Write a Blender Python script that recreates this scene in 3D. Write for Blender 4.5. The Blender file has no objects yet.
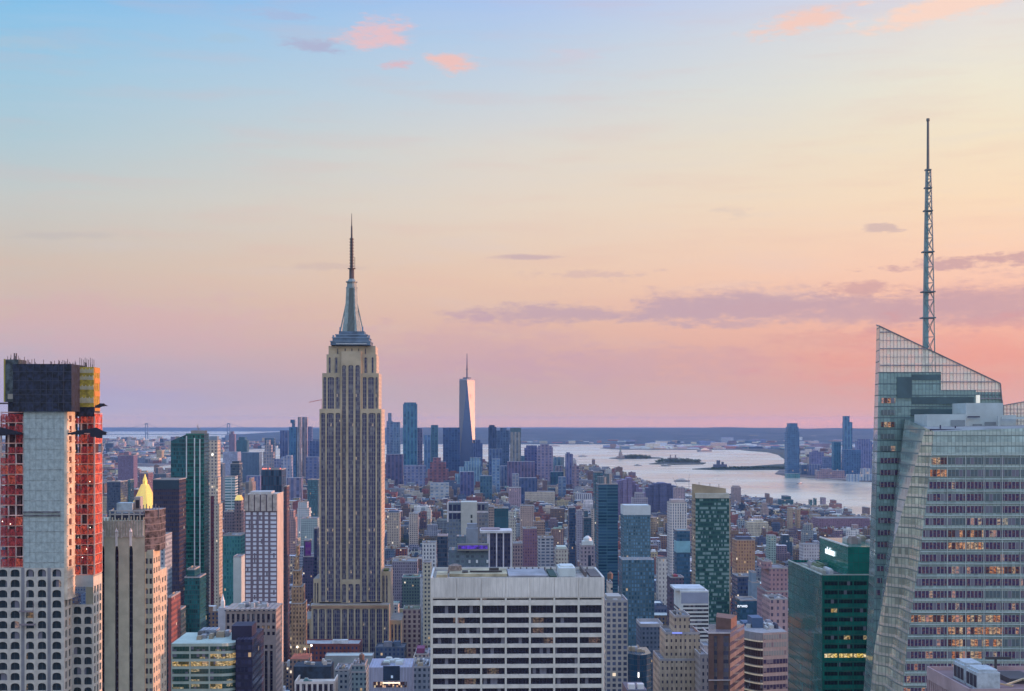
import bpy, math, random
from mathutils import Vector
random.seed(7)
R = math.radians
C = bpy.context.scene.collection
SC = bpy.context.scene

# ---------------------------------------------------------------- camera
F = 1450.0            # focal length in pixels of the 1024 px wide picture
CX, HY = 512.0, 422.0 # column straight ahead, row of the eye level
EYE = 260.0           # height of the viewing deck above the streets
YAW = R(1.66)         # turn of the street grid
cam = bpy.data.cameras.new('camera'); camo = bpy.data.objects.new('camera', cam); C.objects.link(camo)
camo.location = (0, 0, EYE); camo.rotation_euler = (R(90), 0, 0)
cam.sensor_width = 36; cam.lens = 36 * F / 1024; cam.shift_y = (HY - 345.5) / 1024
cam.clip_start = 1; cam.clip_end = 200000
SC.camera = camo

# ---------------------------------------------------------------- render settings
SC.view_settings.view_transform = 'Standard'; SC.view_settings.look = 'None'
SC.view_settings.exposure = 0.0; SC.view_settings.gamma = 1
SC.render.engine = 'CYCLES'
cy = SC.cycles
cy.use_denoising = True; cy.max_bounces = 5; cy.diffuse_bounces = 2; cy.glossy_bounces = 3
cy.transmission_bounces = 3; cy.transparent_max_bounces = 12; cy.volume_bounces = 0
cy.sample_clamp_indirect = 6

def lin(r, g, b):
    f = lambda c: (c / 255 / 12.92) if c / 255 <= .04045 else ((c / 255 + .055) / 1.055) ** 2.4
    return (f(r), f(g), f(b), 1)

# ---------------------------------------------------------------- node helper
class N:
    def __init__(s, tree): s.t = tree; s.n = tree.nodes; s.l = tree.links
    def link(s, a, sock):
        if isinstance(a, bpy.types.NodeSocket): s.l.new(a, sock)
        elif a is not None:
            try: sock.default_value = a
            except Exception: sock.default_value = tuple(a)[:3]
    def math(s, op, a, b=None, c=None, clamp=False):
        n = s.n.new('ShaderNodeMath'); n.operation = op; n.use_clamp = clamp
        s.link(a, n.inputs[0])
        if b is not None: s.link(b, n.inputs[1])
        if c is not None: s.link(c, n.inputs[2])
        return n.outputs[0]
    def mix(s, f, a, b, mode='MIX'):
        n = s.n.new('ShaderNodeMix'); n.data_type = 'RGBA'; n.blend_type = mode
        s.link(f, n.inputs[0]); s.link(a, n.inputs[6]); s.link(b, n.inputs[7]); return n.outputs[2]
    def ramp(s, f, stops, interp='LINEAR'):
        n = s.n.new('ShaderNodeValToRGB'); n.color_ramp.interpolation = interp
        e = n.color_ramp.elements
        while len(e) < len(stops): e.new(.5)
        for el, (p, c) in zip(e, stops): el.position = p; el.color = c
        s.link(f, n.inputs[0]); return n.outputs[0]
    def smooth(s, x, a, b, lo=0., hi=1.):
        n = s.n.new('ShaderNodeMapRange'); n.interpolation_type = 'SMOOTHSTEP'
        s.link(x, n.inputs[0])
        for k, v in zip((1, 2, 3, 4), (a, b, lo, hi)): n.inputs[k].default_value = v
        return n.outputs[0]
    def comb(s, x, y, z=0.):
        n = s.n.new('ShaderNodeCombineXYZ')
        s.link(x, n.inputs[0]); s.link(y, n.inputs[1]); s.link(z, n.inputs[2]); return n.outputs[0]
    def sep(s, v):
        n = s.n.new('ShaderNodeSeparateXYZ'); s.link(v, n.inputs[0]); return n.outputs
    def noise(s, v, scale, detail=3, rough=.5, out=0):
        n = s.n.new('ShaderNodeTexNoise'); s.link(v, n.inputs['Vector'])
        n.inputs['Scale'].default_value = scale; n.inputs['Detail'].default_value = detail
        n.inputs['Roughness'].default_value = rough; return n.outputs[out]
    def white(s, v):
        n = s.n.new('ShaderNodeTexWhiteNoise'); n.noise_dimensions = '3D'; s.link(v, n.inputs[0]); return n.outputs[0], n.outputs[1]

# ---------------------------------------------------------------- sky
SUN_EL, SUN_AZ = R(2.2), R(88)      # azimuth clockwise from straight ahead (+Y)
w = bpy.data.worlds.new('World'); SC.world = w; w.use_nodes = True
t = N(w.node_tree); t.n.clear()
tc = t.n.new('ShaderNodeTexCoord')
X, Y, Z = t.sep(tc.outputs['Generated'])
hor = t.math('SQRT', t.math('ADD', t.math('MULTIPLY', X, X), t.math('MULTIPLY', Y, Y)))
el = t.math('DIVIDE', Z, t.math('MAXIMUM', hor, .001))            # tangent of the elevation
az = t.math('ARCTAN2', X, Y)
def yy(py): return (HY - py) / F
def aa(px): return math.atan((px - CX) / F)
tv = t.math('DIVIDE', el, .30, clamp=True)
def sky_ramp(cols):
    return t.ramp(tv, [(yy(y) / .30, lin(*c)) for y, c in cols])
left = sky_ramp([(422, (178, 174, 203)), (405, (172, 170, 203)), (370, (186, 173, 194)), (320, (209, 183, 177)), (270, (209, 192, 180)),
                 (207, (198, 202, 200)), (150, (176, 202, 214)), (90, (160, 200, 224)), (30, (138, 194, 232)), (0, (118, 186, 234))])
mid = sky_ramp([(422, (206, 174, 172)), (400, (200, 174, 178)), (360, (213, 176, 171)), (330, (225, 185, 170)), (280, (234, 200, 178)),
                (207, (230, 214, 198)), (150, (222, 216, 208)), (90, (200, 212, 224)), (40, (184, 206, 232)), (0, (172, 198, 238))])
right = sky_ramp([(422, (234, 170, 154)), (400, (230, 170, 160)), (360, (240, 170, 154)), (320, (250, 188, 166)), (280, (254, 204, 180)),
                  (207, (252, 222, 190)), (150, (246, 228, 200)), (97, (240, 232, 212)), (40, (232, 226, 220)), (0, (222, 220, 230))])
f1 = t.math('MULTIPLY_ADD', az, 1 / (aa(500) - aa(20)), -aa(20) / (aa(500) - aa(20)), clamp=True)
f2 = t.math('MULTIPLY_ADD', az, 1 / (aa(980) - aa(500)), -aa(500) / (aa(980) - aa(500)), clamp=True)
grad = t.mix(f2, t.mix(f1, left, mid), right)
# clouds : soft drifting banks at fixed bearings
nv = t.comb(t.math('MULTIPLY', az, 22.), t.math('MULTIPLY', el, 95.))
nz = t.noise(nv, 1.0, 5, .62)
nv2 = t.comb(t.math('MULTIPLY', az, 60.), t.math('MULTIPLY', el, 150.))
nz2 = t.noise(nv2, 1.0, 5, .6)
nz3 = t.noise(t.comb(t.math('MULTIPLY', az, 150.), t.math('MULTIPLY', el, 420.)), 1.0, 4, .6)
nn = t.math('ADD', t.math('ADD', t.math('MULTIPLY', nz, .50), t.math('MULTIPLY', nz2, .34)), t.math('MULTIPLY', nz3, .16))
streak = t.noise(t.comb(t.math('MULTIPLY', az, 9.), t.math('MULTIPLY', el, 70.)), 1.0, 4, .55)
grad = t.mix(t.smooth(streak, .45, .75, 0., .16), grad, lin(226, 176, 172))
grad = t.mix(t.smooth(streak, .5, .25, 0., .10), grad, lin(205, 205, 222))
clouds = [  # px, py, half width, half height, tilt, colour, opacity, ragged
    (575, 314, 120, 8, 0, (196, 166, 178), .85, 1.4), (690, 311, 66, 11, 0, (198, 167, 178), .9, 1.1),
    (755, 306, 98, 15, 0, (200, 168, 178), .92, 1.3), (860, 313, 130, 12, 0, (203, 166, 174), .88, 1.0),
    (985, 311, 100, 19, -3, (206, 164, 170), .88, 1.2), (740, 324, 36, 5, 0, (203, 168, 176), .6, 1.8),
    (860, 292, 36, 6, 0, (212, 165, 165), .8, 2.0), (985, 267, 62, 5, -3, (204, 162, 166), .8, 2.4),
    (835, 344, 60, 8, 0, (216, 160, 160), .35, 2.2), (620, 366, 150, 16, 0, (200, 164, 180), .35, 1.6),
    (528, 257, 34, 2.4, 0, (196, 170, 180), .7, 1.0), (600, 275, 48, 4, 0, (205, 175, 180), .45, 2.6),
    (890, 234, 14, 4, 0, (205, 178, 178), .7, 2.6), (330, 268, 42, 3, 0, (200, 176, 176), .35, 1.5),
    (735, 213, 16, 4, 0, (220, 200, 190), .5, 2.2), (60, 244, 60, 3, -2, (190, 185, 186), .4, 1.6),
    (377, 35, 34, 11, 0, (238, 192, 194), .82, 1.6), (454, 62, 25, 8, 0, (243, 194, 186), .9, 1.5),
    (400, 65, 16, 5, 0, (228, 182, 190), .8, 1.8), (306, 48, 27, 6, 6, (176, 176, 206), .75, 1.8),
    (272, 19, 26, 5, 5, (172, 186, 220), .6, 2.0), (30, 63, 40, 6, 0, (180, 196, 212), .4, 2.0),
    (800, 30, 40, 9, -10, (249, 204, 188), .85, 1.5), (575, 53, 22, 6, 0, (216, 200, 212), .4, 2.2),
    (958, 20, 80, 14, -10, (253, 216, 198), .9, 1.6), (225, 44, 20, 4, 0, (170, 195, 215), .4, 2.0),
    (930, 360, 130, 26, -4, (240, 150, 140), .30, 1.4), (120, 330, 160, 26, 0, (214, 172, 184), .35, 1.2),
    (480, 355, 110, 30, 0, (200, 160, 184), .30, 1.2), (60, 395, 110, 14, 0, (176, 168, 204), .4, 1.2)]
for px, py, rw, rh, ti, col, op, rag in clouds:
    dx = t.math('SUBTRACT', az, aa(px)); dy = t.math('SUBTRACT', el, yy(py))
    dy2 = t.math('MULTIPLY_ADD', dx, math.tan(R(ti)), dy)
    u_ = t.math('DIVIDE', dx, rw * 1.12 / F); v_ = t.math('DIVIDE', dy2, rh * 1.25 / F)
    d = t.math('SQRT', t.math('ADD', t.math('MULTIPLY', u_, u_), t.math('MULTIPLY', v_, v_)))
    m = t.math('MULTIPLY_ADD', t.math('SUBTRACT', nn, .5), rag * 3.2, t.math('SUBTRACT', 1.0, d))
    m = t.smooth(m, -.30, .72, 0., op)
    grad = t.mix(m, grad, lin(*col))
near_h = t.smooth(el, .026, .0)
grad = t.mix(near_h, grad, t.mix(1., grad, (1.16, 1.10, 1.0, 1), 'MULTIPLY'))
near_2 = t.smooth(el, .011, .0)
grad = t.mix(near_2, grad, t.mix(1., grad, (1.16, 1.08, .92, 1), 'MULTIPLY'))
near_3 = t.smooth(el, .0060, .0005)
grad = t.mix(near_3, grad, t.mix(1., grad, (1.30, 1.12, .80, 1), 'MULTIPLY'))
# overhead, behind the viewer, and towards the sun
zen = t.smooth(el, .30, 1.1)
grad = t.mix(zen, grad, (.30, .54, 1.0, 1))
back = t.smooth(Y, .75, .0)
backcol = t.ramp(t.math('MULTIPLY', el, 1.0, clamp=True), [(0, (.42, .46, .54, 1)), (.12, (.68, .67, .64, 1)), (.35, (.64, .69, .74, 1)), (1, (.40, .58, .98, 1))])
grad = t.mix(back, grad, backcol)
sunward = t.math('MULTIPLY', t.smooth(X, .75, 1.0), t.smooth(el, .55, .0))
grad = t.mix(sunward, grad, (1.35, .62, .34, 1))
below = t.smooth(Z, .0, -.02)
grad = t.mix(below, grad, (.10, .11, .17, 1))
bg1 = t.n.new('ShaderNodeBackground'); t.link(grad, bg1.inputs[0])
SKY_GAIN = t.math('MULTIPLY_ADD', t.math('MAXIMUM', zen, t.math('MULTIPLY', back, .6)), .75, .98)
t.link(SKY_GAIN, bg1.inputs[1])
sky = t.n.new('ShaderNodeTexSky'); sky.sky_type = 'NISHITA'; sky.sun_disc = False
sky.sun_elevation = SUN_EL; sky.sun_rotation = SUN_AZ; sky.altitude = 200; sky.dust_density = 2
bg2 = t.n.new('ShaderNodeBackground'); t.link(sky.outputs[0], bg2.inputs[0]); bg2.inputs[1].default_value = .01
ad = t.n.new('ShaderNodeAddShader'); t.l.new(bg1.outputs[0], ad.inputs[0]); t.l.new(bg2.outputs[0], ad.inputs[1])
wo = t.n.new('ShaderNodeOutputWorld'); t.l.new(ad.outputs[0], wo.inputs[0])

# ---------------------------------------------------------------- sun, just above the horizon on the right
sl = bpy.data.lights.new('sun', 'SUN'); sl.energy = 4.2; sl.angle = R(.5); sl.color = (1, .46, .27)
so = bpy.data.objects.new('sun', sl); C.objects.link(so); so.location = (3000, 0, 900)
sd = Vector((math.sin(SUN_AZ) * math.cos(SUN_EL), math.cos(SUN_AZ) * math.cos(SUN_EL), math.sin(SUN_EL)))
so.rotation_euler = sd.to_track_quat('Z', 'Y').to_euler()

# ---------------------------------------------------------------- materials
MATS = {}
def mat_base(name):
    m = bpy.data.materials.new(name); m.use_nodes = True
    k = N(m.node_tree); b = k.n['Principled BSDF']; return m, k, b
def plain(rgb, rough=.85, metal=0., var=.12, emit=None, estr=1., scale=.12, name='paint'):
    key = ('p', rgb, rough, metal, var, emit, estr, scale)
    if key in MATS: return MATS[key]
    m, k, b = mat_base(name)
    tcn = k.n.new('ShaderNodeTexCoord')
    nz_ = k.noise(tcn.outputs['Object'], scale, 4, .6)
    fac = k.smooth(nz_, .3, .7, 1 - var * 1.6, 1 + var)
    k.link(k.mix(1., (*rgb, 1), k.comb(fac, fac, fac), 'MULTIPLY'), b.inputs['Base Color'])
    b.inputs['Roughness'].default_value = rough; b.inputs['Metallic'].default_value = metal
    if emit:
        b.inputs['Emission Color'].default_value = (*emit, 1); b.inputs['Emission Strength'].default_value = estr
    MATS[key] = m; return m
def facade(wall, glass=(.02, .03, .05), pu=3.2, pv=3.6, fu=.5, fv=.55, lit=.02, wr=.85, gr=.15, gm=0., tint=.5, attr=False,
           litcol=(1, .62, .28), lite=.9, panes=(), wvar=.14, bay=0., bayf=.1, bay_col=None, floor_col=None):
    """masonry or curtain wall; UV are metres (or window units), windows sit in a pu x pv grid"""
    key = ('f', wall, glass, pu, pv, fu, fv, lit, wr, gr, gm, tint, attr, litcol, lite, bay, bayf, wvar, bay_col)
    if key in MATS: return MATS[key]
    m, k, b = mat_base('facade')
    uvn = k.n.new('ShaderNodeUVMap'); uvn.uv_map = 'UVMap'
    u, v, _ = k.sep(uvn.outputs[0])
    cu = k.math('DIVIDE', u, pu); cv = k.math('DIVIDE', v, pv)
    fru = k.math('FRACT', cu); frv = k.math('FRACT', cv)
    mu = 1. if fu >= 1 else k.math('LESS_THAN', k.math('ABSOLUTE', k.math('SUBTRACT', fru, .5)), fu / 2)
    mv = 1. if fv >= 1 else k.math('LESS_THAN', k.math('ABSOLUTE', k.math('SUBTRACT', frv, .5)), fv / 2)
    win = k.math('MULTIPLY', mu, mv)
    if bay:
        bm_ = k.math('GREATER_THAN', k.math('FRACT', k.math('DIVIDE', u, bay)), bayf)
        win = k.math('MULTIPLY', win, bm_)
    cell = k.comb(k.math('FLOOR', cu), k.math('FLOOR', cv), 3.)
    wv, wc = k.white(cell)
    tcn = k.n.new('ShaderNodeTexCoord')
    big = k.noise(tcn.outputs['Object'], .045, 4, .6)
    fine = k.noise(k.comb(k.math('MULTIPLY', u, .9), k.math('MULTIPLY', v, .12)), 1., 4, .6)
    fac = k.math('MULTIPLY', k.smooth(big, .3, .7, 1 - wvar, 1 + wvar), k.smooth(fine, .25, .75, 1 - wvar, 1 + wvar))
    if attr:
        an = k.n.new('ShaderNodeAttribute'); an.attribute_name = 'Col'; base = an.outputs[0]
    else: base = (*wall, 1)
    wcol = k.mix(1., base, k.comb(fac, fac, fac), 'MULTIPLY')
    gl = k.mix(k.math('MULTIPLY', wv, tint), (*glass, 1), (min(1, glass[0] * 3 + .06), min(1, glass[1] * 3 + .07), min(1, glass[2] * 3 + .09), 1))
    k.link(k.mix(win, wcol, gl), b.inputs['Base Color'])
    k.link(k.math('MULTIPLY_ADD', win, gr - wr, wr), b.inputs['Roughness'])
    if gm: k.link(k.math('MULTIPLY', win, gm), b.inputs['Metallic'])
    if lit:
        wv2, wc2 = k.white(k.comb(k.math('FLOOR', k.math('DIVIDE', cu, 1.0)), k.math('FLOOR', cv), 11.))
        on = k.math('MULTIPLY', k.math('LESS_THAN', wv2, lit), win)
        k.link(k.mix(wv, (*litcol, 1), (1, .85, .62, 1)), b.inputs['Emission Color'])
        k.link(k.math('MULTIPLY', on, k.math('MULTIPLY_ADD', wv, lite, lite * .3)), b.inputs['Emission Strength'])
    MATS[key] = m; return m
def window_mat(dark=(.012, .016, .04), pu=1.5, pv=4., frame=(.1, .1, .12), ff=.12, lit=.1, lite=1.2, litcol=(1, .5, .18), blind=.15, gr=.12, interior=(.10, .05, .06), hf=0., cluster=7., hcol=None):
    """glass of a window band: mullions, drawn blinds, rooms behind and a few lit rooms"""
    key = ('w', hcol, dark, pu, pv, frame, ff, lit, lite, litcol, blind, gr, interior, hf, cluster)
    if key in MATS: return MATS[key]
    m, k, b = mat_base('window_glass')
    uvn = k.n.new('ShaderNodeUVMap'); uvn.uv_map = 'UVMap'
    u, v, _ = k.sep(uvn.outputs[0])
    cu = k.math('DIVIDE', u, pu); cv = k.math('DIVIDE', v, pv)
    mul = k.math('LESS_THAN', k.math('FRACT', cu), ff)
    hbar = k.math('LESS_THAN', k.math('FRACT', cv), hf) if hf else None
    cell = k.comb(k.math('FLOOR', cu), k.math('FLOOR', cv), 5.)
    wv, wc = k.white(cell)
    wv2, _ = k.white(k.comb(k.math('FLOOR', k.math('DIVIDE', u, cluster)), k.math('FLOOR', cv), 9.))
    room = k.noise(k.comb(k.math('MULTIPLY', u, .8), k.math('MULTIPLY', v, 1.3)), 1., 3, .7)
    c = k.mix(k.smooth(room, .4, .75, 0., .8), (*dark, 1), (*interior, 1))
    c = k.mix(k.math('LESS_THAN', wv, blind), c, (.16, .16, .2, 1))
    if hf: c = k.mix(hbar, c, (*(hcol or frame), 1))
    c = k.mix(mul, c, (*frame, 1))
    if hf: mul = k.math('MAXIMUM', mul, hbar)
    k.link(c, b.inputs['Base Color'])
    k.link(k.math('MULTIPLY_ADD', mul, .5, gr), b.inputs['Roughness'])
    on = k.math('MULTIPLY', k.math('LESS_THAN', wv2, lit), k.math('SUBTRACT', 1., mul))
    on = k.math('MULTIPLY', on, k.smooth(room, .35, .7, .05, 1.))
    k.link(k.mix(wv, (*litcol, 1), (1, .8, .5, 1)), b.inputs['Emission Color'])
    k.link(k.math('MULTIPLY', on, lite), b.inputs['Emission Strength'])
    MATS[key] = m; return m
def attr_mat(name='roofing', rough=.9):
    if name in MATS: return MATS[name]
    m, k, b = mat_base(name)
    an = k.n.new('ShaderNodeAttribute'); an.attribute_name = 'Col'
    tcn = k.n.new('ShaderNodeTexCoord')
    fac = k.smooth(k.noise(tcn.outputs['Object'], .12, 4, .65), .3, .7, .7, 1.2)
    k.link(k.mix(1., an.outputs[0], k.comb(fac, fac, fac), 'MULTIPLY'), b.inputs['Base Color'])
    b.inputs['Roughness'].default_value = rough
    MATS[name] = m; return m

# ---------------------------------------------------------------- mesh builder
class MB:
    def __init__(s): s.v = []; s.f = []; s.uv = []; s.m = []; s.c = []
    def face(s, pts, uvs=None, m=0, c=None):
        i = len(s.v); s.v += [tuple(p) for p in pts]; s.f.append(list(range(i, i + len(pts))))
        s.uv += uvs if uvs else [(p[0] + p[1], p[2]) for p in pts]; s.m.append(m); s.c.append(c)
    def box(s, x0, x1, y0, y1, z0, z1, m=0, mt=None, c=None, ct=None, bottom=False, us=1., vs=1., uo=0.):
        mt = m if mt is None else mt
        P = lambda x, y, z: (x, y, z)
        w_, d_ = x1 - x0, y1 - y0
        def q(a, b_, u0, u1):
            s.face([(*a, z0), (*b_, z0), (*b_, z1), (*a, z1)], [(u0 * us + uo, z0 * vs), (u1 * us + uo, z0 * vs), (u1 * us + uo, z1 * vs), (u0 * us + uo, z1 * vs)], m, c)
        q((x0, y0), (x1, y0), x0, x1); q((x1, y0), (x1, y1), y0, y1); q((x1, y1), (x0, y1), x0, x1); q((x0, y1), (x0, y0), y0, y1)
        s.face([(x0, y0, z1), (x1, y0, z1), (x1, y1, z1), (x0, y1, z1)], [(x0, y0), (x1, y0), (x1, y1), (x0, y1)], mt, ct if ct else c)
        if bottom: s.face([(x0, y0, z0), (x0, y1, z0), (x1, y1, z0), (x1, y0, z0)], None, mt, c)
    def prism(s, pts, z0, z1, m=0, mt=None, c=None, ct=None, zt=None, bottom=False):
        mt = m if mt is None else mt; n = len(pts); u = 0
        tops = [z1] * n if zt is None else zt
        for i in range(n):
            a, b_ = pts[i], pts[(i + 1) % n]; L = math.hypot(b_[0] - a[0], b_[1] - a[1])
            ta, tb = tops[i], tops[(i + 1) % n]
            s.face([(*a, z0), (*b_, z0), (*b_, tb), (*a, ta)], [(u, z0), (u + L, z0), (u + L, tb), (u, ta)], m, c); u += L
        s.face([(*p, tt) for p, tt in zip(pts, tops)], [tuple(p) for p in pts], mt, ct if ct else c)
        if bottom: s.face([(*p, z0) for p in reversed(pts)], None, mt, c)
    def frustum(s, a, b_, m=0, mt=None, c=None):
        """a, b_: lists of 3-D points (rings)"""
        n = len(a)
        for i in range(n):
            j = (i + 1) % n
            w0 = math.dist(a[i], a[j])
            s.face([a[i], a[j], b_[j], b_[i]], [(0, a[i][2]), (w0, a[j][2]), (w0, b_[j][2]), (0, b_[i][2])], m, c)
        s.face(b_, None, m if mt is None else mt, c)
    def cyl(s, cx_, cy_, r0, r1, z0, z1, n=12, m=0, mt=None, c=None):
        A = [(cx_ + r0 * math.cos(2 * math.pi * i / n), cy_ + r0 * math.sin(2 * math.pi * i / n), z0) for i in range(n)]
        if r1 <= 1e-4:
            for i in range(n): s.face([A[i], A[(i + 1) % n], (cx_, cy_, z1)], None, m, c)
        else:
            B = [(cx_ + r1 * math.cos(2 * math.pi * i / n), cy_ + r1 * math.sin(2 * math.pi * i / n), z1) for i in range(n)]
            s.frustum(A, B, m, mt, c)
    def tube(s, p, q, r, n=4, m=0, c=None):
        p, q = Vector(p), Vector(q); d = (q - p).normalized()
        a = d.cross(Vector((0, 0, 1)) if abs(d.z) < .9 else Vector((1, 0, 0))).normalized(); b_ = d.cross(a)
        A = [p + (a * math.cos(t_) + b_ * math.sin(t_)) * r for t_ in [2 * math.pi * i / n + .785 for i in range(n)]]
        B = [x + (q - p) for x in A]
        for i in range(n):
            j = (i + 1) % n; s.face([A[i], A[j], B[j], B[i]], None, m, c)
        s.face(A, None, m, c); s.face(B, None, m, c)
    def build(s, name, mats, parent=None, loc=None, smooth=False):
        me = bpy.data.meshes.new(name); me.from_pydata(s.v, [], s.f)
        uvl = me.uv_layers.new(name='UVMap'); flat = [x for p in s.uv for x in p]; uvl.data.foreach_set('uv', flat)
        if not isinstance(mats, (list, tuple)): mats = [mats]
        for mm in mats: me.materials.append(mm)
        me.polygons.foreach_set('material_index', s.m)
        if any(c is not None for c in s.c):
            ca = me.color_attributes.new('Col', 'FLOAT_COLOR', 'CORNER'); arr = []
            for f_, c in zip(s.f, s.c):
                cc = (*(c or (.3, .3, .3)), 1.); arr += list(cc) * len(f_)
            ca.data.foreach_set('color', arr)
        if smooth: me.polygons.foreach_set('use_smooth', [True] * len(s.f))
        me.update()
        o = bpy.data.objects.new(name, me); C.objects.link(o)
        if parent: o.parent = parent
        if loc: o.location = loc
        return o

def tag(o, label=None, cat=None, group=None, kind=None):
    if label: o['label'] = label
    if cat: o['category'] = cat
    if group: o['group'] = group
    if kind: o['kind'] = kind
    return o
def ground(px, py): D = EYE * F / (py - HY); return ((px - CX) * D / F, D)
def at(px, py, D): return ((px - CX) * D / F, D, EYE - (py - HY) * D / F)
FOOT = []     # pixel boxes of the singled-out buildings: x0,x1,ytop,D  and footprints
class Bld:
    """an Empty at the foot of the building; local x right, y away along the avenue, z up"""
    def __init__(s, name, label, cat, pc, D, group=None, rot=None):
        s.pc, s.D = pc, D; s.o = bpy.data.objects.new(name, None); C.objects.link(s.o); s.o.empty_display_size = 5
        s.o.location = ((pc - CX) * D / F, D, 0); s.o.rotation_euler = (0, 0, YAW if rot is None else rot); tag(s.o, label, cat, group)
    def x(s, px, y=0.): return (px - CX) * (s.D + y) / F - (s.pc - CX) * s.D / F + y * math.tan(YAW)
    def z(s, py, y=0.): return EYE - (py - HY) * (s.D + y) / F
    def part(s, name, mb, mats, **kw): return mb.build(name, mats, s.o, **kw)
def fpx(x0, x1, D, d):
    k = d / (D + d)
    a, b = x0, x1
    if x1 < 470: b = (x1 - 470 * k) / (1 - k)
    if x0 > 470: a = (x0 - 470 * k) / (1 - k)
    if b - a < 2: a, b = x0, x0 + max(2, (x1 - x0) * .7)
    return a, b

def grid_wall(mb, o, u, n, W, z0, z1, cols, rows, depth=.5, m=0, arch=0., mr=None):
    """a wall with real openings (cols x rows) and reveals; returns the pane outlines"""
    o, u, n = Vector(o), Vector(u), Vector(n); mr = m if mr is None else mr
    P = lambda a, z, off=0.: tuple(o + u * a - n * off + Vector((0, 0, z)))
    def q(a0, a1, b0, b1):
        if a1 - a0 > 1e-4 and b1 - b0 > 1e-4:
            mb.face([P(a0, b0), P(a1, b0), P(a1, b1), P(a0, b1)], [(a0, b0), (a1, b0), (a1, b1), (a0, b1)], m)
    edges = [0.] + [e for c in cols for e in c] + [W]
    for i in range(0, len(edges), 2): q(edges[i], edges[i + 1], z0, z1)
    panes = []
    for (a0, a1) in cols:
        es = [z0] + [e for r in rows for e in r] + [z1]
        for i in range(0, len(es), 2): q(a0, a1, es[i], es[i + 1])
        for (b0, b1) in rows:
            if arch:
                K = 6; cx_ = (a0 + a1) / 2; rx = (a1 - a0) / 2; zb = b1 - arch
                arc = [(cx_ - rx * math.cos(math.pi * i / K), zb + arch * math.sin(math.pi * i / K) ** .7) for i in range(K + 1)]
                for i in range(K):
                    (p0, q0), (p1, q1) = arc[i], arc[i + 1]
                    mb.face([P(p0, q0), P(p1, q1), P(p1, b1), P(p0, b1)], [(p0, q0), (p1, q1), (p1, b1), (p0, b1)], m)
                loop = [(a0, b0), (a1, b0)] + arc[::-1]
            else: loop = [(a0, b0), (a1, b0), (a1, b1), (a0, b1)]
            for i in range(len(loop)):
                (p0, q0), (p1, q1) = loop[i], loop[(i + 1) % len(loop)]
                if abs(p0 - p1) + abs(q0 - q1) > 1e-5:
                    mb.face([P(p0, q0), P(p0, q0, depth), P(p1, q1, depth), P(p1, q1)], [(p0, q0), (p0 + .1, q0), (p1 + .1, q1), (p1, q1)], mr)
            panes.append([(P(a, z, depth - .02), (a, z)) for a, z in loop])
    return panes
def add_panes(b, panes, mat, name='window', most=100, far_first=False):
    """panes as parts of their own; past a hundred the rest is one part"""
    for p in panes[:most]:
        mb = MB(); mb.face([x[0] for x in p], [x[1] for x in p]); mb.build(name, mat, b.o)
    if len(panes) > most:
        mb = MB()
        for p in panes[most:]: mb.face([x[0] for x in p], [x[1] for x in p])
        tag(mb.build(name, mat, b.o), kind='stuff')
def roof_clutter(b, x0, x1, y0, y1, z, n=4, hmax=4., seed=1, cols=((.3, .3, .32), (.5, .5, .5), (.12, .12, .13), (.35, .28, .2))):
    rr = random.Random(seed)
    for i in range(n):
        w_, d_, h_ = rr.uniform(.08, .22) * (x1 - x0), rr.uniform(.12, .3) * (y1 - y0), rr.uniform(.35, 1) * hmax
        cx_, cy_ = rr.uniform(x0 + w_, x1 - w_), rr.uniform(y0 + d_, y1 - d_)
        mb = MB(); mb.box(cx_ - w_ / 2, cx_ + w_ / 2, cy_ - d_ / 2, cy_ + d_ / 2, z, z + h_ * .8)
        mb.box(cx_ - w_ * .4, cx_ + w_ * .4, cy_ - d_ * .4, cy_ + d_ * .4, z + h_ * .8, z + h_)
        b.part('rooftop_unit', mb, plain(rr.choice(cols), .8))
def water_tank(b, x, y, z, r=2.2, h=4.):
    mb = MB()
    for dx in (-1, 1):
        for dy in (-1, 1): mb.box(x + dx * r * .6 - .2, x + dx * r * .6 + .2, y + dy * r * .6 - .2, y + dy * r * .6 + .2, z, z + 2.5)
    mb.cyl(x, y, r, r, z + 2.5, z + 2.5 + h, 10, 0); mb.cyl(x, y, r * 1.08, 0, z + 2.5 + h, z + 2.5 + h + 1.6, 10, 0)
    b.part('water_tank', mb, plain((.16, .11, .09), .9))
HAZE = 1.7e-5
# ================================================================ SETTING
def struct(o): o['kind'] = 'structure'; return o
# water: one sheet out to the horizon
m, k, b = mat_base('water')
tcn = k.n.new('ShaderNodeTexCoord'); gx, gy, gz = k.sep(tcn.outputs['Object'])
wv = k.comb(k.math('MULTIPLY', gx, .012), k.math('MULTIPLY', gy, .004))
n1 = k.noise(wv, 1., 5, .65); n2 = k.noise(k.comb(gx, gy), .0011, 4, .6)
bump = k.n.new('ShaderNodeBump'); bump.inputs['Strength'].default_value = .45; bump.inputs['Distance'].default_value = 13
k.l.new(n1, bump.inputs['Height']); k.l.new(bump.outputs[0], b.inputs['Normal'])
k.link(k.mix(k.smooth(n2, .35, .65), (.44, .39, .31, 1), (.66, .58, .46, 1)), b.inputs['Base Color'])
k.link(k.smooth(n2, .35, .65, .18, .34), b.inputs['Roughness']); b.inputs['IOR'].default_value = 1.45
WATER = m
mb = MB(); mb.face([(-45000, 300, 0), (45000, 300, 0), (45000, 47500, 0), (-45000, 47500, 0)]); struct(mb.build('water', WATER))

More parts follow.
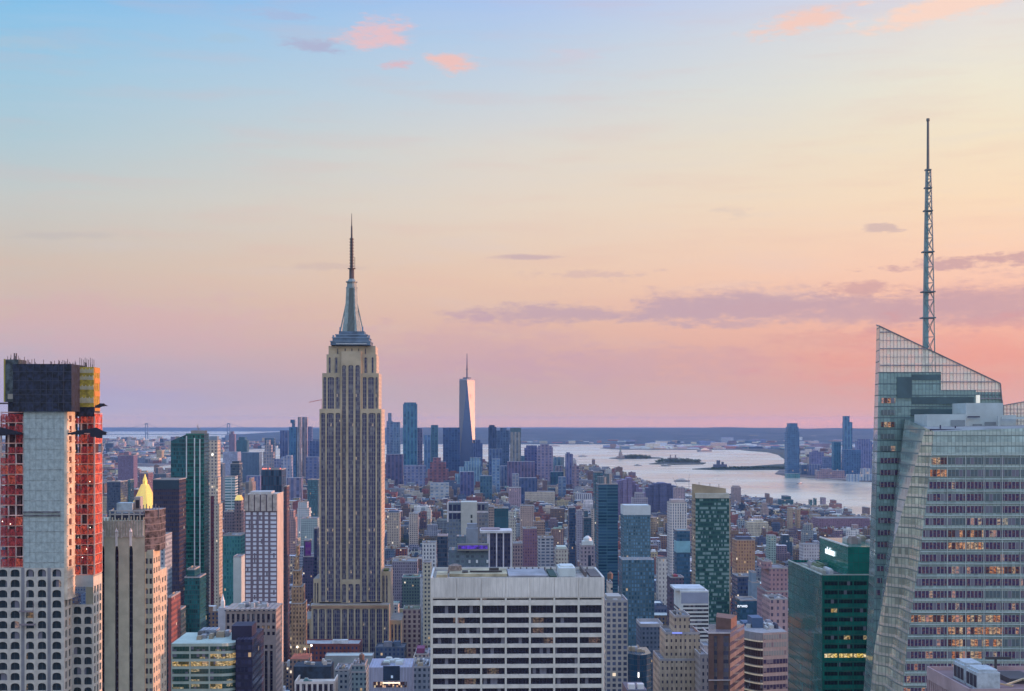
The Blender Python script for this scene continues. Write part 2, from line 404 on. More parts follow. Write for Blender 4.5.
def land_mat(name, a, b_, sc):
    m, k, bb = mat_base(name); tcn = k.n.new('ShaderNodeTexCoord')
    n1 = k.noise(tcn.outputs['Object'], sc, 6, .7)
    k.link(k.mix(k.smooth(n1, .35, .65), (*a, 1), (*b_, 1)), bb.inputs['Base Color']); bb.inputs['Roughness'].default_value = .95; return m
ASPH = land_mat('asphalt', (.035, .036, .042), (.06, .06, .066), .02)
FARL = land_mat('far_land', (.05, .055, .06), (.22, .17, .16), .006)
GREEN = land_mat('park_green', (.025, .035, .03), (.05, .06, .045), .01)
def land(name, px_pts, z, mat):
    pts = [ground(*p) if len(p) == 2 else p[:2] for p in px_pts]
    a = sum(p[0] * q[1] - q[0] * p[1] for p, q in zip(pts, pts[1:] + pts[:1]))
    if a < 0: pts = pts[::-1]
    mb = MB(); mb.prism(pts, -.5, z, 0); return struct(mb.build(name, mat)), pts
MAN = [(-1600, 400, 0), (2200, 400, 0), (2200, 2300, 0), (875, 520), (820, 511), (760, 503), (700, 496), (655, 488), (615, 479), (590, 472),
       (560, 468), (520, 466), (480, 466), (420, 468), (340, 471), (260, 474), (180, 480), (110, 485), (60, 490), (0, 500), (-2600, 2600, 0)]
_, MANP = land('ground', MAN, 2., ASPH)
land('brooklyn_land', [(-700, 500), (-700, 441), (100, 438.5), (330, 442), (325, 446), (250, 449.5), (232, 452), (215, 455), (175, 460), (172, 465), (150, 467), (130, 466), (60, 476)], 2., FARL)
land('far_inlet_water', [(96, 454.5), (130, 452.3), (172, 451.5), (172, 453.2), (130, 454.4), (98, 457)], 2.3, WATER)
land('inlet_water', [(118, 463), (150, 459.8), (176, 458.2), (176, 461), (150, 462.7), (122, 465.5)], 2.3, WATER)
land('liberty_island_ground', [(609, 458.4), (622, 457.2), (640, 456.8), (660, 457.8), (664, 458.5), (640, 459), (620, 459.1)], 3., GREEN)
land('ellis_island_ground', [(649, 464.2), (660, 462.6), (690, 462), (706, 463), (703, 464.4), (675, 464.9)], 3., GREEN)
land('pier_ground', [(692, 469.4), (705, 468.2), (745, 467), (778, 464.6), (800, 464), (800, 470), (745, 470.2), (715, 470.2)], 3., GREEN)
land('curved_shore_ground', [(741, 450.2), (770, 450.1), (790, 449), (800, 449), (800, 464), (786, 464.4), (784, 459), (778, 454.8), (768, 452.3), (752, 451.2)], 3., GREEN)
land('jersey_ground', [(775, 474), (790, 476.5), (822, 478.5), (850, 481), (900, 483), (1500, 500), (1500, 449), (790, 449), (790, 462)], 3., FARL)
land('port_ground', [(600, 448.4), (625, 447), (700, 447), (790, 446.5), (1500, 446), (1500, 449.5), (900, 450), (700, 449.8), (620, 449.6)], 3., FARL)
# hills beyond the water: one terrain sheet each
def hills(name, px0, px1, Dn, Df, rows, top_py, mat, seed, rough=.2):
    rr = random.Random(seed); ph = [rr.uniform(0, 6.3) for _ in range(8)]
    nx, v, f = 160, [], []
    for j in range(rows + 1):
        s_ = j / rows; D = Dn + (Df - Dn) * s_
        for i in range(nx + 1):
            px = px0 + (px1 - px0) * i / nx
            tp = top_py(px) if callable(top_py) else top_py
            h = max(0, EYE - (tp - HY) * D / F)
            t_ = i * .11
            wob = .5 + .2 * math.sin(t_ * 1.7 + ph[0]) + .16 * math.sin(t_ * 3.9 + ph[1] + j * .4) + .12 * math.sin(t_ * 9.1 + ph[2] + j)
            prof = math.sin(min(1, s_ * 1.0) * math.pi / 2) ** 1.1
            v.append(((px - CX) * D / F, D, 1 + h * prof * (1 - rough + rough * wob * 1.3) if j else -1))
    for j in range(rows):
        for i in range(nx):
            a = j * (nx + 1) + i; f.append((a, a + 1, a + nx + 2, a + nx + 1))
    me = bpy.data.meshes.new(name); me.from_pydata(v, [], f); me.materials.append(mat)
    o = bpy.data.objects.new(name, me); C.objects.link(o); return struct(o)
HILL = land_mat('hill_woods_hazed', (.018, .034, .045), (.04, .055, .065), .0015)  # woods with the blue of distance haze put into their colour
hills('far_hills', -400, 700, 40000, 47000, 5, lambda px: 427.3, HILL, 3, .12)
hills('wooded_hills', 225, 1700, 16800, 24500, 12, lambda px: 427.6 + max(0, 330 - px) * .07, land_mat('near_hill_woods_hazed', (.012, .028, .045), (.06, .075, .09), .0025), 5, .16)  # nearer ridge, also blued for haze in its own colour

# ================================================================ CONSTRUCTION TOWER, far left
b = Bld('unfinished_tower', 'unfinished tower with arched windows below, red netting and a black wrapped top', 'tower', 35, 700)
D = 700
STONE = (.50, .47, .42)
stone = plain(STONE, .85, var=.10, scale=.3, name='precast')
core = plain((.35, .42, .42), .85, var=.14, scale=.5, name='bare_concrete')
dk = plain((.20, .20, .22), .8)
archglass = window_mat((.012, .03, .04), 2.2, 5.0, (.06, .07, .08), .06, lit=.03, lite=.3, blind=.06, interior=(.04, .03, .03), cluster=3)
x = lambda px, y=0.: b.x(px, y)
z = lambda py, y=0.: b.z(py, y)
zt = z(568)
cols = [(x(-2) + .3, x(7.5)), (x(10.7), x(19.8)), (x(26), x(34)), (x(37.6), x(46)), (x(52), x(61))]
cols = [(a - x(-4), c - x(-4)) for a, c in cols]
rows = []
py = 568.6
while py < 1050:
    rows.append((z(py + 8.2), z(py + .7))); py += 10.35
rows = rows[::-1]
wall = MB()
panes = grid_wall(wall, (x(-4), 0, 0), (1, 0, 0), (0, -1, 0), x(64) - x(-4), 0, zt, cols, rows, .9, arch=1.7)
for px in (9.1, 35.8,):      # slim joints between the window pairs
    wall.box(x(px) - .12, x(px) + .12, -.12, 0, 0, zt, 0)
for px0, px1 in ((21.4, 24.6), (47.4, 50.6)):
    wall.box(x(px0), x(px1), -.10, 0, 0, zt, 1)
b.part('front_wall', wall, [stone, dk])
panes.sort(key=lambda p: -p[0][0][2])
add_panes(b, panes, archglass, 'window', 60)
# side of the front block
d1 = 14.
cols2 = [(2.0, 5.5), (8.0, 11.8)]
wall = MB(); pn = grid_wall(wall, (x(64), 0, 0), (0, 1, 0), (1, 0, 0), d1, 0, z(572), cols2, [(r0, r1) for r0, r1 in rows if r1 < z(600)], .5)
b.part('side_wall', wall, plain((.62, .55, .46), .85, var=.08)); add_panes(b, pn, archglass, 'window', 30)
# second block, set back
x2 = lambda px: b.x(px, d1)
z2 = lambda py: b.z(py, d1)
W0, W1 = x(64), x2(93)
cols3 = [(x2(73.2) - W0, x2(80.9) - W0), (x2(83.8) - W0, x2(92) - W0 - .3)]
rows3 = []; py = 606.
while py < 1040: rows3.append((z2(py + 8.2), z2(py + .7))); py += 10.1
rows3 = rows3[::-1]
wall = MB(); pn = grid_wall(wall, (W0 + .02, d1, 0), (1, 0, 0), (0, -1, 0), W1 - W0, 0, z2(604.5), cols3, rows3, .7, arch=1.5)
b.part('rear_front_wall', wall, stone); add_panes(b, pn[::-1], archglass, 'window', 40)
sd_cols = [(1.5, 4.8), (7, 10.2), (12, 15.4)]
wall = MB(); pn = grid_wall(wall, (W1, d1, 0), (0, 1, 0), (1, 0, 0), 17, 0, z2(577), sd_cols, rows3 + [(r0 + (rows3[-1][0] - rows3[-2][0]) * q, r1 + (rows3[-1][0] - rows3[-2][0]) * q) for q in (1, 2) for r0, r1 in [rows3[-1]]], .4)
b.part('rear_side_wall', wall, plain((.66, .60, .50), .85, var=.08)); add_panes(b, pn[::-1], archglass, 'window', 40)
mb = MB(); mb.box(W0 + .1, W1 - .1, d1 + .1, d1 + 16.9, z2(587), z2(575.5)); b.part('concrete_slab', mb, plain((.36, .40, .41), .85))
# concrete core
mb = MB(); mb.box(x(23.5), x(64), .05, d1 + 10, zt, z(405)); b.part('concrete_core', mb, core)
mb = MB(); seam = MB()
for i in range(17): seam.box(x(23.5), x(64), -.03, .05, z(563) + i * 4.98, z(563) + i * 4.98 + (.16 if i % 3 else .34))
for i in range(7): seam.box(x(23.7) + i * 2.9, x(23.7) + i * 2.9 + .1, -.02, .05, zt, z(405))
b.part('formwork_seams', seam, plain((.27, .30, .30), .85, var=.3, scale=.3))
for py_ in (512, 515.4): mb.box(x(23.5), x(60), -.5, .04, z(py_ + .8), z(py_ - .6))
b.part('dark_ledge', mb, plain((.12, .12, .14), .8, var=.4, scale=.5))
mb = MB(); mb.box(x(64) + .02, x(67), .2, d1, z(600), z(411))
for i in range(18): zz = z(600) + i * 5.1; mb.box(x(64) + .02, x(67) + .4, .25, d1, zz, zz + .7)
mb.box(x(64), x(66.2), .0, 1.2, z(572), z(411)); b.part('stair_shaft', mb, plain((.66, .56, .44), .85, var=.2))
mb = MB()
for i in range(17): zz = z(568) + i * 5.0 - .4; mb.box(x(64) - .05, x(67) + .6, 3.2 + (i % 2) * .8, 5.5, zz + 1, zz + 4)
b.part('shaft_openings', mb, plain((.20, .08, .06), .9))
# netted floors
m, kk, bb = mat_base('red_debris_net')
tcn = kk.n.new('ShaderNodeTexCoord'); sx, sy_, sz = kk.sep(tcn.outputs['Object'])
nz1 = kk.noise(kk.comb(kk.math('MULTIPLY', sx, 1.6), sy_, kk.math('MULTIPLY', sz, .45)), .5, 5, .75)
c1 = kk.mix(kk.smooth(nz1, .38, .62), (.30, .025, .022, 1), (.86, .15, .07, 1))
kk.link(c1, bb.inputs['Base Color']); bb.inputs['Roughness'].default_value = .8
fold = kk.math('FRACT', kk.math('MULTIPLY', sx, .55)); kk.link(kk.smooth(kk.noise(tcn.outputs['Object'], .9, 3, .7), .42, .66, .95, .4), bb.inputs['Alpha'])
REDNET = m
PALE = plain((.52, .42, .40), .85)
DARKNET = REDNET.copy(); DARKNET.name = 'crimson_debris_net'
for n_ in DARKNET.node_tree.nodes:
    if n_.type == 'MIX' and n_.data_type == 'RGBA': n_.inputs[6].default_value = (.16, .012, .018, 1); n_.inputs[7].default_value = (.48, .05, .05, 1)
def netted(xa, xb, y0, y1, za, zb, pitch, ncol, rs, net=None):
    rr = random.Random(rs)
    n = int(round((zb - za) / pitch)); slab = MB(); colm = MB()
    inner = MB(); inner.box(xa + 1.6, xb - 1.6, y0 + 1.8, y1 - .5, za, zb); b.part('inner_floors', inner, plain((.11, .05, .055), .9, var=.4, scale=.5))
    for i in range(n + 1):
        zz = za + i * pitch; slab.box(xa - .15, xb + .15, y0 - .15, y1, zz - .22, zz + .22, bottom=True)
    for i in range(ncol + 1):
        xx = xa + (xb - xa) * i / ncol; colm.box(xx - .35, xx + .35, y0 + .05, y0 + .75, za, zb)
    colm.box(xb - .3, xb + .3, y1 - 1, y1 - .3, za, zb)
    b.part('floor_slabs', slab, plain((.66, .38, .33), .85, var=.3)); b.part('columns', colm, PALE)
    for i in range(n):
        zz = za + i * pitch
        for j in range(ncol):
            if rr.random() < .13: continue
            xp, xq = xa + (xb - xa) * j / ncol, xa + (xb - xa) * (j + 1) / ncol - .12; t_ = pitch - .5 - (rr.random() * 1.6 if rr.random() < .4 else 0)
            mb = MB(); mb.face([(xp, y0 - .3, zz + .2), (xq, y0 - .3 - rr.random() * .3, zz + .2), (xq, y0 - .3, zz + t_ - rr.random() * .5), (xp, y0 - .3, zz + t_)])
            b.part('debris_net', mb, (net or REDNET) if rr.random() < .6 else (DARKNET if rr.random() < .6 else REDNET))
        if rr.random() < .08: continue
        mb = MB()
        mb.face([(xb + .25, y0, zz + .2), (xb + .25, y1, zz + .2), (xb + .25, y1, zz + pitch - .5), (xb + .25, y0, zz + pitch - .5)])
        b.part('debris_net', mb, net or REDNET)
    for i in range(n * 2):
        zz = za + rr.random() * (zb - za); xx = rr.uniform(xa + .5, xb - .5)
        if rr.random() < .13:
            mb = MB(); mb.box(xx, xx + .3, y0 - .5, y0 - .35, zz, zz + .28)
            b.part('work_lamp', mb, plain((.8, .8, .7), .5, emit=(1, .88, .7), estr=5))
netted(x(1), x(23.2), .3, 22, z(567), z(416), 4.98, 3, 4, DARKNET)
netted(W0 + 1.2, x2(93.6), d1 + .2, d1 + 15.5, z2(575), z2(416), 4.98, 3, 5)
# wrapped top
BLACK = plain((.014, .020, .045), .75, var=.6, scale=.5)
mb = MB(); mb.box(x(14), x(72), -1.4, d1 + 8, z(411.5), z(364)); b.part('black_net_box', mb, BLACK)
mb = MB()
for px in (20, 27, 34, 41, 47, 53, 59, 64): mb.box(x(px), x(px) + .18, -1.6, -1.38, z(411), z(364.5))
for py_ in (372, 381, 390, 395, 403): mb.box(x(14), x(72), -1.65, -1.42, z(py_), z(py_) + .2)
b.part('net_frame', mb, plain((.05, .06, .09), .7))
mb = MB(); mb.box(x(5), x(19), -.6, 12, z(402), z(359.5)); b.part('corner_screen', mb, plain((.06, .08, .09), .7, var=.5, scale=.4))
mb = MB(); mb.box(x(4.6), x(6), -.9, -.58, z(402), z(359)); b.part('screen_edge', mb, plain((.30, .27, .06), .7))
mb = MB(); mb.box(x(8.5), x(18), -.85, -.62, z(399), z(394)); b.part('screen_panel', mb, plain((.30, .28, .24), .7))
mb = MB(); mb.box(x(8), x(22), .3, 14, z(417), z(401)); b.part('lower_net', mb, BLACK)
mb = MB(); mb.box(x2(77.5), x2(93.6), d1 - .4, d1 + 11, z2(407), z2(367)); b.part('yellow_screen', mb, plain((.44, .33, .04), .7, var=.3, scale=.5))
mb = MB()
for j, py_ in enumerate((370.5, 377.5, 387.2, 399)):
    for i in range(13): xx = x2(78.2 + i * 1.2); mb.box(xx, xx + .32, d1 - .62, d1 - .42, z2(py_ + (2.4 if j < 3 else 4)), z2(py_) + (.5 if i % 3 else 1.1))
b.part('rebar_openings', mb, plain((.62, .58, .46), .7))
mb = MB()
for py_ in (367.5, 378, 391, 406): mb.box(x2(93.6), x2(94.1), d1 + 1, d1 + 10.8, z2(py_) - 2.5, z2(py_))
for i in range(4): mb.box(x2(93.6) + .02, x2(94), d1 + .1 + i * 3.2, d1 + .8 + i * 3.2, z2(407), z2(367))
b.part('screen_brackets', mb, plain((.60, .25, .05), .7))
mb = MB(); mb.box(x2(76), x2(93.8), d1 - .2, d1 + 11, z2(416.5), z2(407)); mb.box(x2(71), x2(78), d1 - .1, d1 + 13, z2(412), z2(366)); b.part('side_net', mb, BLACK)
rr = random.Random(11); mb = MB()
for i in range(60):
    px_ = rr.uniform(6, 93); hh = rr.uniform(.5, 2.6); yy_ = rr.uniform(0, 10); base = z(359.5) if px_ < 19 else (z(364) if px_ < 72 else z2(367))
    if 19 < px_ < 22: hh += 2
    xx = x(px_) if px_ < 72 else x2(px_); mb.box(xx, xx + .22, yy_ if px_ < 72 else d1 + 1, (yy_ if px_ < 72 else d1 + 1) + .22, base, base + hh)
for px_ in (12.6, 14.6): mb.box(x(px_), x(px_) + .5, 2, 2.5, z(360), z(353))
for i in range(9): xx = x2(79 + i * 1.75); mb.box(xx, xx + .2, d1 + .5, d1 + .7, z2(367), z2(357.5 + (i % 3)))
b.part('rebar', mb, plain((.14, .10, .10), .8))
def catch_net(pts):   # ragged outrigger net
    mb = MB()
    for (xa, za, dza), (xb, zb, dzb) in zip(pts, pts[1:]):
        mb.prism([(xa, -4.5), (xb, -4.5), (xb, -3.9), (xa, -3.9)], min(za, zb), max(za, zb) + .5, 0)
        mb.face([(xa, -4.6, za), (xb, -4.6, zb), (xb, -4.6, zb + dzb), (xa, -4.6, za + dza)]); mb.face([(xa, -4.4, za + dza), (xb, -4.4, zb + dzb), (xb, 3, zb + dzb - 1), (xa, 3, za + dza - 1)])
    b.part('catch_net', mb, plain((.015, .015, .03), .8))
catch_net([(x(-6), z(434), 3.5), (x(2), z(435.5), 4.2), (x(10), z(433.5), 2.4), (x(17), z(434.5), 2), (x(24), z(433), .4)])
catch_net([(x(70), z(434), .5), (x(78), z(434.5), 1.5), (x(86), z(431.5), 1), (x(92), z(433), 2.2), (x(98), z(437), 4.6), (x(101), z(438), 4.5), (x(104), z(435), 2.2), (x(108), z(432.6), .3)])
catch_net([(x(97), z(408), 1), (x(101), z(406.5), 1.2), (x(106), z(404.5), .3)])
mb = MB(); mb.box(x(-6), x(9), -.6, 0, z(404.2), z(402.6)); b.part('outrigger', mb, plain((.08, .06, .08), .8))
mb = MB(); mb.box(x(20), x(34), -2.2, -.9, z(611.6), z(610.2)); mb.box(x(20), x(36), -2.2, -.9, z(624.8), z(623.4)); mb.box(x(22), x(22.4), -1.6, -1.3, z(611), z(601)); mb.box(x(34), x(34.3), -1.6, -1.3, z(624), z(600)); b.part('swing_stage', mb, plain((.22, .18, .2), .7))
FOOT.append((-6, 103, 358, 700, 731))

# ================================================================ STONE TOWER with three dark slots
b = Bld('stone_office_tower', 'tan stone tower with three tall dark slots below a scalloped crown', 'tower', 122, 745)
x = lambda px, y=0.: b.x(px, y)
z = lambda py, y=0.: b.z(py, y)
tan = plain((.45, .42, .32), .85, var=.10, scale=.15, name='limestone')
W0, W1 = x(86), x(144.5)
cols = [(x(a) - W0, x(c) - W0) for a, c in ((101.3, 104.6), (115, 118.6), (129, 132.8))]
wall = MB(); pn = grid_wall(wall, (W0, 0, 0), (1, 0, 0), (0, -1, 0), W1 - W0, 0, z(521), cols, [(0.5, z(546))], 1.4, arch=3.5)
b.part('front_wall', wall, tan)
add_panes(b, pn, window_mat((.006, .008, .03), 1.9, 3.6, (.02, .02, .05), .15, lit=0, blind=.02, interior=(.01, .01, .03), hf=.25), 'window_slot')
mb = MB(); mb.box(W0, W1 - .01, 1.5, 32, 0, z(521) - .02); b.part('tower_body', mb, [tan])
mb = MB()      # scalloped crown: fluted piers and pale finials over the slots
for i in range(22):
    xx = W0 + (W1 - W0) * (i + .1) / 22; mb.box(xx, xx + (W1 - W0) / 22 * .55, -.5, 0, z(536 + (i % 3 == 1) * 2), z(521.5) + (i % 2) * .5)
mb.box(W0 - .3, W1 + .3, -.45, .0, z(537), z(536)); b.part('crown', mb, plain((.46, .42, .36), .85, var=.2, scale=.6))
mb = MB()
for px_ in (103, 116.8, 130.9):
    mb.prism([(x(px_ - 1.6), -.8), (x(px_ + 1.6), -.8), (x(px_ + 1.6), -.5), (x(px_ - 1.6), -.5)], z(536.5), z(531.5)); mb.cyl(x(px_), -.7, 1.0, 0, z(531.6), z(527.5), 6); mb.box(x(px_) - .6, x(px_) + .6, -.7, -.45, z(546), z(536.5))
b.part('finials', mb, plain((.62, .60, .58), .8))
mb = MB(); rr = random.Random(3)
for i in range(15): px_ = 99.5 + i * 3.1; mb.box(x(px_), x(px_) + .5, -.4, .6, z(521), z(518.5 - rr.random() * 2))
b.part('parapet', mb, tan)
mb = MB(); mb.box(x(111), x(127), 12, 20, z(521), z(503, 12)); b.part('water_tower_box', mb, plain((.42, .50, .55), .8, var=.2, scale=.3))
mb = MB()
for px_ in (107, 112, 119, 126, 131, 137): mb.box(x(px_), x(px_) + .6, 5, 5.6, z(521), z(511.5, 5))
for py_ in (511.5, 515): mb.box(x(106.5), x(142), 4.9, 5.7, z(py_, 5), z(py_, 5) + .6)
mb.box(x(106.5), x(107.4), 5, 15, z(512), z(511)); b.part('steel_frame', mb, plain((.45, .44, .42), .7))
mb = MB(); mb.box(x(107), x(142), 8, 18, z(521), z(513.5, 8)); b.part('dark_penthouse', mb, plain((.05, .05, .08), .8))
mb = MB(); mb.box(x(128), x(134), 14, 20, z(515), z(497, 14)); mb.box(x(129.5), x(133), 13.6, 14, z(508, 14), z(500, 14), 1); b.part('lift_house', mb, [plain((.38, .34, .33), .8), plain((.03, .03, .04), .8)])
netm = plain((.10, .085, .095), .85, var=.6, scale=.35)
mb = MB(); mb.prism([(x(144.2), 1.2), (x(149), 3), (x(156.3), 7), (x(156.3), 22), (x(144.2), 22)], z(552), z(510.5)); b.part('scaffold_net', mb, netm)
mb = MB()
for i in range(6): zz = z(510.5) - i * 3.6; mb.prism([(x(144.0), .9), (x(149.2), 2.8), (x(156.7), 6.8), (x(156.7), 22.2), (x(144.0), 22.2)], zz - .25, zz + .05, 0)
for i in range(7): xx = x(137 + i * 3.1); mb.box(xx, xx + .4, 6.2, 6.6, z(520), z(506 - (i * 7 % 3), 6))
b.part('scaffold', mb, plain((.26, .22, .22), .8))
# setback wings with little windows; the side's sunlight is mixed into its cream
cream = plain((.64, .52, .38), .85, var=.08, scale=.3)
sw = window_mat((.03, .03, .05), 1.2, 3.4, (.2, .18, .16), .1, lit=.06, lite=.4, blind=.4, interior=(.10, .07, .05), cluster=2)
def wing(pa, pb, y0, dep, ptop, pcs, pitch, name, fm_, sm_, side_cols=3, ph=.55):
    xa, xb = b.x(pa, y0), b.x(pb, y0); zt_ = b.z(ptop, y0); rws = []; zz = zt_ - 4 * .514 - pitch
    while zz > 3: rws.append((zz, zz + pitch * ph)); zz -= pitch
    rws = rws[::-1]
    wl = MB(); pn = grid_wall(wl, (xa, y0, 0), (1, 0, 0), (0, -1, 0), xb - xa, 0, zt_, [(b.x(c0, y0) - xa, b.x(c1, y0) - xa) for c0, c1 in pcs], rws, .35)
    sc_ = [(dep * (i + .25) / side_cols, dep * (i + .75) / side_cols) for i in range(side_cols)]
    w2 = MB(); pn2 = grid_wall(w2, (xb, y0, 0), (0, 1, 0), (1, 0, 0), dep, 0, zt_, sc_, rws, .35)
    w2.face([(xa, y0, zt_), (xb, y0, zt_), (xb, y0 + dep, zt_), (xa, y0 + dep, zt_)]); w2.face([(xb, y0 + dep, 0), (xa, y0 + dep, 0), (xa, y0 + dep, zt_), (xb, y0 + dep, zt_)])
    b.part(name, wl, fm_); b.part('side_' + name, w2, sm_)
    allp = sorted(pn + pn2, key=lambda p: -p[0][0][2]); add_panes(b, allp, sw, 'window', 50)
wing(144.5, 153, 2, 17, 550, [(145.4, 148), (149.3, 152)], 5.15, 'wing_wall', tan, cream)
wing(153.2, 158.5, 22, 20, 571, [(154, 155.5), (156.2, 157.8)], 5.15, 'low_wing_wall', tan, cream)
FOOT.append((86, 168, 510, 745, 790))

# ================================================================ SPIRED LIMESTONE SKYSCRAPER
b = Bld('spired_skyscraper', 'tall limestone skyscraper with stepped crown, tapering mast and antenna, right edge sunlit', 'skyscraper', 351, 1290)
x = lambda px, y=0.: b.x(px, y)
z = lambda py, y=0.: b.z(py, y)
lime = plain((.46, .38, .265), .85, var=.16, scale=.04, name='limestone')
limeside = facade((.52, .43, .33), (.12, .09, .09), 3.2, 3.75, .2, .6, lit=.0, wvar=.1)
strip = window_mat((.022, .032, .10), 1.55, 3.75, (.33, .29, .25), .22, lit=.02, lite=.5, litcol=(1, .7, .4), blind=.16, gr=.2, interior=(.07, .045, .13), hf=.34, cluster=1.55, hcol=(.085, .09, .135))
def tier(pa, pb, y0, y1, pbot, ptop, strips, nm='shaft_wall', arch=1.2, sidem=limeside, marg=1.6, seg=1):
    xa, xb = b.x(pa, y0), b.x(pb, y0); zb, ztp = (0 if pbot is None else b.z(pbot)), b.z(ptop)
    wl = MB(); top = ztp - marg * 2.2
    sc_ = [(b.x(a, y0) - xa, b.x(c, y0) - xa) for a, c in strips]
    pn = grid_wall(wl, (xa, y0, 0), (1, 0, 0), (0, -1, 0), xb - xa, zb, ztp, sc_, [(zb + .3, top)], .8, arch=arch)
    b.part(nm, wl, lime); add_panes(b, pn, strip, 'window_strip')
    s_ = MB(); s_.box(xa + .01, xb, y0 + 1.0, y1, zb, ztp - .02, 0, 1); b.part(nm.replace('wall', 'sides'), s_, [limeside, plain((.3, .28, .26), .9)])
# slender shaft
S1 = [(320.8, 325.4), (326.8, 334), (335.6, 340.3), (361.9, 366.9), (368.4, 375.6), (377.1, 380.2)]
tier(319.5, 341.2, 0, 52, 602, 409, S1[:3]); tier(361.0, 381.3, 0, 52, 602, 409, S1[3:])
S2 = [(342, 344.6), (345.5, 347.2), (349.1, 350.6), (352, 353.6), (355.8, 357.4), (358, 360.2)]
S2 = [(342.2, 346), (348.3, 353.3), (355.4, 359.9)]
tier(341.2, 361.0, 2.5, 48, 580, 361, S2, 'centre_wall', 1.6)
tier(322.3, 341.2, 4, 48, 409, 373, [(323.4, 326.4), (327.6, 334.2), (335.6, 339.6)], 'upper_left_wall')
tier(361.0, 378.6, 4, 48, 409, 373, [(362.8, 366.6), (368, 374.2), (375.4, 377.6)], 'upper_right_wall')
tier(326.6, 341.2, 6.5, 44, 373, 354, [(328.8, 330.8), (334.8, 337.6)], 'crown_left_wall', marg=1.2)
tier(361.0, 376.3, 6.5, 44, 373, 354, [(364.2, 367.2), (371.5, 373.6)], 'crown_right_wall', marg=1.2)
tier(341.3, 360.9, 4, 40, 361, 351, [], 'crown_centre_wall', arch=0)
tier(328.6, 375.4, 8.5, 42, 354, 345.4, [(337, 338.2), (344.5, 345.7), (351.2, 352.4), (358, 359.2), (364.8, 366)], 'top_wall', arch=.5, marg=1.0)
# lower wings
S3 = [(313, 317.6), (319.2, 325), (326.6, 331.6), (333.2, 340.4), (342.2, 347.2), (348.8, 353.6), (355.2, 360.2), (362, 368.2), (370, 375), (376.6, 382), (383.6, 388)]
tier(311.5, 389.3, -9, 60, None, 603.5, S3, 'base_wall')
tier(341.2, 361, .6, 3, 603, 580, S2, 'centre_lower_wall', 1.2)
tier(313.5, 319.4, 3, 45, 603.5, 579, [(314.6, 316), (317, 318.4)], 'left_shoulder_wall', sidem=lime)
tier(381.4, 390.2, 4, 45, 603.5, 572, [(382.4, 384.4), (385.8, 387.6)], 'right_shoulder_wall')
tier(298.5, 311.4, -3, 50, None, 618.5, [(299.8, 301.8), (303.4, 305.6), (307.2, 309.8)], 'left_wing_wall')
tier(389.4, 401.5, -3, 50, None, 620, [(391, 393), (394.6, 396.6), (398, 400.2)], 'right_wing_wall')
mb = MB(); mb.box(x(312.5), x(388.3), -9.3, -9.02, z(607), z(604.5)); b.part('copper_band', mb, plain((.36, .22, .14), .7))
mb = MB(); mb.box(x(383), x(388), 5, 20, z(572), z(570.4)); b.part('roof_garden', mb, plain((.08, .12, .04), .9))
# crown decks in blue-grey metal
BLUE = plain((.10, .16, .24), .45, .3, var=.2); PALEB = plain((.24, .31, .31), .55, .0, var=.15, scale=.3)
mb = MB(); yc = 22
for (pa, pb, p0, p1, dd) in ((332.5, 371.6, 345.8, 342.4, 18), (334.2, 370, 342.4, 338.8, 16), (337, 368, 338.8, 335.6, 13), (340, 365.2, 335.6, 332, 11)):
    mb.box(x(pa, yc), x(pb, yc), yc - dd, yc + dd, z(p0 + .4, yc), z(p1, yc)); 
b.part('observation_decks', mb, BLUE)
mb = MB()
for (pa, pb, p1, dd) in ((332, 372, 342.4, 18.4), (333.6, 370.6, 338.8, 16.5), (336.5, 368.6, 335.6, 13.5)):
    mb.box(x(pa, yc), x(pb, yc), yc - dd, yc + dd, z(p1, yc) - .3, z(p1, yc) + .45)
for (pa, p0, p1) in ((334.6, 338.8, 336), (370, 338.8, 336), (341.4, 332, 328), (363.4, 332, 327.5)): mb.box(x(pa, yc) - .7, x(pa, yc) + .7, yc - 12, yc - 10, z(p0, yc), z(p1, yc))
b.part('deck_rails', mb, plain((.18, .26, .36), .5))
mb = MB(); mb.box(x(338, yc), x(368, yc), yc - 18.9, yc - 18.5, z(345.4, yc), z(344.4, yc)); b.part('deck_lights', mb, plain((.45, .48, .5), .6))
cx_ = x(351.7, yc)
prof = [(332, 8.2, 8.2), (326, 7.6, 7.2), (320, 6.7, 6.4), (312, 5.9, 5.6), (302, 5.2, 5.0), (292, 4.8, 4.7), (288.5, 4.7, 4.6)]
mb = MB()
def ring(hw, zz, ch=.35):
    c_ = hw * ch; return [(cx_ + a, yc + e, zz) for a, e in ((-hw + c_, -hw), (hw - c_, -hw), (hw, -hw + c_), (hw, hw - c_), (hw - c_, hw), (-hw + c_, hw), (-hw, hw - c_), (-hw, -hw + c_))]
for (p0, a0, _), (p1, a1, _) in zip(prof, prof[1:]): mb.frustum(ring(a0, z(p0, yc)), ring(a1, z(p1, yc)))
b.part('mast_shell', mb, PALEB)
mb = MB()
for (p0, a0, _), (p1, a1, _) in zip(prof, prof[1:]):
    mb.face([(cx_ - a0 * .42, yc - a0 - .12, z(p0, yc)), (cx_ + a0 * .42, yc - a0 - .12, z(p0, yc)), (cx_ + a1 * .42, yc - a1 - .12, z(p1, yc)), (cx_ - a1 * .42, yc - a1 - .12, z(p1, yc))])
b.part('mast_window', mb, window_mat((.03, .06, .06), 1.2, 2.4, (.16, .22, .22), .3, lit=0, blind=0, gr=.3))
mb = MB()
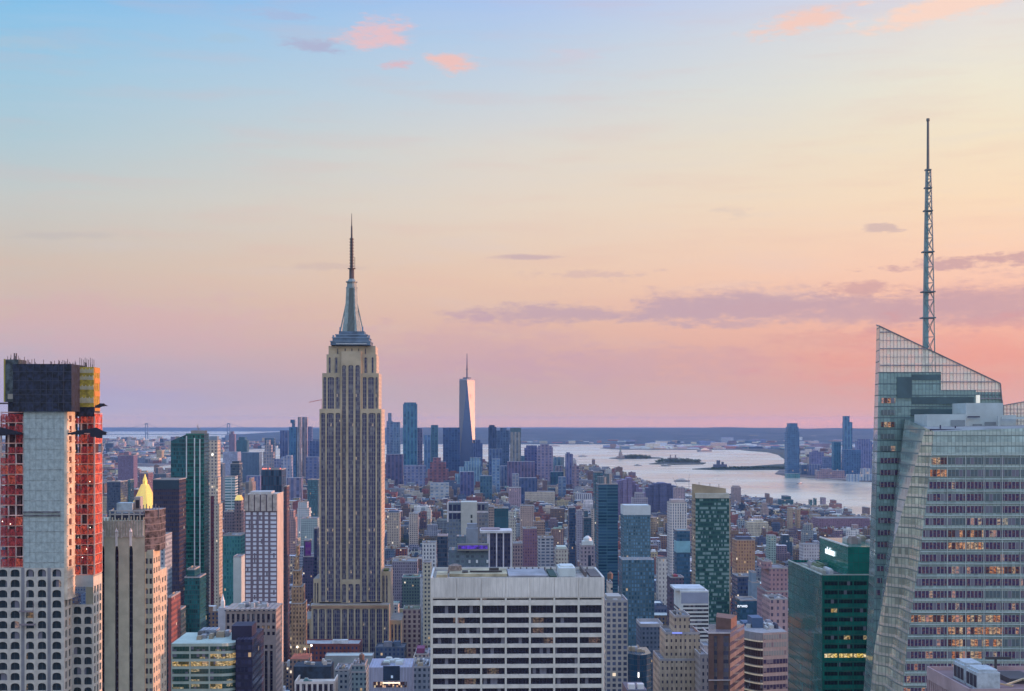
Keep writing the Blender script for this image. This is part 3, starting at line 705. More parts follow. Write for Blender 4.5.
for s_ in (-1, 1):   # wing fins of the mast
    mb.prism([(cx_ + s_ * 4 - .5, yc - 1), (cx_ + s_ * 4 + .5, yc - 1), (cx_ + s_ * 4 + .5, yc + 1), (cx_ + s_ * 4 - .5, yc + 1)], z(332, yc), z(288, yc))
    mb.frustum([(cx_ + s_ * 10.5 - .5, yc - 1, z(332, yc)), (cx_ + s_ * 10.5 + .5, yc - 1, z(332, yc)), (cx_ + s_ * 10.5 + .5, yc + 1, z(332, yc)), (cx_ + s_ * 10.5 - .5, yc + 1, z(332, yc))],
               [(cx_ + s_ * 5 - .5, yc - 1, z(304, yc)), (cx_ + s_ * 5 + .5, yc - 1, z(304, yc)), (cx_ + s_ * 5 + .5, yc + 1, z(304, yc)), (cx_ + s_ * 5 - .5, yc + 1, z(304, yc))])
b.part('mast_fins', mb, PALEB)
mb = MB(); mb.cyl(cx_, yc, 5.2, 5.2, z(288.5, yc), z(287.2, yc), 14); mb.cyl(cx_, yc, 4.4, 4.2, z(287.2, yc), z(282.5, yc), 14); mb.cyl(cx_, yc, 5.3, 5.3, z(282.5, yc), z(281.4, yc), 14); mb.cyl(cx_, yc, 3.9, 2.4, z(281.4, yc), z(278.8, yc), 14)
b.part('lantern', mb, plain((.18, .25, .27), .5, .0))
mb = MB(); mb.cyl(cx_, yc, 2.3, 2.2, z(279, yc), z(269, yc), 8); mb.cyl(cx_, yc, 3.6, 3.6, z(269, yc), z(268.3, yc), 10)
mb.cyl(cx_, yc, 1.5, 1.35, z(268.3, yc), z(238, yc), 6)
for i in range(10): zz = z(266.5 - i * 3, yc); mb.cyl(cx_, yc, 2.1, 2.1, zz, zz + .7, 6)
mb.cyl(cx_, yc, .85, .7, z(238, yc), z(226, yc), 6); mb.cyl(cx_, yc, .45, .2, z(226, yc), z(213.5, yc), 6)
mb.box(cx_ + 2.6, cx_ + 3, yc - .2, yc + .2, z(269, yc), z(257, yc)); b.part('antenna', mb, plain((.07, .06, .07), .6))
FOOT.append((298, 402, 340, 1280, 1350))

# ================================================================ WHITE GRID OFFICE BLOCK in front
b = Bld('white_office_slab', 'broad white office block with a blank top band and rows of wide black windows', 'office block', 518, 640)
x = lambda px, y=0.: b.x(px, y)
z = lambda py, y=0.: b.z(py, y)
W0, W1 = x(430.6), x(604.6)
pier = [432, 456.6, 481.2, 505.8, 529.9, 554.3, 578.8, 602.9]
cols = [(x(p) - W0 + .45, x(q) - W0 - .45) for p, q in zip(pier, pier[1:])]
rws = [(z(600.0), z(598.3)), (z(613.4), z(605.4)), (z(623.4), z(617.3)), (z(633.6), z(627.4)), (z(643.8), z(637.4))]
py = 647.6
while py < 1000: rws.append((z(py + 6.4), z(py))); py += 10.15
rws = rws[::-1]
trav = facade((.62, .585, .54), (.44, .42, .39), 2.72, 1e5, .05, 1, lit=0, wvar=.14, tint=.1)
wl = MB(); pn = grid_wall(wl, (W0, 0, 0), (1, 0, 0), (0, -1, 0), W1 - W0, 0, z(577.4), cols, rws, 1.1)
b.part('front_wall', wl, plain((.66, .62, .56), .8, var=.09, scale=.3, name='travertine'))
gw = window_mat((.005, .006, .020), 1.55, 4.5, (.035, .035, .06), .10, lit=.05, lite=.16, litcol=(1, .55, .4), blind=.05, gr=.22, interior=(.04, .03, .05), cluster=5.)
pn.sort(key=lambda p: -p[0][0][2]); add_panes(b, pn, gw, 'window_band', 100)
mb = MB()
for p in pier: mb.box(x(p) - .38, x(p) + .38, -.35, 0, 0, z(598), 0)
b.part('piers', mb, plain((.62, .59, .53), .8, var=.04))
mb = MB(); e = [W0] + [x(p) for p in pier[1:-1]] + [W1]
for a, c in zip(e, e[1:]): mb.box(a + .12, c - .12, -.3, -.01, z(597.2), z(577.5))
b.part('top_band', mb, trav)
mb = MB(); d = 46
mb.box(W1 - .8, W1, .01, d, 0, z(577.4)); mb.box(W0, W0 + .8, .01, d, 0, z(577.4)); mb.box(W0, W1, d - .8, d, 0, z(577.4)); b.part('side_walls', mb, plain((.58, .56, .53), .8, var=.05))
mb = MB(); mb.box(W0 + .82, W1 - .82, 1.3, d - .82, 1, z(580)); b.part('roof', mb, attr_plain := plain((.34, .31, .28), .9, var=.35, scale=.08))
mb = MB(); mb.box(x(436), x(447), 8, 24, z(580), z(576.5)); mb.box(x(449), x(508), 14, 38, z(580), z(577)); b.part('roof_deck', mb, plain((.42, .36, .24), .9, var=.3))
mb = MB(); mb.box(x(470), x(503), 20, 22, z(580), z(575.4)); mb.box(x(462), x(468), 18, 24, z(580), z(575.5)); mb.box(x(490), x(500), 26, 30, z(580), z(574)); b.part('roof_pipes', mb, plain((.06, .05, .05), .8))
mb = MB(); mb.box(x(509), x(548), 6, 40, z(580), z(577.2)); b.part('grey_roof_hatch', mb, plain((.30, .30, .33), .9, var=.2))
mb = MB(); mb.box(x(551), x(558), 8, 40, z(580), z(578)); b.part('dark_well', mb, plain((.02, .06, .05), .8))
mb = MB(); mb.box(x(561), x(578), 14, 32, z(580), z(571.5)); mb.box(x(563), x(576), 18, 28, z(571.5), z(569.8)); b.part('white_cooling_unit', mb, plain((.55, .60, .60), .8, var=.1))
mb = MB(); mb.cyl(x(455, 30), 30, 3.4, 3.0, z(580), z(572), 10); mb.cyl(x(455, 30), 30, 3.1, 1.2, z(572), z(570.3), 10); b.part('water_tank', mb, plain((.24, .18, .16), .9, var=.3, scale=1))
mb = MB()
for i in range(14): xx = x(510 + i * 6.4); mb.box(xx, xx + .6, 36, 37, z(580), z(575.5)) 
mb.box(x(592), x(602), 6, 40, z(579.6), z(578)); mb.box(x(587), x(589), 12, 44, z(580), z(575)); b.part('roof_rail', mb, plain((.12, .10, .10), .8))
FOOT.append((430, 607, 566, 640, 688))

# ================================================================ GREEN GLASS TOWER with white letters
b = Bld('green_glass_tower', 'dark green glass tower with white lettering on its raised upper corner', 'office tower', 850, 668)
x = lambda px, y=0.: b.x(px, y)
z = lambda py, y=0.: b.z(py, y)
d, xa, xb, zt = 71, x(822), x(905), z(574.6)
def glassmat(c, rough=.1, pu=1.5, pv=4.15, line=(.02, .05, .05), lf=.10, tint=.35, metal=.0, spandrel=None, sf=.3, lit=0., lite=1., sp=None):
    key = ('g', c, rough, pu, pv, line, lf, tint, metal, spandrel, sf, lit)
    if key in MATS: return MATS[key]
    m, k, bb = mat_base('curtain_glass'); uvn = k.n.new('ShaderNodeUVMap'); uvn.uv_map = 'UVMap'; u, v, _ = k.sep(uvn.outputs[0])
    cu, cv = k.math('DIVIDE', u, pu), k.math('DIVIDE', v, pv)
    wv, wc = k.white(k.comb(k.math('FLOOR', cu), k.math('FLOOR', cv), 2.))
    tcn = k.n.new('ShaderNodeTexCoord'); big = k.noise(tcn.outputs['Object'], .05, 4, .7)
    f_ = k.math('MULTIPLY', k.math('MULTIPLY_ADD', wv, tint, 1 - tint / 2), k.smooth(big, .3, .7, .72, 1.25))
    col = k.mix(1., (*c, 1), k.comb(f_, f_, f_), 'MULTIPLY')
    if spandrel: col = k.mix(k.math('LESS_THAN', k.math('FRACT', cv), sf), col, (*spandrel, 1))
    ln = k.math('MAXIMUM', k.math('LESS_THAN', k.math('FRACT', cu), lf), k.math('LESS_THAN', k.math('FRACT', cv), lf * .8))
    col = k.mix(ln, col, (*line, 1))
    k.link(col, bb.inputs['Base Color']); k.link(k.math('MULTIPLY_ADD', ln, .4, rough), bb.inputs['Roughness']); bb.inputs['Metallic'].default_value = metal
    bmp = k.n.new('ShaderNodeBump'); bmp.inputs['Strength'].default_value = .25; bmp.inputs['Distance'].default_value = .25
    k.l.new(k.math('ADD', wv, k.math('MULTIPLY', big, 2.)), bmp.inputs['Height']); k.l.new(bmp.outputs[0], bb.inputs['Normal'])
    if lit:
        wv2, _ = k.white(k.comb(k.math('FLOOR', k.math('DIVIDE', cu, 1.)), k.math('FLOOR', cv), 8.))
        k.link((1, .72, .4, 1), bb.inputs['Emission Color']); k.link(k.math('MULTIPLY', k.math('LESS_THAN', wv2, lit), lite), bb.inputs['Emission Strength'])
    MATS[key] = m; return m
GG = glassmat((.012, .15, .12), .12, 1.5, 4.15, (.008, .09, .075), .12, .35)
GS = glassmat((.012, .13, .12), .07, 1.5, 4.15, (.008, .075, .07), .12, .9)
mb = MB(); mb.face([(xa, 0, 0), (xb, 0, 0), (xb, 0, zt), (xa, 0, zt)], [(0, 0), (xb - xa, 0), (xb - xa, zt), (0, zt)]); b.part('front_glass', mb, GG)
mb = MB(); mb.face([(xa, d, 0), (xa, 0, 0), (xa, 0, zt), (xa, d, zt)], [(0, 0), (d, 0), (d, zt), (0, zt)]); mb.face([(xb, 0, 0), (xb, d, 0), (xb, d, zt), (xb, 0, zt)], [(0, 0), (d, 0), (d, zt), (0, zt)]); mb.face([(xb, d, 0), (xa, d, 0), (xa, d, zt), (xb, d, zt)], [(0, 0), (d, 0), (d, zt), (0, zt)])
b.part('side_glass', mb, GS)
mb = MB(); mb.face([(xa, 0, zt - 1.2), (xb, 0, zt - 1.2), (xb, d, zt - 1.2), (xa, d, zt - 1.2)]); b.part('roof', mb, plain((.16, .15, .15), .9, var=.4, scale=.15))
roof_clutter(b, xa + 2, x(846), 4, d - 4, zt - 1.2, 12, 3.2, 5, ((.3, .3, .32), (.42, .42, .36), (.55, .55, .55), (.12, .1, .1), (.15, .2, .12)))
mb = MB(); mb.box(xa - .15, xa + .25, -.1, d, zt - .3, zt + .25); mb.box(xa, xb, -.15, .25, zt - .3, zt + .25); b.part('parapet', mb, plain((.40, .48, .46), .6))
xc = x(848, 2); zu = z(547, 2)
mb = MB(); mb.box(xc, xb, 2, 56, zt - 1.1, zu); b.part('upper_glass_block', mb, [glassmat((.012, .17, .135), .12, 2.2, 4.15, (.01, .085, .075), .06, .15), plain((.12, .1, .1), .9)])
mb = MB(); mb.box(xc - .2, xc + .3, 1.9, 56, zu, zu + .7); b.part('upper_parapet', mb, plain((.6, .64, .62), .6))
roof_clutter(b, xc + 3, xb - 2, 8, 50, zu, 9, 4, 8, ((.3, .26, .25), (.35, .33, .26), (.08, .08, .1), (.4, .4, .38)))
# ribbon of windows storey by storey
gwm = window_mat((.008, .018, .03), 1.5, 4.15, (.015, .05, .05), .1, lit=.04, lite=.6, litcol=(1, .62, .15), blind=.06, gr=.12, interior=(.03, .05, .04), cluster=3.)
gwl = window_mat((.04, .05, .03), 1.5, 4.15, (.03, .05, .03), .12, lit=1., lite=1.3, litcol=(1, .66, .12), blind=.0, gr=.2, interior=(.2, .15, .05), cluster=3.)
py = 583.4; i = 0
while py < 1000:
    for j, (pa, pb) in enumerate(((824.2, 837.6), (839, 852.4), (853.8, 867), (868.5, 882))):
        zz0, zz1 = z(py + 1.9), z(py - 2.0)
        mb = MB(); mb.box(x(pa), x(pb), -.12, -.01, zz0, zz1); b.part('window_band', mb, gwl if i == 8 else gwm)
    py += 9.02; i += 1
    if i > 24: break
mb = MB()
for i in range(7): zz = z(566 - i * 0) - 0
mb.box(x(822) - .2, x(822) + .2, -.2, .2, 0, zt); b.part('corner_post', mb, plain((.02, .12, .11), .4))
def letters(fc, parent, mat):
    tmp = bpy.data.objects.new('lettering', fc); C.objects.link(tmp); bpy.context.view_layer.update()
    me = bpy.data.meshes.new_from_object(tmp.evaluated_get(bpy.context.evaluated_depsgraph_get())); me.materials.clear(); me.materials.append(mat)
    bpy.data.objects.remove(tmp); o = bpy.data.objects.new('lettering', me); C.objects.link(o); o.parent = parent; return o
# lettering on the side of the upper block
fc = bpy.data.curves.new('lettering', 'FONT'); fc.body = 'salesforce'; fc.size = 4.9; fc.extrude = .15; fc.space_character = .92; fc.offset = .05
LM_ = (plain((.85, .88, .9), .5, emit=(.85, .93, 1), estr=1.1))
fo = letters(fc, b.o, LM_)
fo.rotation_euler = (R(90), 0, R(-90)); fo.location = (xc - .35, 43.5, z(556.5, 25))
FOOT.append((788, 905, 538, 668, 740))

# ================================================================ CRYSTAL TOWER, right
b = Bld('faceted_glass_tower', 'huge faceted glass tower with a slanted lattice top beside its slender mast', 'skyscraper', 940, 560)
b.o.rotation_euler = (0, 0, 0)
o0 = b.o.location
def L(px, py, D): p = at(px, py, D); return (p[0] - o0.x, p[1] - o0.y, p[2])
def poly(name, pts, mat, u0=None, thick=None):
    q = [L(*p) for p in pts]
    # u runs along the mean horizontal direction of the facet
    a, c = q[0], q[1]; h = Vector((c[0] - a[0], c[1] - a[1], 0)); h = h.normalized() if h.length > 1e-3 else Vector((1, 0, 0))
    if u0: h = Vector(u0).normalized()
    mb = MB(); mb.face(q, [(h.x * p[0] + h.y * p[1], p[2]) for p in q]); return b.part(name, mb, mat)
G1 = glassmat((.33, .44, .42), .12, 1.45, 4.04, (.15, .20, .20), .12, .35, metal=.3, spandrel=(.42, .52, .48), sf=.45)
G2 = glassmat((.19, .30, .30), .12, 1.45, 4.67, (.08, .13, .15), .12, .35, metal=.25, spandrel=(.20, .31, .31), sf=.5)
G3 = glassmat((.46, .48, .38), .10, 1.45, 4.04, (.15, .19, .18), .16, .6, metal=.35, spandrel=(.60, .55, .47), sf=.4)  # paler, yellower glass: the facet's gleam is painted into the colour
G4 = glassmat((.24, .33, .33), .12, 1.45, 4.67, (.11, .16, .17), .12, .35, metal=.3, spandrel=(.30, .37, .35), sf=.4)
# front volume
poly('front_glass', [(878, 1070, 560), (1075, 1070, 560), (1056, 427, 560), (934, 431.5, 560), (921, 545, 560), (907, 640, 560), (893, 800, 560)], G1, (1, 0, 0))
poly('gleam_tinted_facet', [(845, 1070, 590), (878, 1070, 560), (893, 800, 560), (907, 640, 560), (921, 545, 560), (934, 431.5, 560), (925.5, 428, 563), (893, 545, 577), (874, 650, 590), (862, 800, 594)], G3, (.9, -.4, 0))
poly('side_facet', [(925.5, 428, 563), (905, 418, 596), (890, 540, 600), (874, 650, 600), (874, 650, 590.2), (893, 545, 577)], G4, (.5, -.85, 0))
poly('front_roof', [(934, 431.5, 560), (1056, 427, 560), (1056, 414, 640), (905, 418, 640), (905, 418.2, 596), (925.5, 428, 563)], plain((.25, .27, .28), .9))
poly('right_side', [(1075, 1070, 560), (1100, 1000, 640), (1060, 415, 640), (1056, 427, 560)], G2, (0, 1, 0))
# back volume
poly('rear_glass', [(850, 1050, 600), (1110, 1050, 600), (1006, 430, 600), (1003, 402, 600), (1001, 392, 600), (976, 392, 600), (976, 390, 600), (941, 390, 600), (941, 372, 600), (878.8, 372, 600), (873.2, 650, 600)], G2, (1, 0, 0))
poly('rear_side', [(838, 1050, 625), (850, 1050, 600), (873.2, 650, 600), (879, 372, 600), (879.6, 326.5, 600), (876.6, 325.5, 612), (875.4, 372, 613), (866.4, 650, 622)], G4, (.5, -.85, 0))
poly('rear_shell', [(838, 1050, 625), (866.4, 650, 622), (876.6, 325.5, 612), (1000, 384, 640), (1006, 430, 660), (1100, 1050, 660)][::-1], G2, (1, 0, 0)) if False else None
mb = MB()   # tops of the solid floors behind the screen
def bx(pa, pb, pt, pbm, D0, D1, m_=0):
    p, q = L(pa, pt, D0), L(pb, pbm, D0); mb.box(p[0], q[0], D0 - o0.y, D1 - o0.y, q[2], p[2], m_)
bx(882, 941, 372.2, 430, 600.6, 606); bx(906, 941, 372.3, 430, 606.1, 640); bx(941.05, 976, 390.2, 430, 600.6, 640); bx(976.05, 1001, 392.3, 430, 600.6, 640); bx(882.2, 1003, 430.1, 1040, 600.7, 606); bx(906, 1003, 430.2, 1040, 606.1, 640); b.part('rear_core', mb, G2)
mb = MB(); bx(897, 912, 377, 398, 599.6, 599.8); bx(912, 941, 374.5, 380, 599.6, 599.8); bx(912, 974, 397, 404, 599.6, 599.8); bx(911, 962, 409, 416, 599.6, 599.8); b.part('louvre_bands', mb, plain((.05, .10, .12), .5))
# lattice screen above
m, k, bb = mat_base('screen_glass'); uvn = k.n.new('ShaderNodeUVMap'); u, v, _ = k.sep(uvn.outputs[0])
wv, _ = k.white(k.comb(k.math('FLOOR', k.math('DIVIDE', u, 1.45)), k.math('FLOOR', k.math('DIVIDE', v, 3.6)), 1.))
bb.inputs['Base Color'].default_value = (.85, .80, .66, 1); bb.inputs['Roughness'].default_value = .25; bb.inputs['Metallic'].default_value = .1  # cream of the sky behind is painted into the panes
k.link(k.math('MULTIPLY_ADD', wv, .3, .64), bb.inputs['Alpha'])
SCR = m
SP = [(879.6, 326.5, 600), (1000, 383.8, 600), (1001, 392, 600), (976, 392, 600), (976, 390, 600), (941, 390, 600), (941, 372, 600), (879, 372, 600)]
poly('screen_glass', SP[::-1], SCR, (1, 0, 0))
def top_at(px): return 326.5 + (px - 879.6) * (383.8 - 326.5) / (1000 - 879.6)
bars = MB()
def seg(p, q, r=.13): bars.tube(L(*p), L(*q), r)
px = 879.8
while px < 1000:
    bot = 372 if px < 941 else (390 if px < 976 else 400)
    seg((px, bot, 599.7), (px, top_at(px), 599.7), .085); px += 3.5
for i in range(9):
    py = 332 + i * 8.3
    p0 = 879.6; p1 = min(1001, 879.6 + (py - 326.5) * 2.1)
    if py > 372: p0 = 941
    if py > 391: p0 = 976
    if p1 > p0: seg((p0, py, 599.6), (p1, py, 599.6), .11 if i % 2 else .28)
b.part('screen_lattice', bars, plain((.22, .22, .26), .5))
bars = MB(); seg((879.4, 326, 599.7), (1000.3, 383.4, 599.7), .32); seg((1000.3, 383.4, 599.7), (1004, 425, 599.7), .3); seg((879.5, 326, 599.7), (876.6, 325, 612), .3); b.part('screen_edge', bars, plain((.14, .15, .17), .5))
# right hand screen
poly('right_screen_glass', [(1003, 425, 575), (1056, 425, 575), (1056, 396, 575), (1003.5, 405.5, 575)], SCR, (1, 0, 0))
bars = MB(); px = 1003.5
while px < 1056: seg((px, 425, 574.7), (px, 405.5 - (px - 1003.5) * .18, 574.7), .1); px += 3.5
for py in (409, 413, 417, 421): seg((1003.5, py, 574.6), (1056, py, 574.6), .13)
seg((1003.3, 405.4, 574.6), (1056, 396, 574.6), .25); seg((1003.3, 405.4, 574.6), (1003.3, 428, 574.6), .25); b.part('right_screen_lattice', bars, plain((.2, .2, .22), .5))
# machinery on the front roof
WH = plain((.42, .50, .52), .6, var=.08)
mb = MB(); bx(927, 966, 414.2, 427.5, 572, 590); bx(966, 1003, 403, 428, 574, 592); bx(1003, 1016, 415, 426, 574, 592); b.part('machine_rooms', mb, WH)
for q_ in ((951, 965, 420, 426, 571.6, 571.9), (973, 982, 424, 428, 573.6, 573.9), (985, 996, 422, 427, 573.6, 573.9)): mb = MB(); bx(*q_); b.part('louvre', mb, plain((.2, .24, .27), .6))
mb = MB(); bx(930, 962, 429.0, 430.8, 561, 566); bx(968, 980, 416.2, 417.4, 572.6, 573.2); bx(940, 941, 425, 430, 562, 562.5); bx(955, 956, 426, 430, 562, 562.5); b.part('roof_machines', mb, plain((.03, .03, .08), .6))
mb = MB(); bx(977.5, 980, 395, 403, 582, 584); b.part('roof_lamp', mb, plain((.7, .68, .6), .6, emit=(1, .9, .7), estr=.4))
mb = MB(); bx(1002, 1024, 417, 419, 571, 572); bx(998, 1000, 416, 428, 571, 572); b.part('crane_rail', mb, WH)
# storeys of windows, bay by bay
BW = window_mat((.045, .035, .10), 1.45, 4.67, (.26, .29, .30), .16, lit=.05, lite=.45, litcol=(1, .38, .12), blind=.10, gr=.15, interior=(.26, .12, .08), cluster=1.45)
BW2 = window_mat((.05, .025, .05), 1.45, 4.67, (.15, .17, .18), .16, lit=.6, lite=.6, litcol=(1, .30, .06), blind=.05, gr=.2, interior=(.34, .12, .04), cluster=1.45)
BW3 = window_mat((.09, .13, .15), 1.45, 4.67, (.2, .26, .28), .12, lit=.03, lite=.5, blind=.3, gr=.12, interior=(.14, .14, .12), cluster=2.9)
def left_at(py): 
    pts = [(431, 934), (545, 921), (640, 907), (800, 893), (1070, 878)]
    for (a, pa), (c, pc_) in zip(pts, pts[1:]):
        if py <= c: return pa + (pc_ - pa) * (py - a) / (c - a)
    return 880
bays = [947, 965.4, 983.7, 1002, 1020.4, 1038.8, 1057]
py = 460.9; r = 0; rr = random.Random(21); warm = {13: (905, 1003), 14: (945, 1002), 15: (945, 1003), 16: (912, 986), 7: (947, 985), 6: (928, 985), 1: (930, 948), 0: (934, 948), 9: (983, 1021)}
while py < 760:
    l = left_at(py)
    edges = [l + 1.0] + [x_ for x_ in bays if x_ > l + 4]
    for a, c in zip(edges, edges[1:]):
        a2, c2 = a + (.45 if a != edges[0] else 0), c - .45
        p, q = L(a2, py + 3.5, 560), L(c2, py - 3.4, 560)
        mb = MB(); mb.box(p[0], q[0], -.14, -.02, p[2], q[2])
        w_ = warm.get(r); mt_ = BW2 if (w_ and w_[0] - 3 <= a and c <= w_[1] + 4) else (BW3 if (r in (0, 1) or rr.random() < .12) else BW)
        b.part('window_band', mb, mt_)
    py += 12.12; r += 1
# rear volume windows at its left corner
py = 400.5; r = 0
while py < 740:
    e0 = 881.5 - (py - 400) * .02
    p, q = L(e0 - max(0, (py - 450)) * .012, py + 2.6, 600), L(min(895 if py < 460 else 899 - (py - 460) * .13, left_at(py) - 28 * (py > 545) - 6), py - 2.6, 600)
    if q[0] - p[0] > 1.5:
        mb = MB(); mb.box(p[0], q[0], 600 - o0.y - .3, 600 - o0.y - .12, p[2], q[2]); b.part('corner_window', mb, BW2 if r in (0, 2) else (BW if r > 4 else BW3))
    py += 12.0; r += 1
mb = MB(); bmm = MB()      # floor ledges give the front real relief
py = 454.8
while py < 900: l = left_at(py); p, q = L(l + .5, py + .35, 560), L(1056 + (py - 430) * .03, py - .35, 560); mb.box(p[0], q[0], -.45, 0, p[2], q[2], bottom=True); py += 12.12
for px_ in bays[:-1]:
    t0 = 455 
    f_ = MB(); p, q = L(px_ - .32, 1000, 560), L(px_ + .32, t0, 560)
    if px_ > 940: f_.box(p[0], q[0], -.34, -.15, p[2], q[2]); b.part('bay_fin', f_, plain((.40, .47, .46), .5))
b.part('floor_ledges', mb, plain((.40, .49, .48), .5))
FOOT.append((860, 1100, 325, 558, 660))
# mast
b = Bld('lattice_mast', 'slender lattice mast rising behind the slanted glass top', 'mast', 928, 604)
b.o.rotation_euler = (0, 0, 0)
z = lambda py, y=0.: b.z(py, y)
M_ = (F, 604); s = 604 / F
prof = [(440, 8.2), (350, 5.7), (300, 5.1), (252, 4.3), (210, 3.3), (170, 2.3)]
def hw(py):
    for (a, ha), (c, hc) in zip(prof, prof[1:]):
        if py >= c: return (hc + (ha - hc) * (py - c) / (a - c)) * s
    return prof[-1][1] * s
mb = MB(); chord = MB(); braces = MB()
lv = [440, 418, 397, 377, 357, 337, 318, 300, 283, 267, 252, 238, 224, 211, 199, 189, 179, 170]
def corner(py): h = hw(py); return [(-h, -h * .6, z(py)), (h, -h * .6, z(py)), (0, h, z(py))]
for p0, p1 in zip(lv, lv[1:]):
    A, B_ = corner(p0), corner(p1)
    for i in range(3): chord.tube(A[i], B_[i], .34, 5)
    for i in range(3): j = (i + 1) % 3; braces.tube(A[i], B_[j], .16, 4); braces.tube(B_[i], B_[j], .18, 4); braces.tube(A[j], B_[i], .13, 4)
b.part('mast_chords', chord, plain((.20, .26, .28), .5)); b.part('mast_braces', braces, plain((.22, .26, .28), .5))
mb = MB(); A = lambda py, f0, f1: [(-hw(py) * f0, -.9 * hw(py) * .5, z(py)), (hw(py) * f1, -.9 * hw(py) * .5, z(py)), (hw(py) * f1, .4, z(py)), (-hw(py) * f0, .4, z(py))]
for p0, p1 in zip(lv, lv[1:]): mb.frustum(A(p0, .85, -.02), A(p1, .85, -.02))
b.part('mast_ladder_casing', mb, plain((.16, .30, .34), .45, .3))
mb = MB(); 
for py in (318, 292, 252, 211, 188, 170): h = hw(py) * 1.25; mb.box(-h, h, -h * .8, h, z(py) - .25, z(py) + .3, bottom=True)
b.part('mast_platforms', mb, plain((.12, .15, .17), .6))
mb = MB(); mb.cyl(0, 0, .62, .5, z(171), z(121), 8); mb.cyl(0, 0, .75, .7, z(121), z(118.5), 8); b.part('mast_pole', mb, plain((.10, .12, .13), .5))

# low roof in front of it
b = Bld('brown_ribbed_block', 'brown ribbed roofed block with white cooling boxes, below the faceted glass tower', 'office block', 1010, 430)
x = lambda px, y=0.: b.x(px, y)
z = lambda py, y=0.: b.z(py, y)
xa, xb, zt, d = x(970), x(1100), z(688.5), 39.5
mb = MB(); mb.box(xa, xb, 0, d, 0, zt - 1.2); b.part('body', mb, [plain((.20, .14, .15), .9), plain((.16, .11, .12), .9, var=.4, scale=.2)])
mb = MB(); mb.box(xa - .5, xa, 0, d, zt - 4, zt); mb.box(xa, xb, -.5, 0, zt - 4, zt); mb.box(xa, xb, d - .5, d, zt - 1.2, zt)
b.part('parapet', mb, plain((.36, .26, .27), .85))
mb = MB()
for i in range(22): mb.box(xa - .55, xa, i * 1.85, i * 1.85 + .7, 0, zt - 4)
b.part('ribs', mb, plain((.36, .26, .27), .85))
for (pa, pb, y0, y1) in ((977, 1000, 3, 13), (964, 984, 15, 25)):
    mb = MB(); mb.box(x(pa, y0), x(pb, y0), y0, y1, zt - 1.2, zt + 4.2); mb.box(x(pa, y0) + .6, x(pb, y0) - .6, y0 + .6, y1 - .6, zt + 4.2, zt + 5); u_ = b.part('cooling_unit', mb, plain((.40, .46, .50), .6, var=.15, scale=.6))
    mb = MB(); xx = x(pa, y0)
    for i in range(3): mb.box(xx - .08, xx, y0 + .6 + i * 3.1, y0 + 3.2 + i * 3.1, zt - .4, zt + 3.2)
    mb.build('louvre', plain((.02, .02, .04), .6), u_)
mb = MB(); mb.box(x(985, 32), x(1010, 32), 31, 31.6, zt + 3.5, zt + 4.3); mb.box(x(994, 32), x(996, 32), 31, 31.6, zt - 1.2, zt + 3.6); mb.box(x(1003, 20), x(1030, 20), 14, 28, zt - 1.2, zt + .4); b.part('window_washing_rig', mb, plain((.05, .05, .06), .7))
mb = MB(); mb.tube((x(1006, 6), 6, zt), (x(1024, 14), 14, zt + .4), .35); mb.tube((x(1024, 14), 14, zt + .4), (x(1030, 3), 3, zt), .35); mb.tube((x(992, 8), 12, zt), (x(1008, 8), 4, zt), .3); b.part('roof_pipes', mb, plain((.45, .38, .25), .7))
FOOT.append((928, 1100, 662, 430, 475))
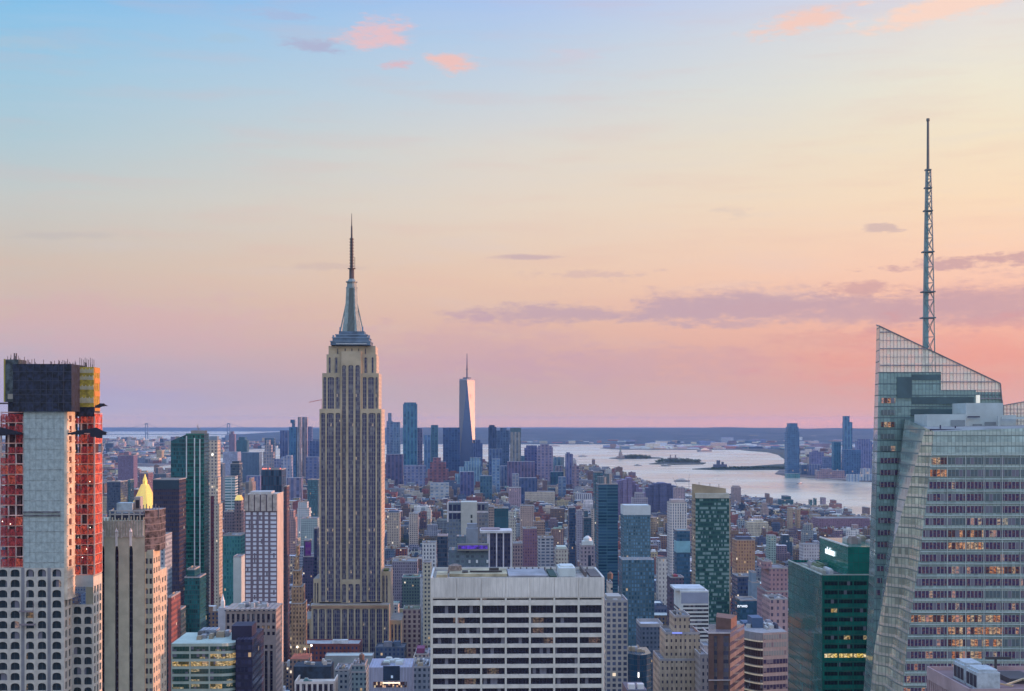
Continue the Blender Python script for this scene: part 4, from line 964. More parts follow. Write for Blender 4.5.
# ================================================================ NEAR AND MIDDLE BUILDINGS
ROOFG = plain((.22, .22, .24), .9, var=.3, scale=.1, name='roof_gravel')
ROOFL = plain((.42, .42, .42), .9, var=.25, scale=.1)
def tower(name, label, tiers, D, d, mat, roof=None, cat='tower', mech=None, group=None, tank=False, seed=1, clutter=0, spire=0, side=None, silh=True, parapet=1.0, slope=None):
    """tiers: [(px0, px1, py_top), ...] from the top down; each lower tier is wider"""
    roof = roof or ROOFG
    x0, x1 = min(t_[0] for t_ in tiers), max(t_[1] for t_ in tiers)
    b = Bld(name, label, cat, (x0 + x1) / 2, D, group)
    FOOT.append((x0, x1, tiers[0][2], D, D + d))
    zb = None; n = len(tiers); prev_z = 0
    wall = MB(); rf = MB(); pr = MB(); info = []
    for i, (a, c, top) in enumerate(reversed(tiers)):
        ins = i * min(2.5, d * .08); dd = d - 2 * ins
        if silh: a, c = fpx(a, c, D, d)
        xa, xb, zt = b.x(a, ins), b.x(c, ins), b.z(top, ins)
        wall.box(xa, xb, ins, ins + dd, prev_z if i else 0, zt, 0, 0 if side is None else 0)
        rf.box(xa + .02, xb - .02, ins + .02, ins + dd - .02, zt, zt + .05)
        if D < 4500 and parapet:
            th = .5
            for q in ((xa, xb, ins - .06, ins + th), (xa, xb, ins + dd - th, ins + dd + .06), (xa - .06, xa + th, ins + .5, ins + dd - .5), (xb - th, xb + .06, ins + .5, ins + dd - .5)):
                pr.box(*q, zt + .01, zt + .06 + parapet, bottom=True)
        prev_z = zt; info = [xa, xb, ins, dd, zt]
    b.part('wall', wall, [mat, mat]); b.part('roof', rf, roof)
    if pr.f: b.part('parapet', pr, plain((.36, .34, .34), .85))
    xa, xb, ins, dd, zt = info; w_ = xb - xa
    if mech:
        f0, f1, h, mm = mech
        mb = MB(); mb.box(xa + w_ * f0, xa + w_ * f1, ins + dd * .2, ins + dd * .8, zt + .05, zt + h); b.part('penthouse', mb, [mm, ROOFG])
    if clutter: roof_clutter(b, xa, xb, ins, ins + dd, zt + .05, clutter, max(2.5, w_ * .09), seed)
    if tank: water_tank(b, xa + w_ * .65, ins + dd * .5, zt + .05, max(1.8, w_ * .06), max(3.2, w_ * .1))
    if spire:
        mb = MB(); mb.cyl(xa + w_ / 2, ins + dd / 2, max(.4, D * .0003), .15, zt, zt + spire, 6); b.part('antenna', mb, plain((.15, .15, .17), .6))
    b.info = info
    return b
def darkm(c=(.025, .04, .07), **kw): return facade((.05, .07, .11), c, kw.pop('pu', 1.8), kw.pop('pv', 4.), .86, .7, lit=kw.pop('lit', .02), gr=.12, **kw)
# --- left side
b = tower('gold_pyramid_tower', 'stone tower topped by a bright gold pyramid roof', [(136, 154, 512)], 2350, 28, facade((.34, .30, .27), pu=3, fv=.6), cat='tower')
xa, xb, ins, dd, zt = b.info; cxm, cym = (xa + xb) / 2, ins + dd / 2; hw_ = (b.x(156.2) - b.x(133.8)) / 2 * 1.22
GOLD = plain((.95, .66, .16), .4, .5, var=.12, scale=.5, emit=(1, .60, .14), estr=.25, name='glowing_gilded_tiles')  # gilding with a faint glow of its own to look brightly lit
base = b.z(508)
def rng(h, z_, n=8): return [(cxm + h * math.cos(math.pi / 8 + i * math.pi / 4), cym + h * math.sin(math.pi / 8 + i * math.pi / 4), z_) for i in range(8)]
mb = MB(); mb.frustum(rng(hw_ * 1.05, base), rng(hw_ * .27, b.z(484.5))); mb.frustum(rng(hw_ * .17, b.z(484.5)), rng(hw_ * .16, b.z(481.5)))
mb.frustum(rng(hw_ * .19, b.z(481.5)), rng(hw_ * .02, b.z(474.2))); b.part('gold_roof', mb, GOLD)
mb = MB(); mb.frustum(rng(hw_ * 1.1, base - 6), rng(hw_ * 1.1, base)); b.part('cornice', mb, plain((.42, .38, .34), .8))
GGn = facade((.03, .10, .10), (.02, .12, .11), 1.6, 3.6, .84, .72, lit=.012, gr=.12, tint=.9)
b = Bld('tall_green_tower', 'tall dark green glass tower with two thin white fins, behind the stone tower with slots', 'tower', 190, 1300)
x = lambda px, y=0.: b.x(px, y)
z = lambda py, y=0.: b.z(py, y)
mb = MB(); mb.prism([(x(186), 0), (x(204), 0), (x(204), 24), (x(186), 24)], 0, z(433.5)); b.part('front_wall', mb, [glassmat((.012, .10, .085), .12, 1.5, 3.7, (.01, .04, .045), .2, 1.4, spandrel=(.03, .20, .16), sf=.4, lit=.002, lite=1.), ROOFG])
mb = MB(); mb.prism([(x(171, 8), 8), (x(186), .5), (x(186), 24), (x(171, 8), 26)], 0, z(439), zt=[z(441), z(434.5), z(434.5), z(441)]); b.part('angled_wall', mb, [glassmat((.012, .09, .11), .1, 1.5, 3.7, (.01, .05, .06), .2, 1.2, spandrel=(.02, .15, .17), sf=.3, lit=.002), ROOFG])
mb = MB(); 
for px_, t_ in ((186.6, 436), (194.6, 438), (199.9, 439)): mb.box(x(px_) - .45, x(px_) + .45, -.7, 0, z(700) if px_ > 187 else z(478), z(t_))
b.part('white_fin', mb, plain((.62, .64, .66), .5))
mb = MB(); mb.box(x(190), x(203.5), 4, 18, z(433.5), z(430.5)); mb.box(x(175, 9), x(178, 9), 12, 16, z(440), z(436.5)); mb.tube((x(197), 8, z(431)), (x(195.6), 8, z(424.5)), .4); mb.tube((x(197), 8, z(428)), (x(199), 8, z(430)), .3); b.part('roof_plant', mb, plain((.30, .26, .25), .8))
FOOT.append((171, 209, 433, 1300, 1330))
b = tower('beige_slab', 'narrow beige slab with a maroon recess, right of the tall green tower', [(207.5, 220.5, 441)], 1520, 18, facade((.50, .43, .36), (.06, .06, .09), 3.6, 3.4, .45, .5, lit=.03), mech=(.1, .9, 5, plain((.2, .26, .34), .7)))
mb = MB(); mb.box(b.x(210.8), b.x(216.6), -.6, -.05, b.z(640), b.z(496)); b.part('maroon_recess', mb, facade((.13, .03, .05), (.05, .02, .04), 3, 3.4, .5, .5, lit=.01))
mb = MB(); mb.box(b.x(212), b.x(213), -.5, -.1, b.z(455.5), b.z(453.5)); b.part('beacon', mb, plain((.9, .9, .8), .5, emit=(1, .96, .85), estr=4))
tower('stepped_beige_slab', 'lower beige stepped slab edge just right of the narrow maroon striped slab', [(214, 219.5, 478), (214, 222.5, 505)], 1450, 22, facade((.54, .46, .37), (.10, .08, .08), 3, 3.4, .4, .5, lit=.03))
b = tower('navy_office_slab', 'broad dark navy slab left of the tall green glass tower', [(153, 186, 480)], 1230, 30, facade((.05, .035, .05), (.018, .02, .05), 1.7, 3.8, .8, .62, lit=.006, tint=.3), cat='tower', parapet=.8)
mb = MB(); mb.box(b.info[0] - .1, b.info[1] + .1, -.12, -.02, b.z(489), b.z(480)); b.part('blank_top_band', mb, plain((.015, .04, .07), .6))
tower('grey_setback_slab', 'small grey slab with a cream right side, in front of the broad navy slab', [(157, 172, 536)], 1080, 26, facade((.34, .38, .42), (.06, .07, .1), 3.2, 3.4, .45, .5, lit=.02), clutter=3, seed=4)
tower('low_green_tower', 'stubby teal glass block at the foot of the tall green tower', [(187, 201, 570), (184.5, 206, 578)], 1090, 26, glassmat((.012, .10, .11), .12, 1.5, 3.6, (.01, .05, .06), .18, 1.3, spandrel=(.02, .15, .15), sf=.35), clutter=2)
tower('small_teal_block', 'dark teal rooftop block left of the stubby teal glass block', [(168, 186, 612)], 1060, 30, facade((.06, .10, .13), (.02, .05, .07), 2, 3.8, .7, .6), clutter=4, seed=3)
tower('purple_far_tower', 'lone dull purple tower above the low quarter on the far left', [(118, 137.5, 455.5)], 4100, 50, facade((.16, .12, .19), (.10, .09, .16), 4, 4, .5, .5, lit=0), mech=(.35, .65, 10, plain((.2, .15, .2), .8)))
tower('dark_blue_pair', 'dark blue block just left of the gold pyramid', [(107, 128, 482)], 2300, 50, darkm(), clutter=3, seed=3)
tower('teal_block_behind_pyramid', 'small teal block between the dark blue block and the gold pyramid', [(128, 134, 480)], 2600, 30, darkm((.03, .09, .1)))
tower('plum_block', 'plum coloured block right behind the gold pyramid', [(139, 153, 473.5)], 3300, 50, facade((.2, .12, .16), pu=4, fv=.5))
tower('slate_riverside_block', 'slate blue ragged block left of the tall green tower top', [(156, 163, 468), (154, 171, 474)], 3700, 60, facade((.09, .12, .17), pu=4, fv=.5))
tower('red_brick_slab', 'red brick slab with a bright edge below the small grey slab', [(168, 180.5, 598)], 960, 30, facade((.28, .10, .09), (.04, .03, .05), 3, 3.6, .5, .5, lit=.03), clutter=2)
tower('tall_tower_with_white_floors', 'dark teal tower with pale striped floors, right of the beige slabs', [(230.5, 242.5, 464)], 2100, 30, facade((.06, .09, .12), (.02, .04, .07), 2, 3.8, .8, .7, lit=.02), mech=(.1, .9, 4, plain((.05, .07, .1), .7)))
tower('pale_striped_block', 'pale banded glass block adjoining the dark teal tower on its left', [(225, 238, 477)], 2000, 25, facade((.42, .48, .50), (.05, .12, .14), 50, 3.8, .98, .5, lit=.02))
tower('wide_grey_blue_tower', 'wide flat grey blue tower behind the dark teal tower', [(223, 241, 452)], 4600, 70, facade((.26, .28, .38), (.18, .22, .32), 5, 5, .5, .5, lit=0))
tower('slate_blue_slab', 'slate blue slab right beside the wide flat grey blue tower', [(241, 262, 452.5)], 5000, 70, facade((.10, .17, .26), pu=5, fv=.5, lit=0))
tower('teal_domed_block', 'teal block with rounded shoulders on the left horizon', [(239, 247, 437), (236.5, 249, 440)], 5600, 60, facade((.05, .15, .20), pu=5, fv=.5, lit=0))
tower('mauve_square_tower', 'slender mauve tower in front of the right bridge pylon', [(230.5, 234.5, 431.5), (229, 236, 434)], 6200, 35, facade((.22, .18, .27), pu=5, fv=.5, lit=0))
b = tower('gold_roofed_house', 'small block with a lit gold mansard above the low teal facade', [(234.5, 243.5, 500.5)], 1500, 18, facade((.2, .16, .18), pu=3), parapet=0)
mb = MB(); xa, xb, ins, dd, zt = b.info; mb.frustum([(xa, ins, zt + .1), (xb, ins, zt + .1), (xb, ins + dd, zt + .1), (xa, ins + dd, zt + .1)], [(xa + 1.5, ins + 4, zt + 5), (xb - 1.5, ins + 4, zt + 5), (xb - 1.5, ins + dd - 3, zt + 5), (xa + 1.5, ins + dd - 3, zt + 5)]); b.part('gold_mansard', mb, GOLD)
tower('teal_facade_tower', 'bright teal flat tower left of the white windowed hotel', [(223, 246, 536)], 1300, 30, facade((.04, .20, .20), (.02, .10, .12), 2.4, 3.6, .5, .6, lit=.01, tint=.6), clutter=3, seed=8)
tower('blank_white_wall_block', 'blank off white wall block joined to the white windowed hotel', [(233.3, 245.3, 557.5)], 1140, 20, plain((.50, .54, .52), .85, var=.06))
tower('brown_penthouse_block', 'brown peaked block above the bright teal flat tower', [(224, 245, 512)], 1700, 30, facade((.16, .13, .16), pu=3, fv=.55, lit=.02), clutter=5, seed=6)
b = Bld('white_church_spire', 'tiny white church steeple at street level left of the brown colonnade block', 'church', 222, 980)
mb = MB(); mb.box(b.x(218), b.x(226), 0, 12, 0, b.z(608)); b.part('nave', mb, plain((.45, .46, .5), .85))
mb = MB(); mb.box(b.x(220.5), b.x(224), 1, 4, b.z(608), b.z(601)); mb.cyl(b.x(222.2), 2.5, 1.2, .05, b.z(601), b.z(594), 6); b.part('steeple', mb, plain((.75, .76, .74), .8))
FOOT.append((218, 226, 594, 980, 992))
# white windowed hotel
b = Bld('white_windowed_hotel', 'pale hotel tower with a grid of white panes and a ribbed blank crown', 'tower', 262, 1000)
x = lambda px, y=0.: b.x(px, y)
z = lambda py, y=0.: b.z(py, y)
W0, W1 = x(245), x(277)
cols = [(x(a) - W0, x(c) - W0) for a, c in ((245.8, 250.6), (253, 256.4), (258.8, 262.2), (264.7, 268.1), (270.4, 276.2))]
rws = []; py = 512.2
while py < 640: rws.append((z(py + 2.9), z(py))); py += 4.3
wl = MB(); pn = grid_wall(wl, (W0, 0, 0), (1, 0, 0), (0, -1, 0), W1 - W0, 0, z(494.5), cols, rws[::-1], .25)
b.part('front_wall', wl, plain((.17, .14, .18), .85, var=.06))
pn.sort(key=lambda p: -p[0][0][2]); add_panes(b, pn, window_mat((.62, .66, .76), 1.2, 3.2, (.5, .5, .6), .1, lit=.0, blind=.05, gr=.3, interior=(.80, .80, .88), cluster=3), 'window', 100)  # blue-white panes: the reflected sky is painted into the glass colour
mb = MB(); cc = plain((.42, .37, .34), .85, var=.2, scale=.3)
for a, c in ((244.9, 248.5), (249.5, 254), (255.2, 260), (261.2, 266), (267.2, 272), (273, 277)): mb.box(x(a), x(c), -.9, -.02, z(511), z(493.8))
b.part('ribbed_crown', mb, cc)
mb = MB(); mb.box(W0, W1, .3, 33, 0, z(494.5) - .02); mb.box(W1 - .02, W1 + .12, .0, 33, 0, z(493.8)); b.part('side_wall', mb, [plain((.52, .44, .38), .85, var=.08), ROOFG])  # beige side: warm sunlight is painted into the wall colour
mb = MB(); mb.box(x(249), x(270), 6, 24, z(494.5), z(492)); b.part('penthouse', mb, plain((.45, .45, .46), .8))
FOOT.append((244, 285, 492, 1000, 1034))
b = tower('blue_black_tower', 'blue black glass tower with vertical fins and red roof lights, behind the white windowed hotel', [(261.2, 286, 470)], 1420, 34, facade((.04, .05, .09), (.012, .04, .075), 2.6, 9, .8, .93, lit=.0, gr=.15), side=None)
mb = MB(); rr = random.Random(4)
for i in range(7): xx = b.info[0] + rr.random() * (b.info[1] - b.info[0]); mb.box(xx, xx + .9, -.3, .3, b.info[4] + 1, b.info[4] + 1.8)
b.part('red_roof_lights', mb, plain((.8, .1, .08), .5, emit=(1, .18, .12), estr=2.5))
tower('dark_brown_slab', 'thin dark brown slab right of the white windowed hotel', [(284, 288, 487)], 1350, 20, facade((.12, .07, .09), pu=3, fv=.55))
# brown colonnade block
b = Bld('brown_colonnade_block', 'brown stone block with a colonnade storey, in front of the white windowed hotel', 'office block', 252, 900)
x = lambda px, y=0.: b.x(px, y)
z = lambda py, y=0.: b.z(py, y)
W0, W1 = x(225.5), x(275.8); br = plain((.30, .24, .23), .85, var=.1, scale=.2)
wl = MB(); cols = [(W0 * 0 + (W1 - W0) * (i + .25) / 10, (W1 - W0) * (i + .8) / 10) for i in range(10)]
rws = [(z(635.4), z(631.8)), (z(629), z(625.6)), (z(622.8), z(613.8))]
pn = grid_wall(wl, (W0, 0, 0), (1, 0, 0), (0, -1, 0), W1 - W0, z(640.5), z(611), cols, rws, .8)
W2 = x(253.5); c2 = [(x(a) - W2, x(c) - W2) for a, c in ((255.2, 257.6), (259.8, 262.6), (264.8, 267.4), (269.8, 272.6))]
pn += grid_wall(wl, (W2, 0, 0), (1, 0, 0), (0, -1, 0), W1 - W2, 0, z(640.5), c2, [(.4, z(651)), (z(649), z(645))], .8)
pn += grid_wall(wl, (W0, 0, 0), (1, 0, 0), (0, -1, 0), W2 - W0, 0, z(640.5), [(x(a) - W0, x(c) - W0) for a, c in ((228, 231), (234, 237), (240, 243), (246, 249))], [(.4, z(645))], .8)
b.part('front_wall', wl, br); pn.sort(key=lambda p: -p[2][0][2])
add_panes(b, pn, window_mat((.012, .014, .04), 1.3, 3.7, (.06, .05, .07), .14, lit=.04, lite=.3, blind=.1, hf=.2), 'window', 60)
mb = MB(); mb.box(W0 - .4, W1 + .4, -.5, 29, z(611), z(611) + 1.3); mb.box(W1 - .02, W1 + .1, 0, 28, 0, z(611)); b.part('cornice_and_side', mb, [facade((.38, .31, .28), (.03, .03, .05), 3, 3.8, .45, .5, lit=.01), plain((.33, .33, .34), .9, var=.3)])
roof_clutter(b, W0 + 2, W1 - 2, 4, 26, z(611) + 1.3, 9, 3, 12, ((.35, .36, .38), (.45, .46, .46), (.2, .2, .22)))
FOOT.append((225, 284, 603, 900, 930))
# green banded block, bottom left
b = Bld('green_banded_block', 'low green glass block with pale floor bands, warm lit storeys and a curved corner', 'office block', 205, 820)
x = lambda px, y=0.: b.x(px, y)
z = lambda py, y=0.: b.z(py, y)
plan = [(x(171.5), 0), (x(222), 0)] + [(x(222) + 8.2 * math.sin(a_), 26 * (1 - math.cos(a_)) * .35) for a_ in [i * math.pi / 10 for i in range(1, 6)]] + [(x(236), 44), (x(171.5), 44)]
mb = MB(); mb.prism(plan, 0, z(643.5)); b.part('body', mb, [plain((.42, .50, .44), .8, var=.08), plain((.34, .36, .36), .9, var=.3)])
gb = window_mat((.02, .07, .06), 1.6, 4.24, (.04, .10, .09), .1, lit=.12, lite=.5, litcol=(1, .7, .3), blind=.06, interior=(.10, .12, .08), cluster=3)
gl = window_mat((.10, .09, .03), 1.6, 4.24, (.08, .10, .06), .1, lit=.75, lite=.75, litcol=(1, .55, .12), blind=.1, interior=(.3, .16, .06), cluster=3)
py = 646.4; i = 0
while py < 1000:
    for pa, pb in ((172.5, 189.3), (190.8, 208.6), (210, 222)):
        mb = MB(); mb.box(x(pa), x(pb), -.12, -.02, z(py + 4.7), z(py)); b.part('window_band', mb, gl if i == 2 or (i in (1, 5) and pa > 205) else gb)
    q = [(p[0] + .0, p[1]) for p in plan[1:7]]; mb = MB()
    for (xa_, ya_), (xb_, yb_) in zip(q, q[1:]): mb.face([(xa_ + .02, ya_ - .1, z(py + 4.7)), (xb_ + .06, yb_ - .04, z(py + 4.7)), (xb_ + .06, yb_ - .04, z(py)), (xa_ + .02, ya_ - .1, z(py))], [(xa_, z(py + 4.7)), (xb_, z(py + 4.7)), (xb_, z(py)), (xa_, z(py))])
    b.part('curved_window_band', mb, gl if i in (1, 2) else gb)
    py += 7.5; i += 1
mb = MB(); mb.box(x(235.2), x(252), 1, 46, 0, z(640)); b.part('navy_end_block', mb, [facade((.02, .02, .05), (.012, .012, .04), 2, 4.2, .8, .6, lit=.004), plain((.10, .09, .11), .9)])
mb = MB(); mb.box(x(228), x(248.5), 12, 30, z(643.5), z(626, 12)); b.part('navy_penthouse', mb, [plain((.02, .018, .05), .7, var=.2), plain((.12, .12, .14), .9)])
roof_clutter(b, x(185), x(225), 10, 42, z(643.5), 8, 3.5, 4); 
mb = MB(); mb.box(x(190), x(207), 30, 42, z(643.5), z(630, 30)); b.part('rooftop_house', mb, facade((.28, .32, .38), (.06, .07, .1), 2.5, 3, .6, .4, lit=0))
FOOT.append((170, 254, 626, 820, 866))
# dark topped white pier block and the lavender block, bottom
b = Bld('white_pier_block', 'small office block with white piers and a dark blank upper box, below the spired skyscraper', 'office block', 317, 820)
x = lambda px, y=0.: b.x(px, y)
z = lambda py, y=0.: b.z(py, y)
wl = MB(); W0, W1 = x(294.6), x(334.5)
pn = grid_wall(wl, (W0, 0, 0), (1, 0, 0), (0, -1, 0), W1 - W0, 0, z(681.3), [(x(a) - W0, x(a + 3.6) - W0) for a in (296, 302, 307.6, 313, 318.6, 324, 329.6)], [(.4, z(684))], .6)
b.part('front_wall', wl, plain((.66, .62, .60), .8)); add_panes(b, pn, window_mat((.012, .014, .04), 1.3, 3.7, (.05, .05, .07), .14, lit=.03, hf=.2), 'window_strip')
mb = MB(); mb.box(W0, W1, 1, 22, 0, z(681.3) - 2.5); mb.box(W1 - .7, W1, 0, 22, 0, z(681.3)); mb.box(W0, W0 + .7, .7, 22, 0, z(681.3)); b.part('body', mb, [plain((.66, .58, .50), .8), plain((.22, .2, .2), .9)])
mb = MB(); mb.box(x(293.5, 22), x(331, 22), 22, 40, 0, z(666.5, 22)); b.part('dark_upper_box', mb, [plain((.015, .03, .055), .7, var=.4, scale=.3), plain((.3, .3, .3), .9)])
roof_clutter(b, x(296), x(330), 24, 38, z(666.5, 22), 7, 2.6, 5, ((.5, .45, .4), (.55, .55, .55), (.2, .2, .2))); roof_clutter(b, W0 + 2, W1 - 2, 3, 20, z(681.3) - 2.5, 5, 3, 7, ((.4, .38, .38), (.5, .45, .4), (.1, .2, .2)))
FOOT.append((293, 340, 664, 820, 862))
b = Bld('lavender_block', 'lavender grey block with a square dark blue panel above a band of bright lights', 'office block', 390, 780)
x = lambda px, y=0.: b.x(px, y)
z = lambda py, y=0.: b.z(py, y)
mb = MB(); mb.box(x(368.8), x(412), 0, 30, 0, z(667.4)); b.part('wall', mb, [facade((.30, .30, .38), (.22, .22, .30), 1.6, 100, .12, 1, lit=0), plain((.30, .34, .34), .9, var=.3)])
mb = MB(); mb.box(x(383.2), x(399.8), -.3, -.02, z(680.4), z(666)); b.part('dark_blue_panel', mb, plain((.012, .035, .08), .5, var=.3))
mb = MB(); mb.box(x(391), x(393), -.5, -.3, z(678), z(675.4)); b.part('panel_lamp', mb, plain((.3, .4, .5), .5, emit=(.5, .65, .9), estr=.4))
mb = MB(); mb.box(x(373.4), x(407), -.25, -.02, z(687.2), z(681.6)); b.part('lit_band', mb, window_mat((.03, .02, .03), 1.1, 3.2, (.06, .05, .07), .2, lit=.35, lite=1.4, litcol=(1, .5, .3), blind=.1, interior=(.3, .1, .08), cluster=1.1))
mb = MB(); mb.box(x(383), x(400), -.4, -.26, z(683.4), z(682.2)); b.part('bright_lamp_row', mb, plain((.9, .8, .7), .5, var=.9, scale=2.2, emit=(1, .72, .5), estr=1.8))
roof_clutter(b, x(370), x(411), 3, 28, z(667.4), 7, 2.4, 6, ((.5, .52, .5), (.45, .5, .45), (.2, .2, .22)))
FOOT.append((368, 413, 665, 780, 812))
tower('long_pale_canopy', 'long pale roofed hall across the foot of the spired skyscraper', [(325, 374, 656.5)], 1150, 16, plain((.30, .33, .33), .9), roof=plain((.50, .56, .53), .8, var=.08), cat='building', parapet=.6)
tower('grey_stair_block', 'low grey block with roof pipes, between the white pier block and the lavender block', [(335, 352, 671)], 960, 26, facade((.24, .26, .28), pu=3, fv=.5, lit=.03), cat='building', clutter=7, seed=21)
tower('teal_roofed_block', 'teal grey block with a stepped roof, touching the lavender block on its left', [(352, 368, 666), (349, 369, 673)], 1010, 30, facade((.20, .26, .27), pu=3, fv=.5, lit=.03), cat='building', clutter=7, seed=22, tank=True)
tower('lilac_roofed_block', 'low lilac grey block with a cluttered roof right of the lavender block', [(413, 431, 668)], 900, 36, facade((.22, .24, .28), pu=3, fv=.5, lit=.04), cat='building', clutter=9, seed=23)
tower('maroon_attic_block', 'block with a maroon attic and cream cornice behind the lilac grey block', [(415, 429, 655)], 1040, 24, facade((.34, .27, .24), pu=3, fv=.5, lit=.03), cat='building', clutter=4, seed=24, mech=(.1, .7, 4, plain((.18, .05, .12), .8)))
b = tower('red_roofed_hall', 'low hall with a flat rust red roof under floodlit billboards', [(290, 312, 659)], 1060, 26, facade((.3, .2, .16), pu=3), roof=plain((.42, .11, .06), .8, var=.2), cat='building', parapet=0)
mb = MB(); 
for px_ in (297, 301.5, 309): mb.box(b.x(px_, 20), b.x(px_ + .7, 20), 20, 20.6, b.z(659), b.z(646, 20))
mb.box(b.x(296, 20), b.x(311, 20), 20, 20.5, b.z(648, 20), b.z(645, 20)); b.part('billboard_frame', mb, plain((.42, .36, .22), .7))
mb = MB()
for px_, py_ in ((296.5, 647), (304, 649), (310.6, 645.5)): mb.box(b.x(px_, 19), b.x(px_ + 1.5, 19), 19, 19.4, b.z(py_ + .8, 19), b.z(py_ - .8, 19))
b.part('floodlights', mb, plain((.9, .85, .8), .5, emit=(1, .85, .75), estr=5))
# gothic stone tower, purple-lit block
b = tower('ornate_brown_tower', 'ornate golden brown masonry tower with a pointed top, left of the spired skyscraper', [(296.4, 299.4, 546), (294.4, 301, 557), (293, 303.2, 571), (291.5, 305.5, 587), (290.5, 307, 604)], 1190, 24, facade((.34, .22, .13), (.05, .03, .03), 2.6, 3.5, .4, .55, lit=.04, wvar=.4), spire=5, parapet=.8)
b = tower('purple_lit_block', 'dark block with glowing purple upper floors, between the ornate brown tower and the skyscraper', [(304, 311.5, 541), (303, 317, 557)], 1750, 26, facade((.07, .06, .12), pu=3, fv=.5))
mb = MB(); mb.box(b.x(305.2), b.x(311), -.3 + 1.8, 1.95, b.z(556), b.z(542)); b.part('purple_lights', mb, window_mat((.1, .02, .2), 3, 4, (.1, .02, .18), .3, lit=.7, lite=.16, litcol=(.40, .06, .8), blind=0, hf=.3, cluster=3))
tower('navy_edge_slab', 'thin navy slab hard against the left side of the spired skyscraper', [(314, 319, 529)], 1500, 20, darkm((.012, .015, .06)))
tower('teal_midrise', 'teal flat topped midrise left of the spired skyscraper shoulder', [(307.5, 320, 480)], 2800, 40, darkm((.03, .10, .12)), clutter=3)
tower('white_teal_stepped_block', 'white block with a teal stepped roof left of the spired skyscraper', [(298, 309, 502.5), (297, 311, 509)], 2400, 30, facade((.5, .5, .52), (.1, .16, .2), 3, 3.6, .5, .55, lit=.02), clutter=3)
tower('pale_teal_lowrise', 'pale teal wide lowrise behind the ornate brown tower', [(301, 320, 519)], 2300, 40, facade((.36, .46, .46), pu=3, fv=.5), clutter=3)
# --- centre
b = Bld('stepped_white_wall_tower', 'grey tower with a tall blank off white wall and dark corner windows behind white slab', 'tower', 470, 1500)
x = lambda px, y=0.: b.x(px, y)
z = lambda py, y=0.: b.z(py, y)
mb = MB(); mb.box(x(447.4), x(461), 0, 30, 0, z(502.5)); mb.box(x(477), x(488.6), 8, 30, 0, z(503.5)); b.part('body', mb, [facade((.16, .20, .24), (.07, .10, .15), 3, 4, .6, .5, lit=.01), ROOFL])
mb = MB(); mb.box(x(461), x(477), -1.5, 26, 0, z(502)); b.part('blank_wall', mb, [plain((.46, .48, .45), .85, var=.06), ROOFL])
mb = MB()
for pa, pb in ((449, 452), (453, 456.6), (457.2, 460.4)):
    mb.box(x(pa), x(pb), -.15, -.02, z(510.8), z(504.6)); mb.box(x(pa), x(pb), -.15, -.02, z(519), z(513.4))
for pa in (478, 482): mb.box(x(pa), x(pa + 2.6), 7.8, 7.98, z(510.6), z(505))
b.part('corner_windows', mb, plain((.03, .04, .10), .2))
mb = MB(); mb.box(x(447), x(488), -.5, -.16, z(512.6), z(511.2)); mb.box(x(447.2), x(448.6), -.5, -.16, z(522), z(502.4)); b.part('white_frame', mb, plain((.6, .6, .64), .7))
mb = MB(); mb.box(x(470.6), x(472.4), -1.7, -1.52, z(518), z(514.6)); mb.box(x(470.6), x(472.4), -1.7, -1.52, z(522.6), z(520)); b.part('slot_window', mb, plain((.03, .05, .06), .4))
FOOT.append((447, 489, 502, 1500, 1530))
b = Bld('grey_box_block', 'blue grey block with a glowing violet strip, just behind the white office slab roof', 'office block', 470, 1180)
x = lambda px, y=0.: b.x(px, y)
z = lambda py, y=0.: b.z(py, y)
mb = MB(); mb.box(x(449), x(488.6), 6, 34, 0, z(550.6)); mb.box(x(456.5), x(466), 8, 24, 0, z(537)); b.part('body', mb, [facade((.10, .15, .19), (.06, .08, .11), 4, 4, .6, .5, lit=.02), ROOFG])
mb = MB(); mb.box(x(466.2), x(478), 9, 22, z(552), z(528.5, 9)); mb.box(x(467.2), x(477), 12, 20, z(528.5, 9), z(524, 9)); b.part('grey_tower_box', mb, [plain((.20, .24, .30), .85, var=.1), ROOFG])
mb = MB(); mb.box(x(457.2), x(489), 2, 6, z(551), z(543.8)); b.part('canopy_frame', mb, plain((.24, .24, .22), .8))
mb = MB(); mb.box(x(458.2), x(487.6), 1.8, 1.98, z(549.2), z(545.6)); b.part('violet_strip', mb, plain((.12, .04, .5), .5, var=.6, scale=.35, emit=(.16, .08, .8), estr=.07))
mb = MB()
for px_ in (468.5, 476, 486.5): mb.box(x(px_), x(px_ + 2), 5, 5.8, z(563.6), z(560.6))
b.part('white_boxes', mb, plain((.6, .65, .68), .7))
FOOT.append((448, 490, 524, 1180, 1214))
b = Bld('white_fin_block', 'black glass block with four white vertical fins under a pale flat roof', 'office block', 497, 1260)
x = lambda px, y=0.: b.x(px, y)
z = lambda py, y=0.: b.z(py, y)
mb = MB(); mb.box(x(487.5), x(511.4), 0, 26, 0, z(533)); b.part('wall', mb, [facade((.05, .05, .09), (.02, .02, .05), 3, 3.8, .7, .6, lit=.005), ROOFG])
mb = MB(); mb.box(x(480), x(512.2), -2, 28, z(533), z(530.6)); b.part('roof_slab', mb, plain((.56, .56, .58), .8))
mb = MB()
for px_ in (487.8, 489.2, 496.6, 503.4, 511): mb.box(x(px_) - .55, x(px_) + .55, -.9, -.02, 0, z(533))
b.part('white_fin', mb, plain((.62, .60, .66), .7))
mb = MB(); mb.box(x(481), x(500), 6, 20, z(530.6), z(529)); b.part('roof_plant', mb, plain((.30, .26, .30), .8))
FOOT.append((480, 512, 529, 1260, 1288))
tower('dark_teal_glass_block', 'dark teal glass block just behind the pale flat roof with white fins', [(494, 508.5, 508.5)], 1900, 30, facade((.03, .08, .11), (.015, .06, .08), 6, 8, .9, .9, lit=0), clutter=2)
